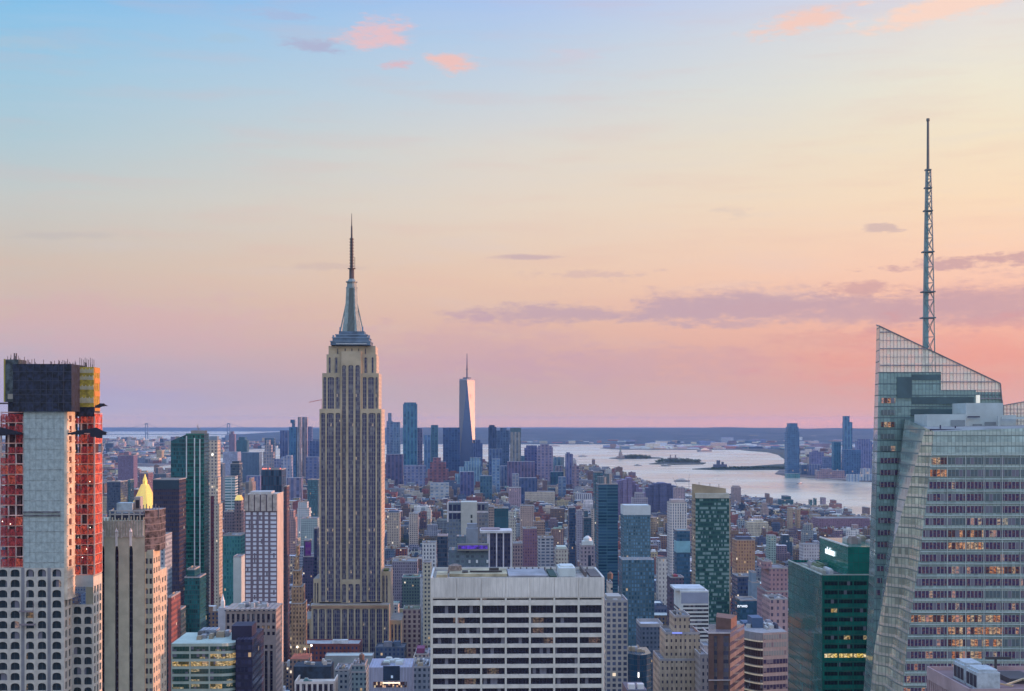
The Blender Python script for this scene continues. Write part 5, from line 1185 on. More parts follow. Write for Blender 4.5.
tower('tan_brick_slab', 'tan and brown slab between the blank white wall and the dark teal glass block', [(483, 494.5, 507)], 2000, 30, facade((.32, .25, .22), pu=3, fv=.5))
tower('cream_ornate_tower', 'narrow cream ornate tower right of the dark teal glass block', [(510, 514, 512), (508.5, 516, 520)], 1700, 20, facade((.46, .44, .38), (.1, .1, .12), 2.6, 3.5, .4, .55, lit=.02), spire=4)
tower('navy_slab_by_trees', 'narrow navy slab left of the blue grey block', [(437.5, 448, 536.5)], 1330, 24, darkm((.012, .03, .06)), roof=plain((.4, .3, .34), .9))
tower('beige_palazzo', 'beige block with arched window rows beside the right edge of the spired skyscraper', [(387, 400.5, 513)], 2500, 40, facade((.40, .34, .28), (.08, .07, .09), 4, 4.5, .4, .6, lit=.05), mech=(.1, .9, 3, plain((.1, .13, .2), .8)))
tower('cream_lowrise', 'cream lowrise behind the navy slab', [(409, 418.5, 514)], 2700, 40, facade((.46, .40, .36), pu=4, fv=.5), clutter=2)
tower('white_columned_block', 'white block with dark windows left of the navy slab', [(422, 436.5, 543)], 1900, 30, facade((.58, .58, .58), (.05, .06, .09), 4, 5, .45, .6, lit=0), clutter=3)
tower('long_arcaded_block', 'long grey arcaded block right of the spired skyscraper', [(392, 418, 562)], 1800, 36, facade((.26, .23, .27), (.06, .05, .09), 2.6, 3.6, .5, .6, lit=.01), clutter=4)
tower('green_roofed_block', 'dark green flat block below the long grey arcaded block', [(402, 421, 578)], 1650, 36, facade((.10, .16, .15), pu=3, fv=.5), roof=plain((.12, .20, .16), .9, var=.3), clutter=4, seed=2)
tower('white_cornered_lowrise', 'white lowrise with square windows left of the white office slab', [(420, 431, 578)], 1600, 30, facade((.55, .56, .57), (.06, .07, .1), 4.5, 5, .4, .5, lit=0), clutter=2)
tower('pink_windowed_block', 'pinkish block with tall dark windows left of the white office slab', [(403, 421, 610)], 1330, 30, facade((.44, .36, .33), (.06, .03, .05), 4.6, 4.4, .5, .62, lit=.01), roof=plain((.2, .24, .16), .9, var=.4), clutter=3)
tower('olive_edged_block', 'small block with a cream edge rising left of the white office slab corner', [(423, 431.5, 563)], 1250, 20, facade((.5, .47, .36), pu=3, fv=.5))
tower('residential_grid_tower', 'beige grid fronted apartment tower right of the white office slab', [(606, 627.8, 602)], 790, 26, facade((.42, .38, .34), (.04, .05, .09), 3.0, 2.95, .60, .60, lit=.03), cat='apartment tower', silh=False, mech=(.1, .75, 2.5, plain((.4, .38, .36), .8)), clutter=5)
tower('cream_stub_tower', 'cream stub tower peeping over the apartment grid tower', [(606.5, 612.6, 584)], 930, 16, facade((.5, .44, .38), pu=3, fv=.4), tank=True)
# --- right of centre
b = tower('blue_banded_tower', 'slim dark blue banded glass tower with two small rooftop drums', [(596, 618, 484.5)], 1750, 32, facade((.04, .13, .18), (.012, .045, .085), 14, 3.7, .95, .66, lit=.006, tint=.4), cat='tower', side=None)
mb = MB(); mb.cyl(b.x(603), 12, 6, 6, b.info[4], b.z(477), 10); mb.cyl(b.x(609), 14, 4.5, 4.5, b.info[4], b.z(474), 10); b.part('roof_drum', mb, facade((.14, .20, .24), pu=2.4, fu=.4, fv=1, lit=0))
tower('teal_rooftop_tower', 'small teal block behind the slim dark blue banded tower', [(593, 603, 472.5)], 2500, 30, darkm((.04, .10, .12)))
tower('steel_glass_tower', 'steel blue glass tower with a pale blank top', [(620.6, 650.5, 506), ], 1620, 34, facade((.08, .15, .19), (.03, .08, .12), 2.6, 3.6, .6, .6, lit=.003, tint=1.), roof=ROOFL, cat='tower', parapet=.6)
b = Bld('steel_podium', 'wide translucent blue glass block in front of the steel blue tower', 'tower', 637, 1300)
mb = MB(); mb.box(b.x(622), b.x(654.4), 0, 30, 0, b.z(560)); b.part('wall', mb, [facade((.07, .135, .175), (.025, .07, .11), 2.6, 3.6, .6, .6, lit=.003, tint=1.), plain((.06, .11, .15), .8)]); FOOT.append((619, 655, 560, 1300, 1330))
b = [o for o in C.objects if o.name == 'steel_glass_tower'][0]
mb = MB(); D_ = 1620; pa, pb = fpx(620.6, 650.5, D_, 34); xa = (pa - 512) * D_ / F - b.location.x; xb = (pb - 512) * D_ / F - b.location.x; mb.box(xa - .2, xb + .2, -.25, 33, EYE - (515 - HY) * D_ / F, EYE - (505.7 - HY) * D_ / F); mb.build('pale_top', plain((.52, .58, .60), .7, var=.05), b)
tower('dark_rounded_tower', 'navy slim tower left of the domed white tower', [(568, 575.5, 508)], 2050, 22, darkm((.012, .03, .07)))
tower('grey_gridded_mid', 'grey gridded tower between two navy towers', [(576, 582.5, 511)], 2250, 22, facade((.28, .28, .34), (.08, .08, .13), 3, 3.6, .5, .55, lit=.01))
tower('teal_navy_tower', 'dark teal tower right of the grey gridded tower', [(583, 588, 511), (582.5, 591.5, 518)], 2150, 24, darkm((.015, .05, .075)))
tower('cream_slab_behind', 'cream slab between the dark teal tower and the blue banded tower', [(590.5, 596.5, 509)], 2500, 26, facade((.42, .36, .32), pu=4, fv=.4))
b = tower('domed_white_tower', 'mauve grey tower crowned by a small white lantern dome', [(579.5, 595, 546)], 1350, 22, facade((.30, .26, .30), (.05, .05, .08), 3.4, 3.7, .4, .55, lit=.03), cat='tower')
mb = MB(); c_ = (b.info[0] + b.info[1]) / 2; mb.box(c_ - 5, c_ + 5, 4, 14, b.info[4], b.z(541.5)); mb.cyl(c_, 9, 4, 3.8, b.z(541.5), b.z(539), 10); mb.cyl(c_, 9, 3.9, 1.2, b.z(539), b.z(536.5), 10); b.part('lantern_dome', mb, plain((.58, .64, .64), .7, var=.1))
mb = MB(); mb.box(b.x(588), b.x(591), -.2, -.02, b.z(566), b.z(555)); b.part('tall_window', mb, plain((.02, .04, .09), .3))
tower('maroon_ribbed_block', 'maroon ribbed block behind the white office slab', [(522.5, 537, 529)], 1750, 28, facade((.22, .13, .17), (.08, .05, .11), 3, 3.6, .5, .6, lit=0), clutter=2)
tower('orange_roofed_block', 'small block with rust orange roof works beside the maroon ribbed block', [(533, 545, 522)], 2100, 28, facade((.34, .24, .20), pu=3), roof=plain((.45, .22, .08), .9), clutter=6, mech=(.2, .6, 6, plain((.42, .24, .12), .9)))
tower('balcony_banded_tower', 'pale grey tower with dark balcony bands right of the maroon ribbed block', [(537.5, 553.5, 538.5)], 1550, 26, facade((.36, .38, .42), (.05, .07, .11), 5, 3.4, .7, .5, lit=.01), clutter=3)
tower('cream_arched_lowrise', 'cream lowrise with a pale curved top behind the white office slab', [(554.5, 568, 550)], 1500, 30, facade((.46, .44, .38), (.12, .10, .10), 3, 4, .5, .5, lit=.04), mech=(.1, .9, 3, plain((.5, .56, .5), .8)))
tower('rust_brick_lowrise', 'dark brick lowrise with arched bays right of the white fin block', [(512.5, 522.5, 544)], 1650, 26, facade((.30, .22, .22), (.05, .04, .07), 3, 4, .5, .6, lit=.01))
tower('salmon_square_tower', 'salmon square tower with blank sides in the low centre quarter', [(520, 534, 506)], 2700, 30, facade((.38, .29, .26), pu=4, fu=.3, fv=.4))
tower('cream_courtyard_block', 'long cream apartment block with serrated roofline in the centre distance', [(526, 537, 488), (524, 555, 492)], 4200, 60, facade((.50, .44, .36), (.12, .10, .1), 4, 5, .45, .5, lit=.01), clutter=5)
tower('mauve_tall_block', 'mauve block left of the long cream apartment block', [(508.5, 521, 488)], 3900, 50, facade((.34, .25, .30), pu=5, fv=.4))
tower('white_ribbed_lowrise', 'white ribbed wide lowrise in the centre distance below the waterfront', [(575, 592, 494)], 4300, 50, facade((.46, .46, .48), (.1, .1, .14), 6, 30, .5, .9, lit=0))
tower('white_slab_tower', 'white slab tower with dark vertical window lines left of the large green tower', [(667, 687, 503)], 1750, 26, facade((.62, .58, .56), (.05, .08, .12), 2.9, 3.3, .42, .74, lit=.01, wvar=.05), cat='tower', mech=(.1, .9, 4, plain((.5, .42, .42), .8)))
tower('light_blue_topped_tower', 'small navy tower with a light blue louvred top, before the white slab tower', [(674, 690, 531)], 1400, 18, facade((.04, .10, .16), (.015, .06, .11), 2, 3.8, .8, .6, lit=.005), silh=True)
b = [o for o in C.objects if o.name == 'light_blue_topped_tower'][0]
pa, pb = fpx(674, 690, 1400, 18); xa = (pa - 512) * 1400 / F - b.location.x; xb = (pb - 512) * 1400 / F - b.location.x; zz = lambda py: EYE - (py - HY) * 1400 / F
mb = MB(); mb.box(xa - .15, xb + .15, -.3, 17.5, zz(552.5), zz(541)); mb.box(xa + 1, xb - 2, 1, 15, zz(541), zz(530.6)); mb.build('light_blue_top', plain((.20, .42, .50), .6, var=.1), b)
mb = MB()
for i in (0, 1):
    for j in (0, 1): mb.box(xa + 2.6 + i * 4.2, xa + 5.6 + i * 4.2, .8, .98, zz(540 - j * 4.4), zz(536.6 - j * 4.4))
mb.build('louvre_opening', plain((.03, .12, .16), .6), b)
tower('white_double_house', 'pair of small white houses left of the small navy tower', [(656, 667.5, 559)], 1650, 20, facade((.6, .58, .56), (.1, .1, .12), 4, 5, .3, .5, lit=.02), cat='building')
tower('red_lit_roof_block', 'dark block with a red lit rooftop sign below the white slab tower', [(667, 684, 578)], 1350, 24, facade((.12, .09, .13), pu=3, fv=.5, lit=.02), mech=(.3, .6, 2.0, plain((.25, .03, .05), .8)), clutter=4)
# large green mottled tower
b = Bld('mottled_green_tower', 'large green and white mottled glass tower with a tan slanted crown', 'tower', 711, 1180)
x = lambda px, y=0.: b.x(px, y)
z = lambda py, y=0.: b.z(py, y)
m, k, bb = mat_base('mottled_glass'); uvn = k.n.new('ShaderNodeUVMap'); u, v, _ = k.sep(uvn.outputs[0])
cu, cv = k.math('DIVIDE', u, 1.35), k.math('DIVIDE', v, 3.35)
w1, _ = k.white(k.comb(k.math('FLOOR', k.math('DIVIDE', cu, 1.6)), k.math('FLOOR', cv), 1.)); w2, _ = k.white(k.comb(k.math('FLOOR', cu), k.math('FLOOR', cv), 4.))
ln = k.math('LESS_THAN', k.math('FRACT', cv), .42)
pal = k.math('MULTIPLY', k.math('LESS_THAN', k.math('ADD', k.math('MULTIPLY', w1, .6), k.math('MULTIPLY', w2, .5)), .52), k.math('GREATER_THAN', k.math('FRACT', cv), .42))
c_ = k.mix(w2, (.010, .04, .05, 1), (.02, .085, .09, 1)); c_ = k.mix(pal, c_, (.17, .27, .27, 1)); c_ = k.mix(k.math('MULTIPLY', ln, .8), c_, (.03, .10, .09, 1))
k.link(c_, bb.inputs['Base Color']); bb.inputs['Roughness'].default_value = .22
k.link((1, .9, .7, 1), bb.inputs['Emission Color']); k.link(k.math('MULTIPLY', k.math('LESS_THAN', w2, .003), .8), bb.inputs['Emission Strength'])
mb = MB(); mb.box(x(695.4), x(729.3), 0, 12, 0, z(498)); b.part('glass_wall', mb, [m, ROOFG])
TANS = facade((.30, .25, .19), (.10, .08, .07), 3, 3.35, .5, .5, lit=.02)
mb = MB(); mb.box(x(693.8), x(695.4) - .02, 0, 12, 0, z(498)); mb.box(x(729.3) + .02, x(730.8), 0, 12, 0, z(499)); b.part('tan_edge_wall', mb, TANS)
mb = MB(); mb.box(x(696), x(729.3), -.6, 11, z(498.2), z(493.4)); b.part('pale_crown_band', mb, plain((.42, .42, .36), .8))
mb = MB(); xa, xb = x(693, 6), x(726, 6)
mb.prism([(xa, 6), (xb, 6), (xb, 9), (xa, 9)], z(498), z(484), zt=[z(483.8, 6), z(488.5, 6), z(488.5, 6), z(483.8, 6)]); mb.prism([(xa, 9.02), (xa + 3, 9.02), (xa + 3, 12), (xa, 12)], z(498), z(484.5)); b.part('slanted_crown', mb, plain((.32, .26, .18), .85, var=.12))
mb = MB()
for px_ in (699, 710, 719): mb.box(x(px_, 8), x(px_ + .6, 8), 9.5, 10, z(492), z(482.5 + (px_ - 699) * .1))
b.part('rooftop_masts', mb, plain((.3, .25, .22), .7))
FOOT.append((690, 731, 483, 1180, 1210))
# tan stepped block
b = tower('tan_stepped_block', 'old tan masonry block with stepped setbacks and small windows, right of the white slab', [(667, 690, 617.5), (658.5, 700, 634.5), (653, 705, 661)], 900, 34, facade((.42, .34, .25), (.04, .03, .04), 2.9, 4.2, .36, .44, lit=.025, wvar=.22), cat='building', clutter=5, seed=4, parapet=1.4)
mb = MB(); mb.box(b.x(672.5), b.x(682.5), 1, 1.3, b.z(634), b.z(632.4)); b.part('blue_lit_ledge', mb, plain((.3, .35, .7), .6, emit=(.25, .32, 1), estr=.6))
tower('tan_wing_block', 'grey tan masonry wing with arched windows right of the tan stepped block', [(694, 708, 656)], 880, 24, facade((.36, .32, .30), (.04, .04, .06), 2.8, 4.2, .4, .5, lit=.02), cat='building', clutter=3)
tower('small_grey_louvred_block', 'small white block with a grey square panel left of the brown corner tower', [(699, 712, 647)], 960, 20, facade((.42, .42, .44), (.15, .15, .18), 8, 12, .7, .7, lit=0), cat='building')
b = Bld('white_banded_office', 'white office block with dark window bands and a tall blank blue grey top', 'office block', 695, 1050)
x = lambda px, y=0.: b.x(px, y)
z = lambda py, y=0.: b.z(py, y)
W0, W1 = x(680.4), x(708.8)
mb = MB(); mb.box(W0, W1, 0, 34, 0, z(591)); b.part('wall', mb, [plain((.56, .60, .60), .8, var=.06), ROOFL])
mb = MB(); mb.box(W0 + .5, W1 - .3, -.2, -.02, z(603.5), z(592.4)); b.part('blank_top_panel', mb, plain((.26, .30, .40), .7, var=.05))
mb = MB(); mb.box(x(675, 3), W1 - 2, 3, 30, z(591), z(588.4, 3)); b.part('pale_penthouse', mb, plain((.5, .54, .58), .8))
py = 605.2
bmat = window_mat((.02, .03, .05), 1.6, 4.2, (.06, .07, .09), .14, lit=.03, blind=.15)
while py < 700:
    mb = MB(); mb.box(W0 + 2, W1 - .3, -.2, -.02, z(py + 1.9), z(py)); b.part('window_band', mb, bmat); py += 3.95
    mb = MB(); mb.box(W0 - .2, W0 - .02, .5, 33, z(py + 1.9), z(py)); b.part('side_window_band', mb, bmat)
FOOT.append((673, 710, 587, 1050, 1084))
tower('white_terrace_block', 'low white roofed terrace block below the steel blue tower', [(636, 663, 627)], 1130, 30, facade((.10, .13, .18), pu=3, fv=.5), roof=plain((.55, .55, .60), .9, var=.1), cat='building', parapet=2.5)
b = Bld('blue_drum_block', 'dark blue block with a rounded glass front below the white terrace', 'office block', 638, 980)
pl = [(b.x(627), 4)] + [(b.x(627) + (b.x(652) - b.x(627)) * i / 8, 4 - 9 * math.sin(math.pi * i / 8)) for i in range(1, 8)] + [(b.x(652), 4), (b.x(652), 30), (b.x(627), 30)]
mb = MB(); mb.prism(pl, 0, b.z(654)); b.part('glass_wall', mb, [glassmat((.015, .06, .11), .12, 1.5, 4., (.02, .05, .08), .12, .4), plain((.10, .10, .15), .9, var=.3)])
mb = MB(); mb.box(b.x(637), b.x(638.2), -5.6, -5.2, b.z(676), b.z(671)); b.part('bright_sign_light', mb, plain((.9, .9, .9), .5, emit=(1, .95, .9), estr=2.5))
roof_clutter(b, b.x(629), b.x(650), 6, 28, b.z(654), 7, 3, 9); FOOT.append((627, 652, 650, 975, 1010))
b = Bld('small_white_stacks', 'low dark roof with two white square vents at the bottom edge', 'building', 635, 640)
mb = MB(); mb.box(b.x(627), b.x(647), 0, 20, 0, b.z(690)); b.part('wall', mb, plain((.15, .15, .2), .9))
for px_ in (629, 638): 
    mb = MB(); mb.box(b.x(px_), b.x(px_ + 6.6), 2, 6, b.z(690), b.z(685.2)); b.part('vent', mb, [plain((.6, .6, .6), .8), plain((.03, .03, .04), .8)])
FOOT.append((627, 648, 684, 640, 660))
# brown corner tower with angled facet
b = Bld('brown_corner_tower', 'reddish brown tower with dark vertical glass strips and an angled striped side', 'tower', 725, 780)
x = lambda px, y=0.: b.x(px, y)
z = lambda py, y=0.: b.z(py, y)
bw = plain((.17, .10, .085), .85, var=.12, scale=.3)
wl = MB(); W0, W1 = x(708.5), x(730)
pn = grid_wall(wl, (W0, 0, 0), (1, 0, 0), (0, -1, 0), W1 - W0, 0, z(632.8), [(x(714) - W0, x(717.2) - W0), (x(723.4) - W0, x(728.6) - W0)], [(.4, z(636))], 1.)
b.part('front_wall', wl, bw); add_panes(b, pn, window_mat((.02, .02, .07), 1.8, 4., (.04, .04, .08), .12, lit=.03, lite=.4, hf=.12, interior=(.03, .05, .08)), 'window_strip')
mb = MB(); mb.prism([(W0, 1.2), (W1, .02), (x(744.5, 34), 34), (x(709, 34), 34)], 0, z(632.8) - .03); b.part('angled_side_wall', mb, [facade((.15, .13, .14), (.05, .05, .08), 1e5, 4.6, 1, .45, lit=0, wvar=.3), plain((.2, .17, .17), .9, var=.3)])
mb = MB(); mb.prism([(x(716, 14), 14), (x(731, 14), 14), (x(737, 30), 30), (x(717, 32), 32)], z(632.8), z(616.5, 14), zt=[z(617, 14), z(619, 14), z(619, 14), z(617, 14)]); b.part('upper_block', mb, [bw, plain((.12, .09, .15), .9)])
mb = MB(); mb.box(W0 - .2, W1 + .2, -.4, 0, z(633.6), z(632.2)); mb.box(W0 - .3, W0, 0, 20, z(633.6), z(632.2)); mb.box(W0, W1, -.5, -.05, z(680.5), z(679.6)); b.part('white_coping', mb, plain((.66, .58, .58), .7))
FOOT.append((708, 745, 615, 780, 816))
b = Bld('curved_band_block', 'grey office block with a bowed corner of bright cream floor bands', 'office block', 766, 815)
x = lambda px, y=0.: b.x(px, y)
z = lambda py, y=0.: b.z(py, y)
arc = [(x(744), 16)] + [(x(744) + (x(763) - x(744)) * i / 8, 16 - 16 * math.sin(math.pi / 2 * i / 8)) for i in range(1, 9)]
plan = arc + [(x(789), 4), (x(789), 50), (x(744), 50)]
mb = MB(); mb.prism(plan, 0, z(633)); b.part('wall', mb, [facade((.30, .29, .30), (.05, .05, .12), 2.2, 4.6, .8, .0, lit=0), plain((.16, .17, .22), .9, var=.4, scale=.2)])
cg = plain((.72, .64, .50), .6, emit=(1, .78, .45), estr=.15); dg = window_mat((.05, .03, .04), 1.4, 4.6, (.10, .08, .09), .16, lit=.05, lite=.4, interior=(.12, .08, .06), blind=.1)  # cream bands get a faint glow of their own to look lit
dw = window_mat((.02, .02, .07), 2.0, 4.6, (.16, .15, .18), .14, lit=.03, lite=.4, blind=.1, interior=(.06, .05, .12))
gp = window_mat((.20, .26, .28), 1.6, 4.6, (.28, .27, .28), .2, lit=0, blind=.2, interior=(.22, .28, .30))
def strip_on(pts, off, z0, z1, name, mat):
    mb = MB(); u = 0
    for (xa_, ya_), (xb_, yb_) in zip(pts, pts[1:]):
        L_ = math.hypot(xb_ - xa_, yb_ - ya_); nx_, ny_ = (yb_ - ya_) / L_ * off, -(xb_ - xa_) / L_ * off
        mb.face([(xa_ + nx_, ya_ + ny_, z0), (xb_ + nx_, yb_ + ny_, z0), (xb_ + nx_, yb_ + ny_, z1), (xa_ + nx_, ya_ + ny_, z1)], [(u, z0), (u + L_, z0), (u + L_, z1), (u, z1)]); u += L_
    b.part(name, mb, mat)
py = 641.
i = 0
while py < 900:
    strip_on(arc, .35, z(py + 1.1), z(py - .3), 'glowing_cream_band', cg); strip_on(arc, .12, z(py + 7.3), z(py + 1.3), 'curved_window_band', dg)
    strip_on([arc[-1], (x(789), 4)], .12, z(py + 6.6), z(py + 1.8), 'window_band', gp if i < 2 else dw); py += 8.45; i += 1
strip_on([arc[-1], (x(789), 4)], .15, z(640), z(635), 'top_window_band', gp)
mb = MB(); mb.box(x(752, 20), x(763, 20), 20, 34, z(633), z(618, 20)); mb.box(x(744, 30), x(756, 30), 30, 44, z(633), z(623, 30)); b.part('blue_plant_box', mb, [plain((.06, .11, .20), .7, var=.15), plain((.4, .45, .42), .8)])
roof_clutter(b, x(764), x(787), 6, 46, z(633), 9, 3.4, 14, ((.3, .3, .34), (.5, .5, .48), (.08, .08, .12), (.16, .2, .28)))
mb = MB(); mb.cyl(x(748, 24), 22, 1.6, 1.5, z(633), z(624, 22), 8); b.part('water_tank', mb, plain((.5, .48, .45), .8)); FOOT.append((744, 789, 617, 815, 865))
b = tower('blue_sign_block', 'dark teal block with a short row of white sign letters near its top', [(735, 757, 601)], 1150, 24, facade((.02, .09, .15), (.015, .06, .11), 3, 4, .8, .6, lit=0))
fc = bpy.data.curves.new('lettering', 'FONT'); fc.body = 'newo'; fc.size = 3.6; fc.extrude = .1; fc.offset = .1; fo = letters(fc, b.o, plain((.85, .88, .9), .5, emit=(.85, .93, 1), estr=.8)); fo.rotation_euler = (R(90), 0, 0); fo.location = (b.x(737.2), -.35, b.z(607.2))
tower('orange_brick_block', 'orange brick block with a gridded front right of the mottled green tower', [(732, 755, 540.5)], 1800, 30, facade((.40, .24, .14), (.16, .09, .07), 3.4, 4.2, .5, .6, lit=.03), mech=(.1, .85, 4, plain((.08, .10, .16), .8)), clutter=3)
tower('navy_midrise', 'navy midrise below the orange brick block', [(732, 753, 577)], 1450, 30, darkm((.015, .03, .08)), clutter=3)
tower('pale_blue_slab', 'pale blue stair slab right of the navy midrise', [(752, 758, 573), (748, 760, 583)], 1320, 20, plain((.20, .28, .36), .85, var=.1))
tower('pink_brick_apartments', 'large pink brick apartment block with stepped terraces left of the green glass tower', [(764, 775, 562), (760, 788, 569), (757, 788, 592)], 1230, 40, facade((.36, .23, .25), (.07, .05, .08), 3.4, 4, .4, .45, lit=.015), cat='apartment tower', clutter=4)
tower('pink_lower_apartments', 'lower pink brick block with tall windows right above the grey block with cream bands', [(762, 788, 600)], 1110, 30, facade((.38, .27, .28), (.06, .05, .08), 4.5, 5, .4, .5, lit=.01), cat='apartment tower', clutter=5, seed=5)
tower('green_penthouse_block', 'small mint green house on a roof left of the twin tan towers', [(766, 776, 536)], 2300, 24, facade((.30, .40, .36), pu=4, fv=.4))
tower('tan_twin_tower', 'left one of two matching tan apartment towers near the river', [(787, 793, 508)], 3160, 26, facade((.38, .30, .22), (.12, .10, .1), 4, 3.6, .4, .5, lit=.01))
tower('tan_twin_tower', 'right one of two matching tan apartment towers near the river', [(795, 800.5, 509.5)], 3180, 26, facade((.40, .31, .22), (.12, .10, .1), 4, 3.6, .4, .5, lit=.01))
tower('teal_riverside_block', 'dark teal wide block near the river with sloping shoulders', [(781, 791, 496.5), (778, 793.5, 500)], 4300, 60, facade((.04, .13, .16), pu=5, fv=.6))
tower('tan_peaked_riverside_block', 'tan peaked block on the near riverbank left of the teal wide block', [(767.5, 770.5, 494), (765.5, 773, 498), (763, 775, 504)], 4250, 50, facade((.30, .20, .18), pu=5, fv=.4))
tower('riverside_square_tower', 'square pinkish tower standing against the river right of the mottled green tower', [(731, 741, 487.5)], 4300, 40, facade((.36, .28, .28), pu=4, fv=.5), mech=(.1, .9, 5, plain((.4, .32, .3), .8)))
tower('teal_slim_pair_tower', 'left slim teal tower of the pair by the river', [(810, 813.5, 500)], 4300, 20, darkm((.04, .12, .12)))
tower('teal_slim_pair_tower', 'right slim teal tower of the pair by the river', [(814.5, 817.6, 498.5)], 4350, 20, darkm((.04, .12, .12)))
tower('mauve_river_tower', 'mauve tower right of the slim teal pair', [(820, 826, 498)], 4300, 30, facade((.32, .26, .32), pu=4, fv=.4))
tower('red_brick_river_cluster', 'red brick stepped block on the bank left of the faceted tower', [(833, 838, 500.5), (829, 842, 504)], 4100, 40, facade((.34, .18, .18), pu=4, fv=.4))
tower('brown_small_peak', 'brown peaked block on the bank close to the faceted tower', [(846, 849, 509), (843, 852, 512)], 3900, 30, facade((.24, .17, .17), pu=4, fv=.4))
tower('brown_bank_block', 'brown square block on the bank touching the faceted tower', [(862, 870, 508)], 3850, 50, facade((.24, .17, .17), pu=4, fv=.4))
tower('long_purple_warehouse', 'very long purple brick warehouse near the river above the green glass tower', [(812, 870, 518.5)], 3350, 60, facade((.24, .15, .20), (.12, .08, .12), 5, 4.5, .5, .5, lit=0), cat='building')
tower('beige_square_riverside', 'beige square block above the long purple warehouse', [(809, 821, 515)], 3750, 40, facade((.42, .34, .26), pu=4, fv=.4))
tower('long_white_row', 'long white windowed row left of the green glass tower roof', [(799, 819, 545)], 2250, 30, facade((.48, .46, .48), (.16, .14, .16), 4, 5, .5, .5, lit=.02), cat='building')
# bulky rounded masses near the shore
def bulk(name, label, prof, D, d, col):
    b = Bld(name, label, 'building', (prof[0][0] + prof[-1][0]) / 2, D); base = 30
    w_ = MB()
    for (a, ta), (c, tc_) in zip(prof, prof[1:]):
        za, zc = b.z(min(ta, tc_)), b.z(max(ta, tc_)); s_ = (ta + tc_) / 2
        k_ = d * (.3 + .7 * random.random())
        w_.prism([(b.x(a), 20 - k_ * .4), (b.x(c), 20 - k_ * .4), (b.x(c), 20 + k_), (b.x(a), 20 + k_)], 0, b.z(s_), 0, 1)
    b.part('wall', w_, [facade(col, (col[0] * .4, col[1] * .5, col[2] * .7), 4.5, 4.2, .5, .5, lit=.008), plain((col[0] * 1.2, col[1] * 1.2, col[2] * 1.2), .9)])
    FOOT.append((prof[0][0], prof[-1][0], min(p[1] for p in prof), D, D + d))
bulk('domed_purple_mass', 'bulky purple stepped building, small block on its crown, right of the blue banded tower', [(615, 486), (618, 481.5), (623, 479.8), (627, 480), (627.6, 478), (632, 477.8), (633, 480), (636, 483), (639, 487), (643, 491), (646, 495)], 3500, 60, (.20, .16, .26))
bulk('rounded_navy_mass', 'bulky rounded navy building on the waterfront above the white slab tower', [(646.5, 490), (650, 486.5), (654, 484), (660, 483.2), (667, 483), (672, 484.6), (677, 487.5), (682, 490), (685, 494)], 3900, 60, (.09, .10, .18))
tower('grey_terraced_block', 'grey terraced block in front of the bulky navy building', [(634, 644, 493.5), (631, 648, 498.5)], 3000, 40, facade((.32, .30, .38), pu=4, fv=.5))
tower('pale_crown_block', 'pale pinkish block on the right flank of the bulky navy building', [(673, 685, 488)], 3600, 40, facade((.38, .30, .34), pu=4, fv=.5), clutter=3)
# --- downtown cluster
def dt(label, x0, x1, top, col, D=5700, name='downtown_tower', glass=None, tiers=None, **kw):
    if col[0] > col[1] and col[0] < .5 and 'red brick' not in label: col = (col[1] + (col[0] - col[1]) * .55, col[1] * 1.03, col[2] * .94)
    g_ = sum(col) / 3; col = tuple(max(.01, g_ + (v - g_) * 1.12) for v in col)
    f = facade(col, glass or (col[0] * .3, col[1] * .4, col[2] * .55), kw.pop('pu', 9 + (sum(map(ord, label)) % 5) * 1.5), kw.pop('pv', 10), kw.pop('fu', .5), kw.pop('fv', 1. if sum(map(ord, label)) % 2 else .7), lit=kw.pop('lit', .004), wvar=.22, tint=.5)
    return tower(name, label, (tiers or []) + [(x0, x1, top)], D, kw.pop('d', 45), f, parapet=0, **kw)
dt('pale blue shaft with a little stepped head just right of the spired skyscraper', 386.5, 393, 421, (.18, .24, .34), tiers=[(388, 392, 413)])
dt('light blue wide shaft right of the pale blue stepped one', 392, 400.5, 422, (.18, .26, .36), 5600)
dt('tall teal blue tower, the highest one left of the tapering glass tower', 403, 417.5, 404, (.06, .17, .24), 5500, tiers=[(404, 416.5, 402.4)])
dt('thin plum tower leaning on the tall teal blue tower', 417.6, 422.6, 428, (.15, .13, .22), 5600)
dt('low light blue glass block between the plum tower and the slim dark teal tower', 423.8, 431, 435, (.16, .26, .38), 5700)
dt('slim dark teal tower with a flat top left of the wide navy block', 431, 438.2, 425, (.06, .15, .20), 5700)
dt('wide navy block immediately left of the tapering glass tower', 443, 460, 427.6, (.05, .10, .20), 5800, d=60)
dt('dark domed block immediately right of the tapering glass tower', 473, 482.6, 443, (.09, .13, .24), 5900, tiers=[(475.6, 480.4, 439.6)])
dt('dark slim tower right of the sliver of bright water', 488.3, 496.3, 426.8, (.03, .06, .12), 5500, tiers=[(489, 494.6, 425)])
dt('dark blue broad tower beside the dark slim tower', 496.3, 509.6, 430.5, (.07, .12, .20), 5600, tiers=[(500, 506.6, 427.8)])
dt('tan fronted tower with a dark cap at the right end of the tall cluster', 510, 521, 432, (.30, .26, .26), 5600, mech=(.0, 1., 16, plain((.07, .13, .16), .7)))
dt('dark purple block with a chamfered top on the waterfront', 524.2, 537.4, 448, (.11, .12, .24), 5300, tiers=[(526, 537, 445.4)])
dt('broad pinkish purple block with a small crown on the waterfront', 536.6, 553, 447.5, (.28, .20, .30), 5200, tiers=[(540, 549, 444.4), (537.6, 552, 445.6)])
dt('small green grey block right of the broad pinkish block', 553, 561.4, 457.4, (.14, .22, .26), 5400)
dt('low dark green box at the foot of the pinkish block', 550, 563.6, 472, (.02, .08, .12), 5000)
dt('slate tower with brown flank standing against the water', 565, 573, 454, (.18, .18, .28), 5000, tiers=[(566, 570, 452.4)])
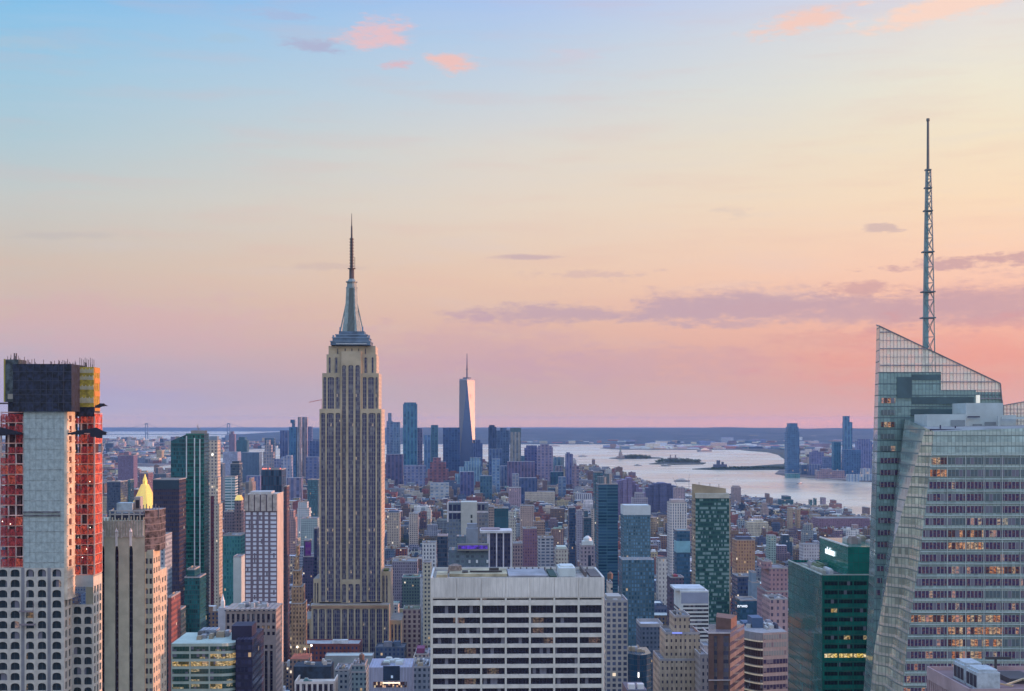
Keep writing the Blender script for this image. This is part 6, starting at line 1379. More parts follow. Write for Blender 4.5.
dt('reddish brown stepped block at the right end of the waterfront cluster', 572, 579, 466, (.28, .17, .22), 4900, tiers=[(574.6, 577.2, 463.6)])
b = dt('broken pyramid of red brick in front of the downtown towers', 425, 450, 478, (.22, .105, .125), 4900, tiers=[(433, 441, 457.6), (430, 446, 462), (427.6, 448.4, 469)])
dt('pale stepped glass block in front of the tapering glass tower', 455, 482, 474, (.22, .32, .38), 4800, tiers=[(470, 481, 457.6), (464, 481.4, 461.5), (459, 481.8, 467)])
dt('pale blank wide block in front of the red brick pyramid', 430, 449, 483, (.36, .38, .40), 4300, fv=.4)
dt('plum wide slab low beside the right edge of the spired skyscraper', 386, 403.5, 454.4, (.12, .09, .17), 5100, d=60)
dt('blue grey apartment slab left of the red brick pyramid', 404, 426, 465.4, (.20, .21, .31), 4900)
dt('pale blue pointed block with lit top below the dark slim tower', 492, 500, 459, (.18, .26, .36), 4700)
dt('purple brown wide slab below the tan fronted tower', 507, 535, 461.6, (.17, .11, .19), 4700)
dt('dark steel block below the dark purple waterfront block', 519, 537, 478, (.07, .10, .18), 4200)
dt('navy low slab below the tapering glass tower', 460, 474, 472, (.12, .12, .22), 4400)
dt('teal stubby block below the pale stepped glass block', 480, 492, 476, (.06, .13, .18), 4300)
dt('thin tower with white lit flank below the purple brown slab', 512, 519, 474, (.28, .28, .32), 4300)
dt('slate midrise at the foot of the dark slim tower, its top level with the water', 489, 502, 449, (.10, .15, .24), 5200)
dt('narrow teal block between the tan fronted tower and the dark purple block', 521, 526, 456, (.08, .16, .22), 5300)
dt('blue grey slab below the tan fronted tower on its left', 500, 508, 466, (.16, .20, .28), 4800)
dt('small mauve block at the right foot of the broad pinkish purple block', 555, 563, 466, (.24, .19, .25), 5100)
dt('low steel blue block just left of the slate tower against the water', 558, 566, 477, (.14, .19, .26), 4500)
# left part of the cluster
dt('ornate pinkish stepped tower with a dark cap on the left skyline', 263, 275, 452, (.32, .26, .30), 4900, tiers=[(266, 271, 440), (264.6, 273, 445)])
dt('dark slate tower behind the ornate pinkish stepped tower', 264.6, 275.6, 438, (.08, .14, .20), 5400)
dt('flat slate block left of the peaked teal tower', 280, 289.6, 430.4, (.12, .15, .26), 5500)
dt('teal blue tower with a little pink pointed top', 289, 297.6, 427, (.05, .14, .24), 5300, tiers=[(290.4, 295, 423), (292, 293.6, 419.6)])
dt('slim tan tower, left of the tallest two on the left skyline', 297.8, 301.6, 417, (.32, .25, .28), 5300, d=30)
dt('slim pinkish tower, right of the tallest two on the left skyline', 302, 308, 417, (.36, .26, .30), 5350, d=30)
dt('mauve blue tower stepping down right of the slim pinkish one', 307.6, 312.6, 426.6, (.15, .16, .27), 5500)
dt('dark blue wide block touching the left side of the spired skyscraper', 310, 321, 441, (.09, .13, .24), 5500)
dt('slate angular block against the left side of the spired skyscraper', 306, 320, 457, (.14, .16, .26), 4900)
dt('white grey slab cluster in front of the left skyline', 281, 293, 457, (.30, .32, .40), 4700, tiers=[(286, 293, 455.4)])
dt('pale blue grey slab with vertical lines in front of the left skyline', 274, 284.6, 459, (.24, .25, .34), 4750)
dt('dim violet low slab below the ornate pinkish tower', 246, 262, 476, (.22, .20, .33), 4500)
dt('mauve low block right of the blue black finned tower', 287, 303, 478, (.24, .19, .28), 4000)
dt('pink brick little peaked block left of the blue black finned tower', 245, 256, 482, (.40, .26, .24), 2600, tiers=[(249, 252, 478)])
b = tower('slate_shaded_slab', 'slate slab left of the dark teal tower with striped floors', [(218.5, 225, 464)], 3600, 40, facade((.07, .13, .20), pu=4, fv=.5))
# tapering glass tower
b = Bld('tapering_glass_tower', 'tapering faceted glass tower with a thin mast and a rosy sunlit right facet', 'skyscraper', 467, 5900)
h = b.x(475.2) ; hb = h; zb, zt = b.z(470), b.z(380)
B_ = [(-h, 0), (h, 0), (h, 2 * h), (-h, 2 * h)]; T_ = [(0, .06 * h), (h * .94, h), (0, 1.94 * h), (-h * .94, h)]
FG = plain((.08, .13, .25), .2, .1, var=.04); FL = plain((.62, .52, .46), .18, .6, var=.03)
mb = MB(); mb.box(-h, h, 0, 2 * h, 0, zb); b.part('base', mb, FG)
mb = MB()
for i in range(4): j = (i + 1) % 4; mb.face([(*B_[i], zb), (*B_[j], zb), (*T_[i], zt)])
b.part('upright_facets', mb, plain((.08, .13, .25), .18, .1, var=.04))
mb = MB()
for i in range(4): j = (i + 1) % 4; mb.face([(*T_[i], zt), (*B_[j], zb), (*T_[j], zt)])
b.part('inverted_facets', mb, plain((.13, .14, .19), .35, .0, var=.03))  # less blue than the upright glass: light on these facets is partly colour
mb = MB(); mb.face([(*p, zt) for p in T_]); mb.prism([(p[0] * .995, h + (p[1] - h) * .995) for p in T_], zt, b.z(378.6)); b.part('parapet', mb, plain((.3, .3, .36), .6))
mb = MB(); mb.cyl(0, h, 17, 17, b.z(378.6), b.z(377.2), 12); mb.cyl(0, h, 3.6, 1.2, b.z(377.2), b.z(353), 6); mb.cyl(0, h, 5, 5, b.z(369.5), b.z(368.7), 6); b.part('mast', mb, plain((.14, .14, .2), .6))
mb = MB(); yq = .42; mb.prism([(h * .40, .28 * h - 1.5), (h * .66, .55 * h - 1.5), (h * .66, .56 * h), (h * .40, .3 * h)], b.z(399), b.z(394)); b.part('dark_plate', mb, plain((.26, .16, .22), .4))
FOOT.append((459, 475, 378, 5900, 5970))
# --- New shore on the right
dt('tall blue tower with chamfered shoulders across the river', 784.5, 799.5, 432, (.07, .14, .23), 7000, d=60, name='riverfront_tower', tiers=[(786.4, 797.6, 423.2), (785.4, 798.6, 427)])
dt('slender two step blue tower, tallest across the river', 842, 853, 449, (.09, .19, .28), 7000, d=40, name='riverfront_tower', tiers=[(842, 849.6, 416), (842, 852.4, 422)])
dt('wide dark blue block at the foot of the slender two step tower', 841.6, 861, 449.6, (.05, .12, .22), 6900, name='riverfront_tower')
dt('teal block left of the slender two step tower', 831.6, 841, 442, (.04, .15, .22), 7100, name='riverfront_tower')
dt('lilac wide tower right of the slender two step tower', 855, 872, 441, (.17, .18, .30), 7300, name='riverfront_tower', tiers=[(857, 870, 439)])
dt('lilac low block behind the tall chamfered tower', 809, 824, 452, (.16, .16, .27), 7600, name='riverfront_tower', tiers=[(812, 818, 450.4)])
dt('slate low slab right of the tall chamfered tower', 799.6, 808, 465, (.10, .15, .22), 7100, name='riverfront_block')
dt('grey blue low slab mid way along the far bank', 807, 822, 464.4, (.15, .17, .26), 7000, name='riverfront_block')
dt('slate midrise between the low slab and the teal block', 822, 832, 457, (.12, .16, .26), 7300, name='riverfront_block')
dt('long pink brick terminal on the far bank', 815, 845, 470.6, (.36, .20, .24), 6650, name='riverfront_block', tiers=[(819, 832, 468.8)])
dt('long pale pier shed on the far bank', 846, 874, 474.4, (.34, .38, .42), 6350, name='riverfront_block')
dt('white low block behind the pale pier shed', 860, 872, 468.6, (.44, .44, .46), 6700, name='riverfront_block')
dt('dark green pier shed below the tall chamfered tower', 785, 800, 473.6, (.10, .22, .22), 6750, name='riverfront_block')
for i, (px0, px1, t_) in enumerate([(880, 900, 446), (905, 925, 440), (930, 960, 450), (965, 990, 443)]):
    dt('midrise far along the opposite bank, number %d from the river tower' % (i + 1), px0, px1, t_, (.14, .16, .25), 7400, name='riverfront_tower') if False else None
# ================================================================ STATUE, ISLANDS, BRIDGE, PORT
bs = Bld('statue_on_pedestal', 'small statue with a raised arm on its pedestal, standing on the leftmost island', 'statue', 620.5, 10250, rot=0)
mb = MB(); mb.box(-27, 27, -27, 27, 2, 18); mb.frustum([(-14, -14, 18), (14, -14, 18), (14, 14, 18), (-14, 14, 18)], [(-10, -10, 48), (10, -10, 48), (10, 10, 48), (-10, 10, 48)]); bs.part('pedestal', mb, plain((.34, .26, .24), .9))
mb = MB(); prof = [(48, 7.2), (58, 6.6), (68, 5.6), (76, 4.6), (80, 5.4), (83, 4.2), (84.5, 1.9), (86, 2.8), (89, 2.8), (91, 1.6)]
for (z0, r0), (z1, r1) in zip(prof, prof[1:]): mb.cyl(0, 0, r0, r1, z0, z1, 10)
mb.tube((-4.4, 0, 80), (-7.2, 0, 92), 1.5, 6); mb.tube((-7.2, 0, 92), (-7.0, 0, 99), 1.2, 6); mb.tube((4.2, -1, 80), (5, -4, 68), 1.5, 6); mb.box(3.4, 6.4, -6, -4, 66, 76)
for i in range(7): a_ = math.pi * i / 6; mb.tube((2.6 * math.cos(a_), 0, 89), (5.4 * math.cos(a_), 0, 89 + 4.6 * math.sin(a_) + .6), .35, 4)
bs.part('figure', mb, plain((.20, .24, .22), .8)); mb = MB(); mb.cyl(-7, 0, 1.6, .5, 99, 103, 6); bs.part('torch', mb, plain((.6, .45, .2), .5))
# bridge far left
b = Bld('suspension_bridge', 'faint suspension bridge with two tall towers on the left horizon', 'bridge', 187, 22500, rot=0)
bz = EYE - (441 - HY) * 22500 / F + 60
T1, T2 = (146.5 - 187) * 22500 / F, (228.5 - 187) * 22500 / F
for tx in (T1, T2):
    mb = MB(); top = EYE - (423.2 - HY) * 22500 / F
    for s_ in (-22, 14): mb.box(tx + s_, tx + s_ + 10, -8, 8, 0, top)
    mb.box(tx - 22, tx + 24, -6, 6, top - 16, top); mb.box(tx - 22, tx + 24, -6, 6, 80, 96); b.part('bridge_tower', mb, plain((.16, .20, .26), .8))
mb = MB(); mb.box(T1 - 900, T2 + 900, -14, 14, 64, 72); b.part('deck', mb, plain((.12, .15, .22), .8))
mb = MB()
def cat(xa, xb, za, zb, sag, n=14):
    pr_ = None
    for i in range(n + 1):
        t_ = i / n; p = (xa + (xb - xa) * t_, 0, za + (zb - za) * t_ - sag * 4 * t_ * (1 - t_))
        if pr_: mb.tube(pr_, p, 2.4, 4)
        pr_ = p
top = EYE - (423.2 - HY) * 22500 / F
cat(T1, T2, top, top, top - 84); cat(T1 - 800, T1, 72, top, 20); cat(T2, T2 + 800, top, 72, 20); b.part('main_cable', mb, plain((.16, .20, .26), .8))
def treeblob(rr, mb, cx_, cy_, cz, r, h, n, s_):
    for i in range(n):
        a_, e_ = rr.uniform(0, 6.283), rr.uniform(-1, 1); rad = r * rr.uniform(.55, 1.); 
        px_, py_, pz_ = cx_ + rad * math.cos(a_) * math.sqrt(1 - e_ * e_), cy_ + rad * math.sin(a_) * math.sqrt(1 - e_ * e_), cz + h * e_ * rr.uniform(.7, 1)
        v = [Vector((rr.uniform(-1, 1), rr.uniform(-1, 1), rr.uniform(-1, 1))).normalized() * s_ * rr.uniform(.6, 1.3) for _ in range(3)]
        g_ = rr.uniform(.6, 1.5); mb.face([(px_ + q.x, py_ + q.y, pz_ + q.z * .7) for q in v], None, 0, (.035 * g_, .062 * g_, .028 * g_))
LEAF = attr_mat('foliage', .95)
def wood(name, label, px0, px1, pys, D0, dr, n, hgt, seed):
    rr = random.Random(seed); mb = MB()
    for i in range(n):
        t_ = rr.random(); px_ = px0 + (px1 - px0) * t_; D = D0 + rr.uniform(-dr, dr); e = math.sin(math.pi * t_) ** .5
        X_ = (px_ - CX) * D / F; hh = hgt * (.5 + .5 * e) * rr.uniform(.7, 1.1); treeblob(rr, mb, X_, D, 3 + hh * .55, 14, hh * .5, 14, 6)
    o = mb.build(name, LEAF); tag(o, label, 'woods', None, 'stuff')
wood('island_trees', 'dark tree cover of the leftmost island', 621, 650, 0, 10350, 130, 170, 24, 1)
wood('island_trees', 'dark tree cover of the middle island', 656, 700, 0, 9250, 110, 200, 26, 2)
wood('pier_trees', 'dark trees along the long low pier', 712, 790, 0, 7990, 70, 200, 12, 3)
wood('shore_trees', 'dark trees on the curved far shore', 786, 800, 0, 8900, 500, 90, 16, 4)
b = Bld('island_fort', 'low fort like hall with a small turret on the long pier', 'building', 720, 8000, rot=0)
mb = MB(); mb.box(b.x(714), b.x(727), 0, 40, 0, 26); mb.box(b.x(717), b.x(720.4), 5, 25, 26, 48); mb.box(b.x(722), b.x(724), 5, 25, 26, 40); b.part('hall', mb, plain((.12, .13, .2), .9)); FOOT.append((714, 727, 462, 8000, 8040))
b = Bld('island_hall', 'pale hall with towers among the trees of the middle island', 'building', 672, 9350, rot=0)
mb = MB(); mb.box(b.x(668), b.x(678), 0, 40, 0, 30); mb.box(b.x(670), b.x(671), -1, 10, 30, 48); mb.box(b.x(675), b.x(676), -1, 10, 30, 48); b.part('hall', mb, plain((.34, .26, .28), .9))
rr = random.Random(9)
for i, (px_, r_) in enumerate([(655.5, 5.), (660.5, 6.5), (666, 5.2), (671, 4.6)]):
    b = Bld('storage_dome', ['pale storage dome, leftmost of the row across the bay', 'largest pale storage dome across the bay', 'pale storage dome right of the largest one across the bay', 'rightmost pale storage dome across the bay'][i], 'dome', px_, 13900, 'storage domes across the bay', rot=0)
    R_ = r_ * 13900 / F * .62; mb = MB()
    for q in range(4): a0, a1 = q * math.pi / 8, (q + 1) * math.pi / 8; mb.cyl(0, 0, R_ * math.cos(a0), R_ * math.cos(a1) if q < 3 else 0, 3 + R_ * .55 * math.sin(a0), 3 + R_ * .55 * math.sin(a1), 12)
    b.part('dome', mb, plain((.60, .58, .50), .8, var=.1))
# boats
def hullmesh(L_, W_, H_):
    mb = MB(); pl = [(-L_ / 2, -W_ / 2), (L_ * .3, -W_ / 2), (L_ / 2, 0), (L_ * .3, W_ / 2), (-L_ / 2, W_ / 2)]
    mb.prism(pl, .2, H_); return mb
for i, (px_, py_, L_, lab) in enumerate([(638, 465.5, 46, 'dark small boat on the water below the leftmost island'), (666, 466, 60, 'ferry close under the middle island'), (682, 481.5, 70, 'ferry off the near shore above the mottled green tower'),
        (583, 456.5, 70, 'distant ferry right of the waterfront towers'), (555, 446.2, 110, 'faint ship far out, left of the leftmost island'), (705, 451.5, 160, 'faint long ship before the far port'), (800, 484, 40, 'small launch below the far bank')]):
    X_, D = ground(px_, py_); o = bpy.data.objects.new('ferry_boat', None); C.objects.link(o); o.location = (X_, D, 0); o.rotation_euler = (0, 0, .2 * i - .4); tag(o, lab, 'boat', 'boats on the bay')
    hullmesh(L_, L_ * .22, L_ * .07).build('hull', plain((.08, .09, .13), .6), o)
    mb = MB(); mb.box(-L_ * .36, L_ * .22, -L_ * .09, L_ * .09, L_ * .07, L_ * .14); mb.box(-L_ * .2, L_ * .1, -L_ * .07, L_ * .07, L_ * .14, L_ * .19); mb.build('cabin', plain((.5, .5, .5), .6), o)
# cranes
def crane(label, px_, D, pbase, ptop, jib, col, ang=0.):
    b = Bld('tower_crane', label, 'crane', px_, D, 'construction cranes', rot=ang); s_ = D / F; zt_ = b.z(ptop); w_ = max(.5, .28 * s_); mb = MB()
    for sx in (-1, 1): mb.tube((sx * w_, 0, b.z(pbase)), (sx * w_, 0, zt_), w_ * .35)
    n = 10
    for i in range(n): za = b.z(pbase) + (zt_ - b.z(pbase)) * i / n; zb_ = b.z(pbase) + (zt_ - b.z(pbase)) * (i + 1) / n; mb.tube(((-1) ** i * w_, 0, za), (-(-1) ** i * w_, 0, zb_), w_ * .22)
    b.part('mast', mb, plain(col, .7)); mb = MB(); (jx0, jy0), (jx1, jy1) = jib
    mb.tube((jx0 * s_, 0, zt_ + jy0 * s_), (jx1 * s_, 0, zt_ + jy1 * s_), w_ * .6); mb.tube((jx0 * s_, 0, zt_ + jy0 * s_ + w_ * 2), (jx1 * s_, 0, zt_ + jy1 * s_), w_ * .3); b.part('jib', mb, plain(col, .7))
crane('red crane jib poking out left of the spired skyscraper', 322, 1700, 640, 400, ((-13, -2.5), (1, .6)), (.5, .12, .10))
crane('thin crane with an upright mast right of the bulky navy building', 689, 3000, 530, 481, ((-.5, 0), (.5, 7)), (.3, .28, .3))
crane('small crane with a slanting jib over the bulky navy building', 677, 3500, 500, 486, ((0, 0), (-4, 8.5)), (.35, .3, .3))
# ================================================================ TREES in the little park
rr = random.Random(31)
where = ['at the left end', 'second from the left end', 'third from the left end', 'fourth from the left end', 'left of the middle', 'in the very middle', 'right of the middle', 'fourth from the right end', 'third from the right end', 'second from the right end', 'at the right end']
TREES = []
for row, (pyc, D, nm) in enumerate([(548, 2050, 'upper'), (575, 1560, 'lower')]):
    for i in range(11 if row == 0 else 8):
        px_ = (393 + i * 4.2) if row == 0 else (405 + i * 2.2); X_ = (px_ - CX) * D / F; D2 = D + rr.uniform(-25, 25)
        zz_ = 14 if row == 0 else EYE - (580 - HY) * D / F
        z0 = 2 if row == 0 else None
        TREES.append((X_, D2, row, i))
def tree(X_, D, hgt, label, seed):
    rr = random.Random(seed); o = bpy.data.objects.new('park_tree', None); C.objects.link(o); o.location = (X_, D, 2); tag(o, label, 'tree', 'trees of the small park')
    mb = MB(); mb.cyl(0, 0, .5, .25, 0, hgt * .6, 6)
    for k_ in range(5): a_ = k_ * 1.26; mb.tube((0, 0, hgt * (.35 + .05 * k_)), (math.cos(a_) * hgt * .25, math.sin(a_) * hgt * .25, hgt * (.6 + .06 * k_)), .14)
    mb.build('trunk', plain((.10, .07, .05), .9), o)
    mb = MB()
    for k_ in range(6): a_ = rr.uniform(0, 6.28); treeblob(rr, mb, math.cos(a_) * hgt * .22, math.sin(a_) * hgt * .22, hgt * rr.uniform(.55, .8), hgt * .26, hgt * .22, 46, 1.1)
    mb.build('crown', LEAF, o)
PARK = [(-250, 2010, -90, 2110)]
SIZES = ['large', 'small', 'middling']
for i in range(11):
    X_ = (395 + i * 4.0 - CX) * 2950 / F + rr.uniform(-3, 3); hgt = rr.uniform(18, 28)
    tree(X_, 2950 + rr.uniform(-18, 18), hgt, 'leafy park tree right of the spired skyscraper, %s of the row' % where[i], 100 + i)
X0, X1 = (391 - CX) * 2900 / F, (440 - CX) * 3000 / F
mb = MB(); mb.box(X0, X1, 2900, 2995, 1.9, 2.2); struct(mb.build('park_lawn', GREEN))
PARKBOX = (X0, X1, 2870, 3005)

# ================================================================ THE REST OF THE CITY
rr = random.Random(77)
def inpoly(x_, y_, P):
    c_ = False; j = len(P) - 1
    for i in range(len(P)):
        if ((P[i][1] > y_) != (P[j][1] > y_)) and (x_ < (P[j][0] - P[i][0]) * (y_ - P[i][1]) / (P[j][1] - P[i][1]) + P[i][0]): c_ = not c_
        j = i
    return c_
RECT = []
for (p0, p1, pt, D0, D1) in FOOT:
    RECT.append((min((p0 - CX) * D0 / F, (p0 - CX) * D1 / F) - 6, max((p1 - CX) * D0 / F, (p1 - CX) * D1 / F) + 6, D0 - 8, D1 + 8, pt, p0, p1))
WALLC = [('red brick', (.24, .10, .085), 16), ('brown brick', (.20, .14, .11), 22), ('tan', (.38, .30, .21), 17), ('cream', (.48, .42, .34), 9), ('grey', (.25, .27, .30), 16),
         ('plum coloured', (.17, .125, .15), 8), ('off white', (.56, .55, .53), 7), ('slate', (.10, .13, .19), 12), ('dark glass', (.045, .075, .11), 6), ('pinkish', (.36, .27, .24), 7)]
ROOFC = [('dark roofed', (.05, .055, .075), 7), ('grey roofed', (.18, .19, .22), 6), ('white roofed', (.56, .58, .58), 6), ('tan roofed', (.30, .26, .22), 3), ('green grey roofed', (.18, .24, .22), 1)]
def pick(L_):
    t_ = rr.uniform(0, sum(e[2] for e in L_))
    for e in L_:
        t_ -= e[2]
        if t_ <= 0: return e
    return L_[-1]
blds = []
PROT = []
for (p0, p1, pt, D0, D1) in FOOT:
    gy = HY + EYE * F / D0; PROT.append((p0 + .5, p1 - .5, pt, D0, min(34, max(4, (gy - pt) * .62))))
PROT.append((392, 436, 540.5, 2900, 7.5))
cyw, syw = math.cos(YAW), math.sin(YAW)
def hmax_at(px_, D, top):  # keep below what the photo shows free
    return top
yy0 = 840.; 
while yy0 < 7400:
    far = yy0 > 4200
    for sub in (0, 1):
        xl = -.40 * yy0 - 200; xr = .42 * yy0 + 260; xx = xl + rr.uniform(0, 30)
        while xx < xr:
            w_ = rr.uniform(9, 27) if rr.random() < .76 else rr.uniform(26, 55)
            if far: w_ *= 1.25
            if ((xx + 4000) % 262) < 26: xx += 26; continue
            d_ = rr.uniform(24, 31); y0 = yy0 + sub * 31.5 + rr.uniform(0, 2)
            wx, wy = xx * cyw - y0 * syw, xx * syw + y0 * cyw
            cxw, cyw_ = wx + w_ / 2, wy + d_ / 2
            px_ = CX + cxw * F / cyw_
            if yy0 < 1500: h = rr.triangular(22, 82, 42)
            elif yy0 < 2400: h = rr.triangular(14, 66, 30)
            elif yy0 < 4200: h = rr.triangular(12, 52, 20)
            else: h = rr.triangular(12, 48, 20)
            if rr.random() < .05 and yy0 > 1500: h *= 1.7
            if px_ < 330 and yy0 > 2200: h *= 1.35
            if 380 < px_ < 560 and yy0 > 4600: h *= 1.5
            if px_ > 620 and yy0 > 2600: h = min(h, 60) * (.8 if rr.random() < .85 else 1.25)
            if px_ > 640 and yy0 > 3300: h = min(h, 22) if rr.random() < .96 else min(h, 38)
            if px_ > 600 and yy0 < 1300: h *= .8
            ok = inpoly(cxw, cyw_, MANP) and inpoly(cxw, cyw_ + 50, MANP)
            if ok and PARKBOX[0] < cxw < PARKBOX[1] and PARKBOX[2] < cyw_ < PARKBOX[3]: ok = False
            if ok:
                for (a, c, e, g_, pt, q0, q1) in RECT:
                    if wx < c and wx + w_ > a and wy < g_ and wy + d_ > e: ok = False; break
            if ok:
                pa_, pb_ = px_ - w_ * .5 * F / cyw_, px_ + w_ * .5 * F / cyw_
                for (q0, q1, pt, D0, lim) in PROT:
                    if D0 > wy and pa_ < q1 and pb_ > q0:
                        top_ = HY + (EYE - h) * F / (wy + d_)
                        if top_ < pt + lim: h = EYE - (pt + lim - HY) * (wy + d_) / F
                if h < 7: h = 7.; ok = EYE * 0 + 1 > 0
            if ok: blds.append((wx, wy, w_ - .6, d_, h, pick(WALLC), pick(ROOFC), rr.random()))
            xx += w_
    yy0 += 78.5
# which ones show: rectangles painted far to near on a coarse picture
import numpy as np
img = np.full((691, 1024), -1, np.int32); items = []
for i, (x_, y_, w_, d_, h, wc, rc, s_) in enumerate(blds):
    k_ = F / y_; k2 = F / (y_ + d_)
    a = min(CX + x_ * k_, CX + x_ * k2); c = max(CX + (x_ + w_) * k_, CX + (x_ + w_) * k2)
    items.append((y_, a, c, HY + (EYE - h) * k2, HY + EYE * k_, i))
for (p0, p1, pt, D0, D1) in FOOT: items.append((D0, p0, p1, pt, HY + EYE * F / D0, -2))
items.sort(key=lambda t_: -t_[0])
for D, a, c, t_, bt, i in items:
    a, c, t_, bt = [int(round(v)) for v in (a, c, t_, bt)]
    if c <= 0 or a >= 1024 or t_ >= 691: continue
    img[max(0, t_):min(691, bt), max(0, a):min(1024, max(c, a + 1))] = i
ids, cnt = np.unique(img, return_counts=True)
seen = sorted([(int(n), int(i)) for i, n in zip(ids, cnt) if i >= 0], reverse=True)
single = [i for n, i in seen[:290]]; sset = set(single)
CITYW = facade((0, 0, 0), (.018, .032, .085), 1., 1., .46, .55, lit=.014, attr=True, lite=1.1, litcol=(1, .68, .36), tint=.45, wvar=.2)
CITYR = attr_mat('city_roofing')
def jit(c, s_, a=.25): r2 = random.Random(int(s_ * 1e6)); f_ = 1 + r2.uniform(-a, a); return tuple(max(.01, v * f_ * (1 + r2.uniform(-.06, .06))) for v in c)
def put(mb, x_, y_, w_, d_, h, wc, rc, s_, rich=False, rmb=None, z0=0):
    us, vs = 1 / (2.7 + 1.6 * s_), 1 / (3.3 + .9 * ((s_ * 7) % 1)); uo = math.floor(s_ * 4000)
    wcol, rcol = jit(wc[1], s_), jit(rc[1], s_ * .7 + .1); g_ = sum(wcol) / 3; wcol = tuple(min(.7, max(.01, g_ + (v - g_) * 1.1)) for v in wcol); r2 = random.Random(int(s_ * 1e7)); rm = rmb or mb; ri = 0 if rmb else 1
    y1 = y_ + d_; H = h
    mb.box(x_, x_ + w_, y_, y1, z0, H, 0, 0 if rmb else 1, wcol, rcol, us=us, vs=vs, uo=uo)
    t_ = .45   # parapet
    pc = tuple(v * 1.12 for v in wcol)
    if rmb: rm.face([(x_ + .1, y_ + .1, H + .06), (x_ + w_ - .1, y_ + .1, H + .06), (x_ + w_ - .1, y1 - .1, H + .06), (x_ + .1, y1 - .1, H + .06)], None, 0, rcol)
    if y_ < 3000:
        for q in ((x_, x_ + w_, y_, y_ + t_), (x_, x_ + w_, y1 - t_, y1), (x_, x_ + t_, y_ + t_, y1 - t_), (x_ + w_ - t_, x_ + w_, y_ + t_, y1 - t_)): rm.box(*q, H + .08, H + 1.1, ri, ri, pc)
    n = 1 + int(r2.random() * (4 if rich else 2.4))
    for k_ in range(n):
        bw, bd, bh = r2.uniform(.12, .35) * w_, r2.uniform(.15, .4) * d_, r2.uniform(2, 5.5)
        bx_, by_ = x_ + r2.uniform(.08, .6) * w_, y_ + r2.uniform(.1, .55) * d_
        cc = pc if r2.random() < .5 else tuple(min(.6, v * 1.6) for v in rcol)
        rm.box(bx_, bx_ + bw, by_, by_ + bd, H + .1, H + bh, ri, ri, cc)
    if r2.random() < .35 and h > 25:   # setback storeys
        mb.box(x_ + w_ * .15, x_ + w_ * .8, y_ + d_ * .2, y_ + d_ * .9, H + .1, H + r2.uniform(5, 14), 0, 0 if rmb else 1, wcol, rcol, us=us, vs=vs, uo=uo)
    if r2.random() < .4 and y_ < 3600:
        tx, ty = x_ + w_ * r2.uniform(.3, .8), y_ + d_ * r2.uniform(.3, .8); c2 = (.14, .095, .08)
        rm.cyl(tx, ty, .4, .4, H, H + 3, 4, ri, ri, c2); rm.cyl(tx, ty, 1.9, 1.9, H + 3, H + 6.6, 8, ri, ri, c2); rm.cyl(tx, ty, 2, 0, H + 6.6, H + 8, 8, ri, ri, c2)
# landmarks that labels can lean on: px, py, phrase
LM = [(50, 480, 'the unfinished red netted tower'), (125, 600, 'the slotted stone tower'), (147, 500, 'the gold pyramid'), (190, 520, 'the tall green tower'), (262, 550, 'the white windowed hotel'), (250, 640, 'the brown colonnade block'),
      (298, 590, 'the ornate brown tower'), (352, 500, 'the spired skyscraper'), (352, 640, 'the skyscraper base'), (437, 465, 'the red brick pyramid'), (467, 430, 'the tapering glass tower'), (469, 517, 'the blank white wall'),
      (418, 570, 'the arcaded grey block'), (390, 675, 'the lavender block'), (518, 600, 'the white office slab'), (497, 548, 'the white fin block'), (530, 545, 'the maroon ribbed block'), (545, 465, 'the pinkish waterfront block'),
      (580, 530, 'the grey gridded tower'), (587, 545, 'the domed white tower'), (606, 530, 'the blue banded tower'), (636, 530, 'the steel blue tower'), (660, 495, 'the bulky navy building'), (677, 530, 'the white slab tower'),
      (711, 550, 'the mottled green tower'), (744, 560, 'the orange brick block'), (773, 590, 'the pink brick apartments'), (793, 525, 'the twin tan towers'), (840, 525, 'the long purple warehouse'), (826, 600, 'the green glass tower'),
      (735, 495, 'the square riverside tower'), (680, 640, 'the tan stepped block'), (638, 640, 'the white terrace block'), (312, 460, 'the slate angular block'), (540, 500, 'the long cream apartments'), (395, 525, 'the beige palazzo'),
      (442, 550, 'the narrow navy slab'), (700, 610, 'the white banded office'), (225, 490, 'the pale banded block'), (768, 640, 'the bowed cream bands')]
buckets = {}
for i in single:
    x_, y_, w_, d_, h, wc, rc, s_ = blds[i]
    px_, py_ = CX + (x_ + w_ / 2) * F / y_, HY + (EYE - h) * F / y_
    lm = min(LM, key=lambda q: math.hypot(q[0] - px_, (q[1] - py_) * 1.4)); dx, dy = px_ - lm[0], py_ - lm[1]
    rel = ('right of' if dx > 0 else 'left of') if abs(dx) > abs(dy) * 1.1 else ('below' if dy > 0 else 'behind')
    buckets.setdefault((wc[0], rc[0], rel, lm[2]), []).append((py_, px_, i))
ORD = ['nearest', 'second nearest', 'third nearest', 'fourth nearest', 'fifth nearest', 'sixth nearest', 'seventh nearest', 'eighth nearest', 'ninth nearest', 'tenth nearest'] + ['%dth nearest' % q for q in range(11, 40)]
LAB = {}
for (col, _r, rel, lmn), L_ in buckets.items():
    L_.sort(reverse=True)
    for q, (py_, px_, i) in enumerate(L_):
        x_, y_, w_, d_, h, wc, rc, s_ = blds[i]
        LAB[i] = ('%s %s building %s %s' % (col, rc[0], rel, lmn)) + ('' if len(L_) == 1 else ', %s such' % ORD[q])
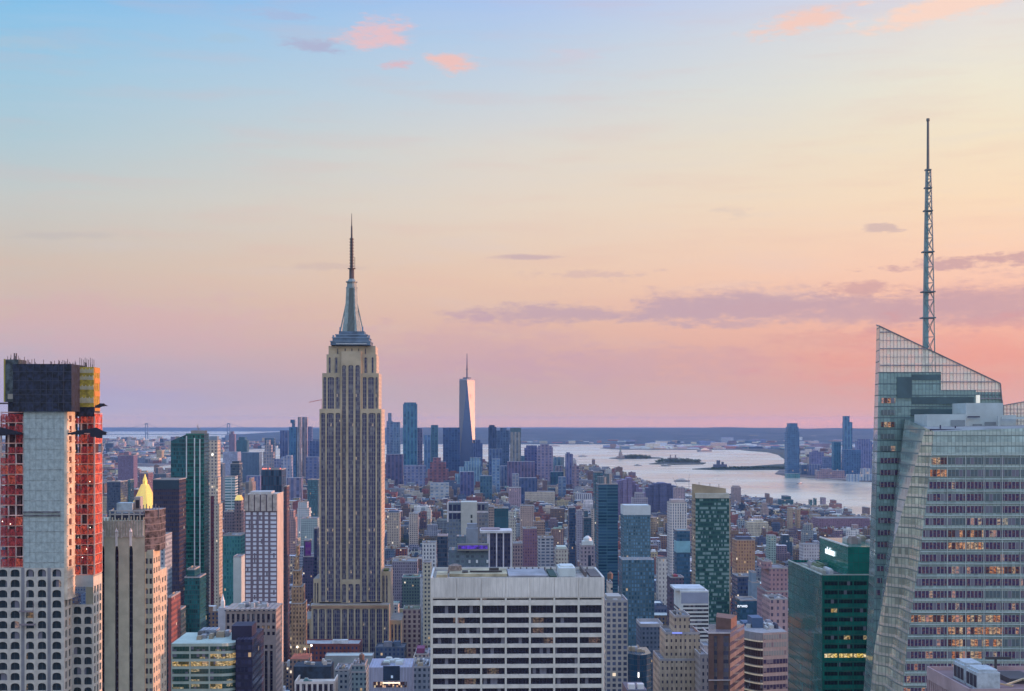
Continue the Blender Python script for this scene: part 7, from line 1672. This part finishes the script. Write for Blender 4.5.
for q, i in enumerate(single):
    x_, y_, w_, d_, h, wc, rc, s_ = blds[i]
    mb, rm = MB(), MB(); put(mb, 0, 0, w_, d_, h, wc, rc, s_, True, rm)
    # true position: bodies above were laid out at the origin
    o = mb.build({'dark glass': 'glass_building', 'slate': 'slate_building'}.get(wc[0], 'masonry_building'), CITYW); o.location = (x_, y_, 0)
    tag(o, LAB[i], 'building', 'lower buildings filling the street grid')
    rm.build('rooftop', CITYR, o)
mb = MB()
for i, (x_, y_, w_, d_, h, wc, rc, s_) in enumerate(blds):
    if i in sset: continue
    put(mb, x_, y_, w_, d_, h, wc, rc, s_)
o = mb.build('distant_city_buildings', [CITYW, CITYR]); tag(o, 'countless small buildings of the distant street grid', 'city', None, 'stuff')
# far quarters beyond the rivers
def scatter(name, label, boxes, n, hr, seed, sz=(20, 90), bright=1.):
    rr2 = random.Random(seed); mb = MB()
    for i in range(n):
        p0, p1, q0, q1 = rr2.choice(boxes); t_ = rr2.random(); px_ = rr2.uniform(p0, p1); D = 1 / (1 / (EYE * F / (q1 - HY)) * t_ + 1 / (EYE * F / (q0 - HY)) * (1 - t_))
        X_ = (px_ - CX) * D / F; w_ = rr2.uniform(*sz); h = rr2.uniform(*hr) * (2.2 if rr2.random() < .05 else 1); c = rr2.choice(WALLC)[1]; c = jit(c, rr2.random(), .4)
        c = tuple(min(.7, v * bright) for v in c); mb.box(X_, X_ + w_, D, D + rr2.uniform(*sz), 1, 2 + h, 0, 0, c, tuple(min(.75, v * rr2.uniform(.8, 2.4)) for v in c))
    o = mb.build(name, CITYR); tag(o, label, 'city', None, 'stuff')
scatter('far_quarter_houses', 'hazy houses beyond the river on the left horizon', [(-100, 330, 440.5, 449), (-100, 215, 449, 458), (90, 215, 441, 452)], 2600, (12, 34), 5)
scatter('near_bank_houses', 'hazy houses on the left river bank', [(-100, 170, 458, 464), (-100, 120, 464, 478)], 900, (12, 40), 6, (20, 70))
scatter('port_sheds', 'low pale sheds and mauve yards of the far port', [(602, 870, 446.8, 449.4), (690, 1000, 446, 449)], 700, (8, 26), 7, (40, 160), 1.5)
scatter('hillside_houses', 'specks of houses at the foot of the far hills', [(520, 900, 441.5, 444.2)], 260, (10, 40), 8, (40, 140), 1.4)
scatter('opposite_bank_houses', 'low hazy houses of the opposite bank on the right', [(795, 1100, 450, 470), (800, 900, 455, 474)], 700, (10, 36), 10, (20, 80))

# ================================================================ HAZE
m = bpy.data.materials.new('haze'); m.use_nodes = True; nt = m.node_tree; nt.nodes.clear()
ou = nt.nodes.new('ShaderNodeOutputMaterial'); pv = nt.nodes.new('ShaderNodeVolumePrincipled')
pv.inputs['Color'].default_value = (.28, .52, 1.0, 1); pv.inputs['Density'].default_value = HAZE; pv.inputs['Anisotropy'].default_value = 0.0
nt.links.new(pv.outputs[0], ou.inputs['Volume'])
mb = MB(); mb.box(-46000, 46000, -1500, 48000, -3, 400, bottom=True); o = mb.build('haze', m); o['kind'] = 'stuff'; o['label'] = 'blue evening haze over the city'
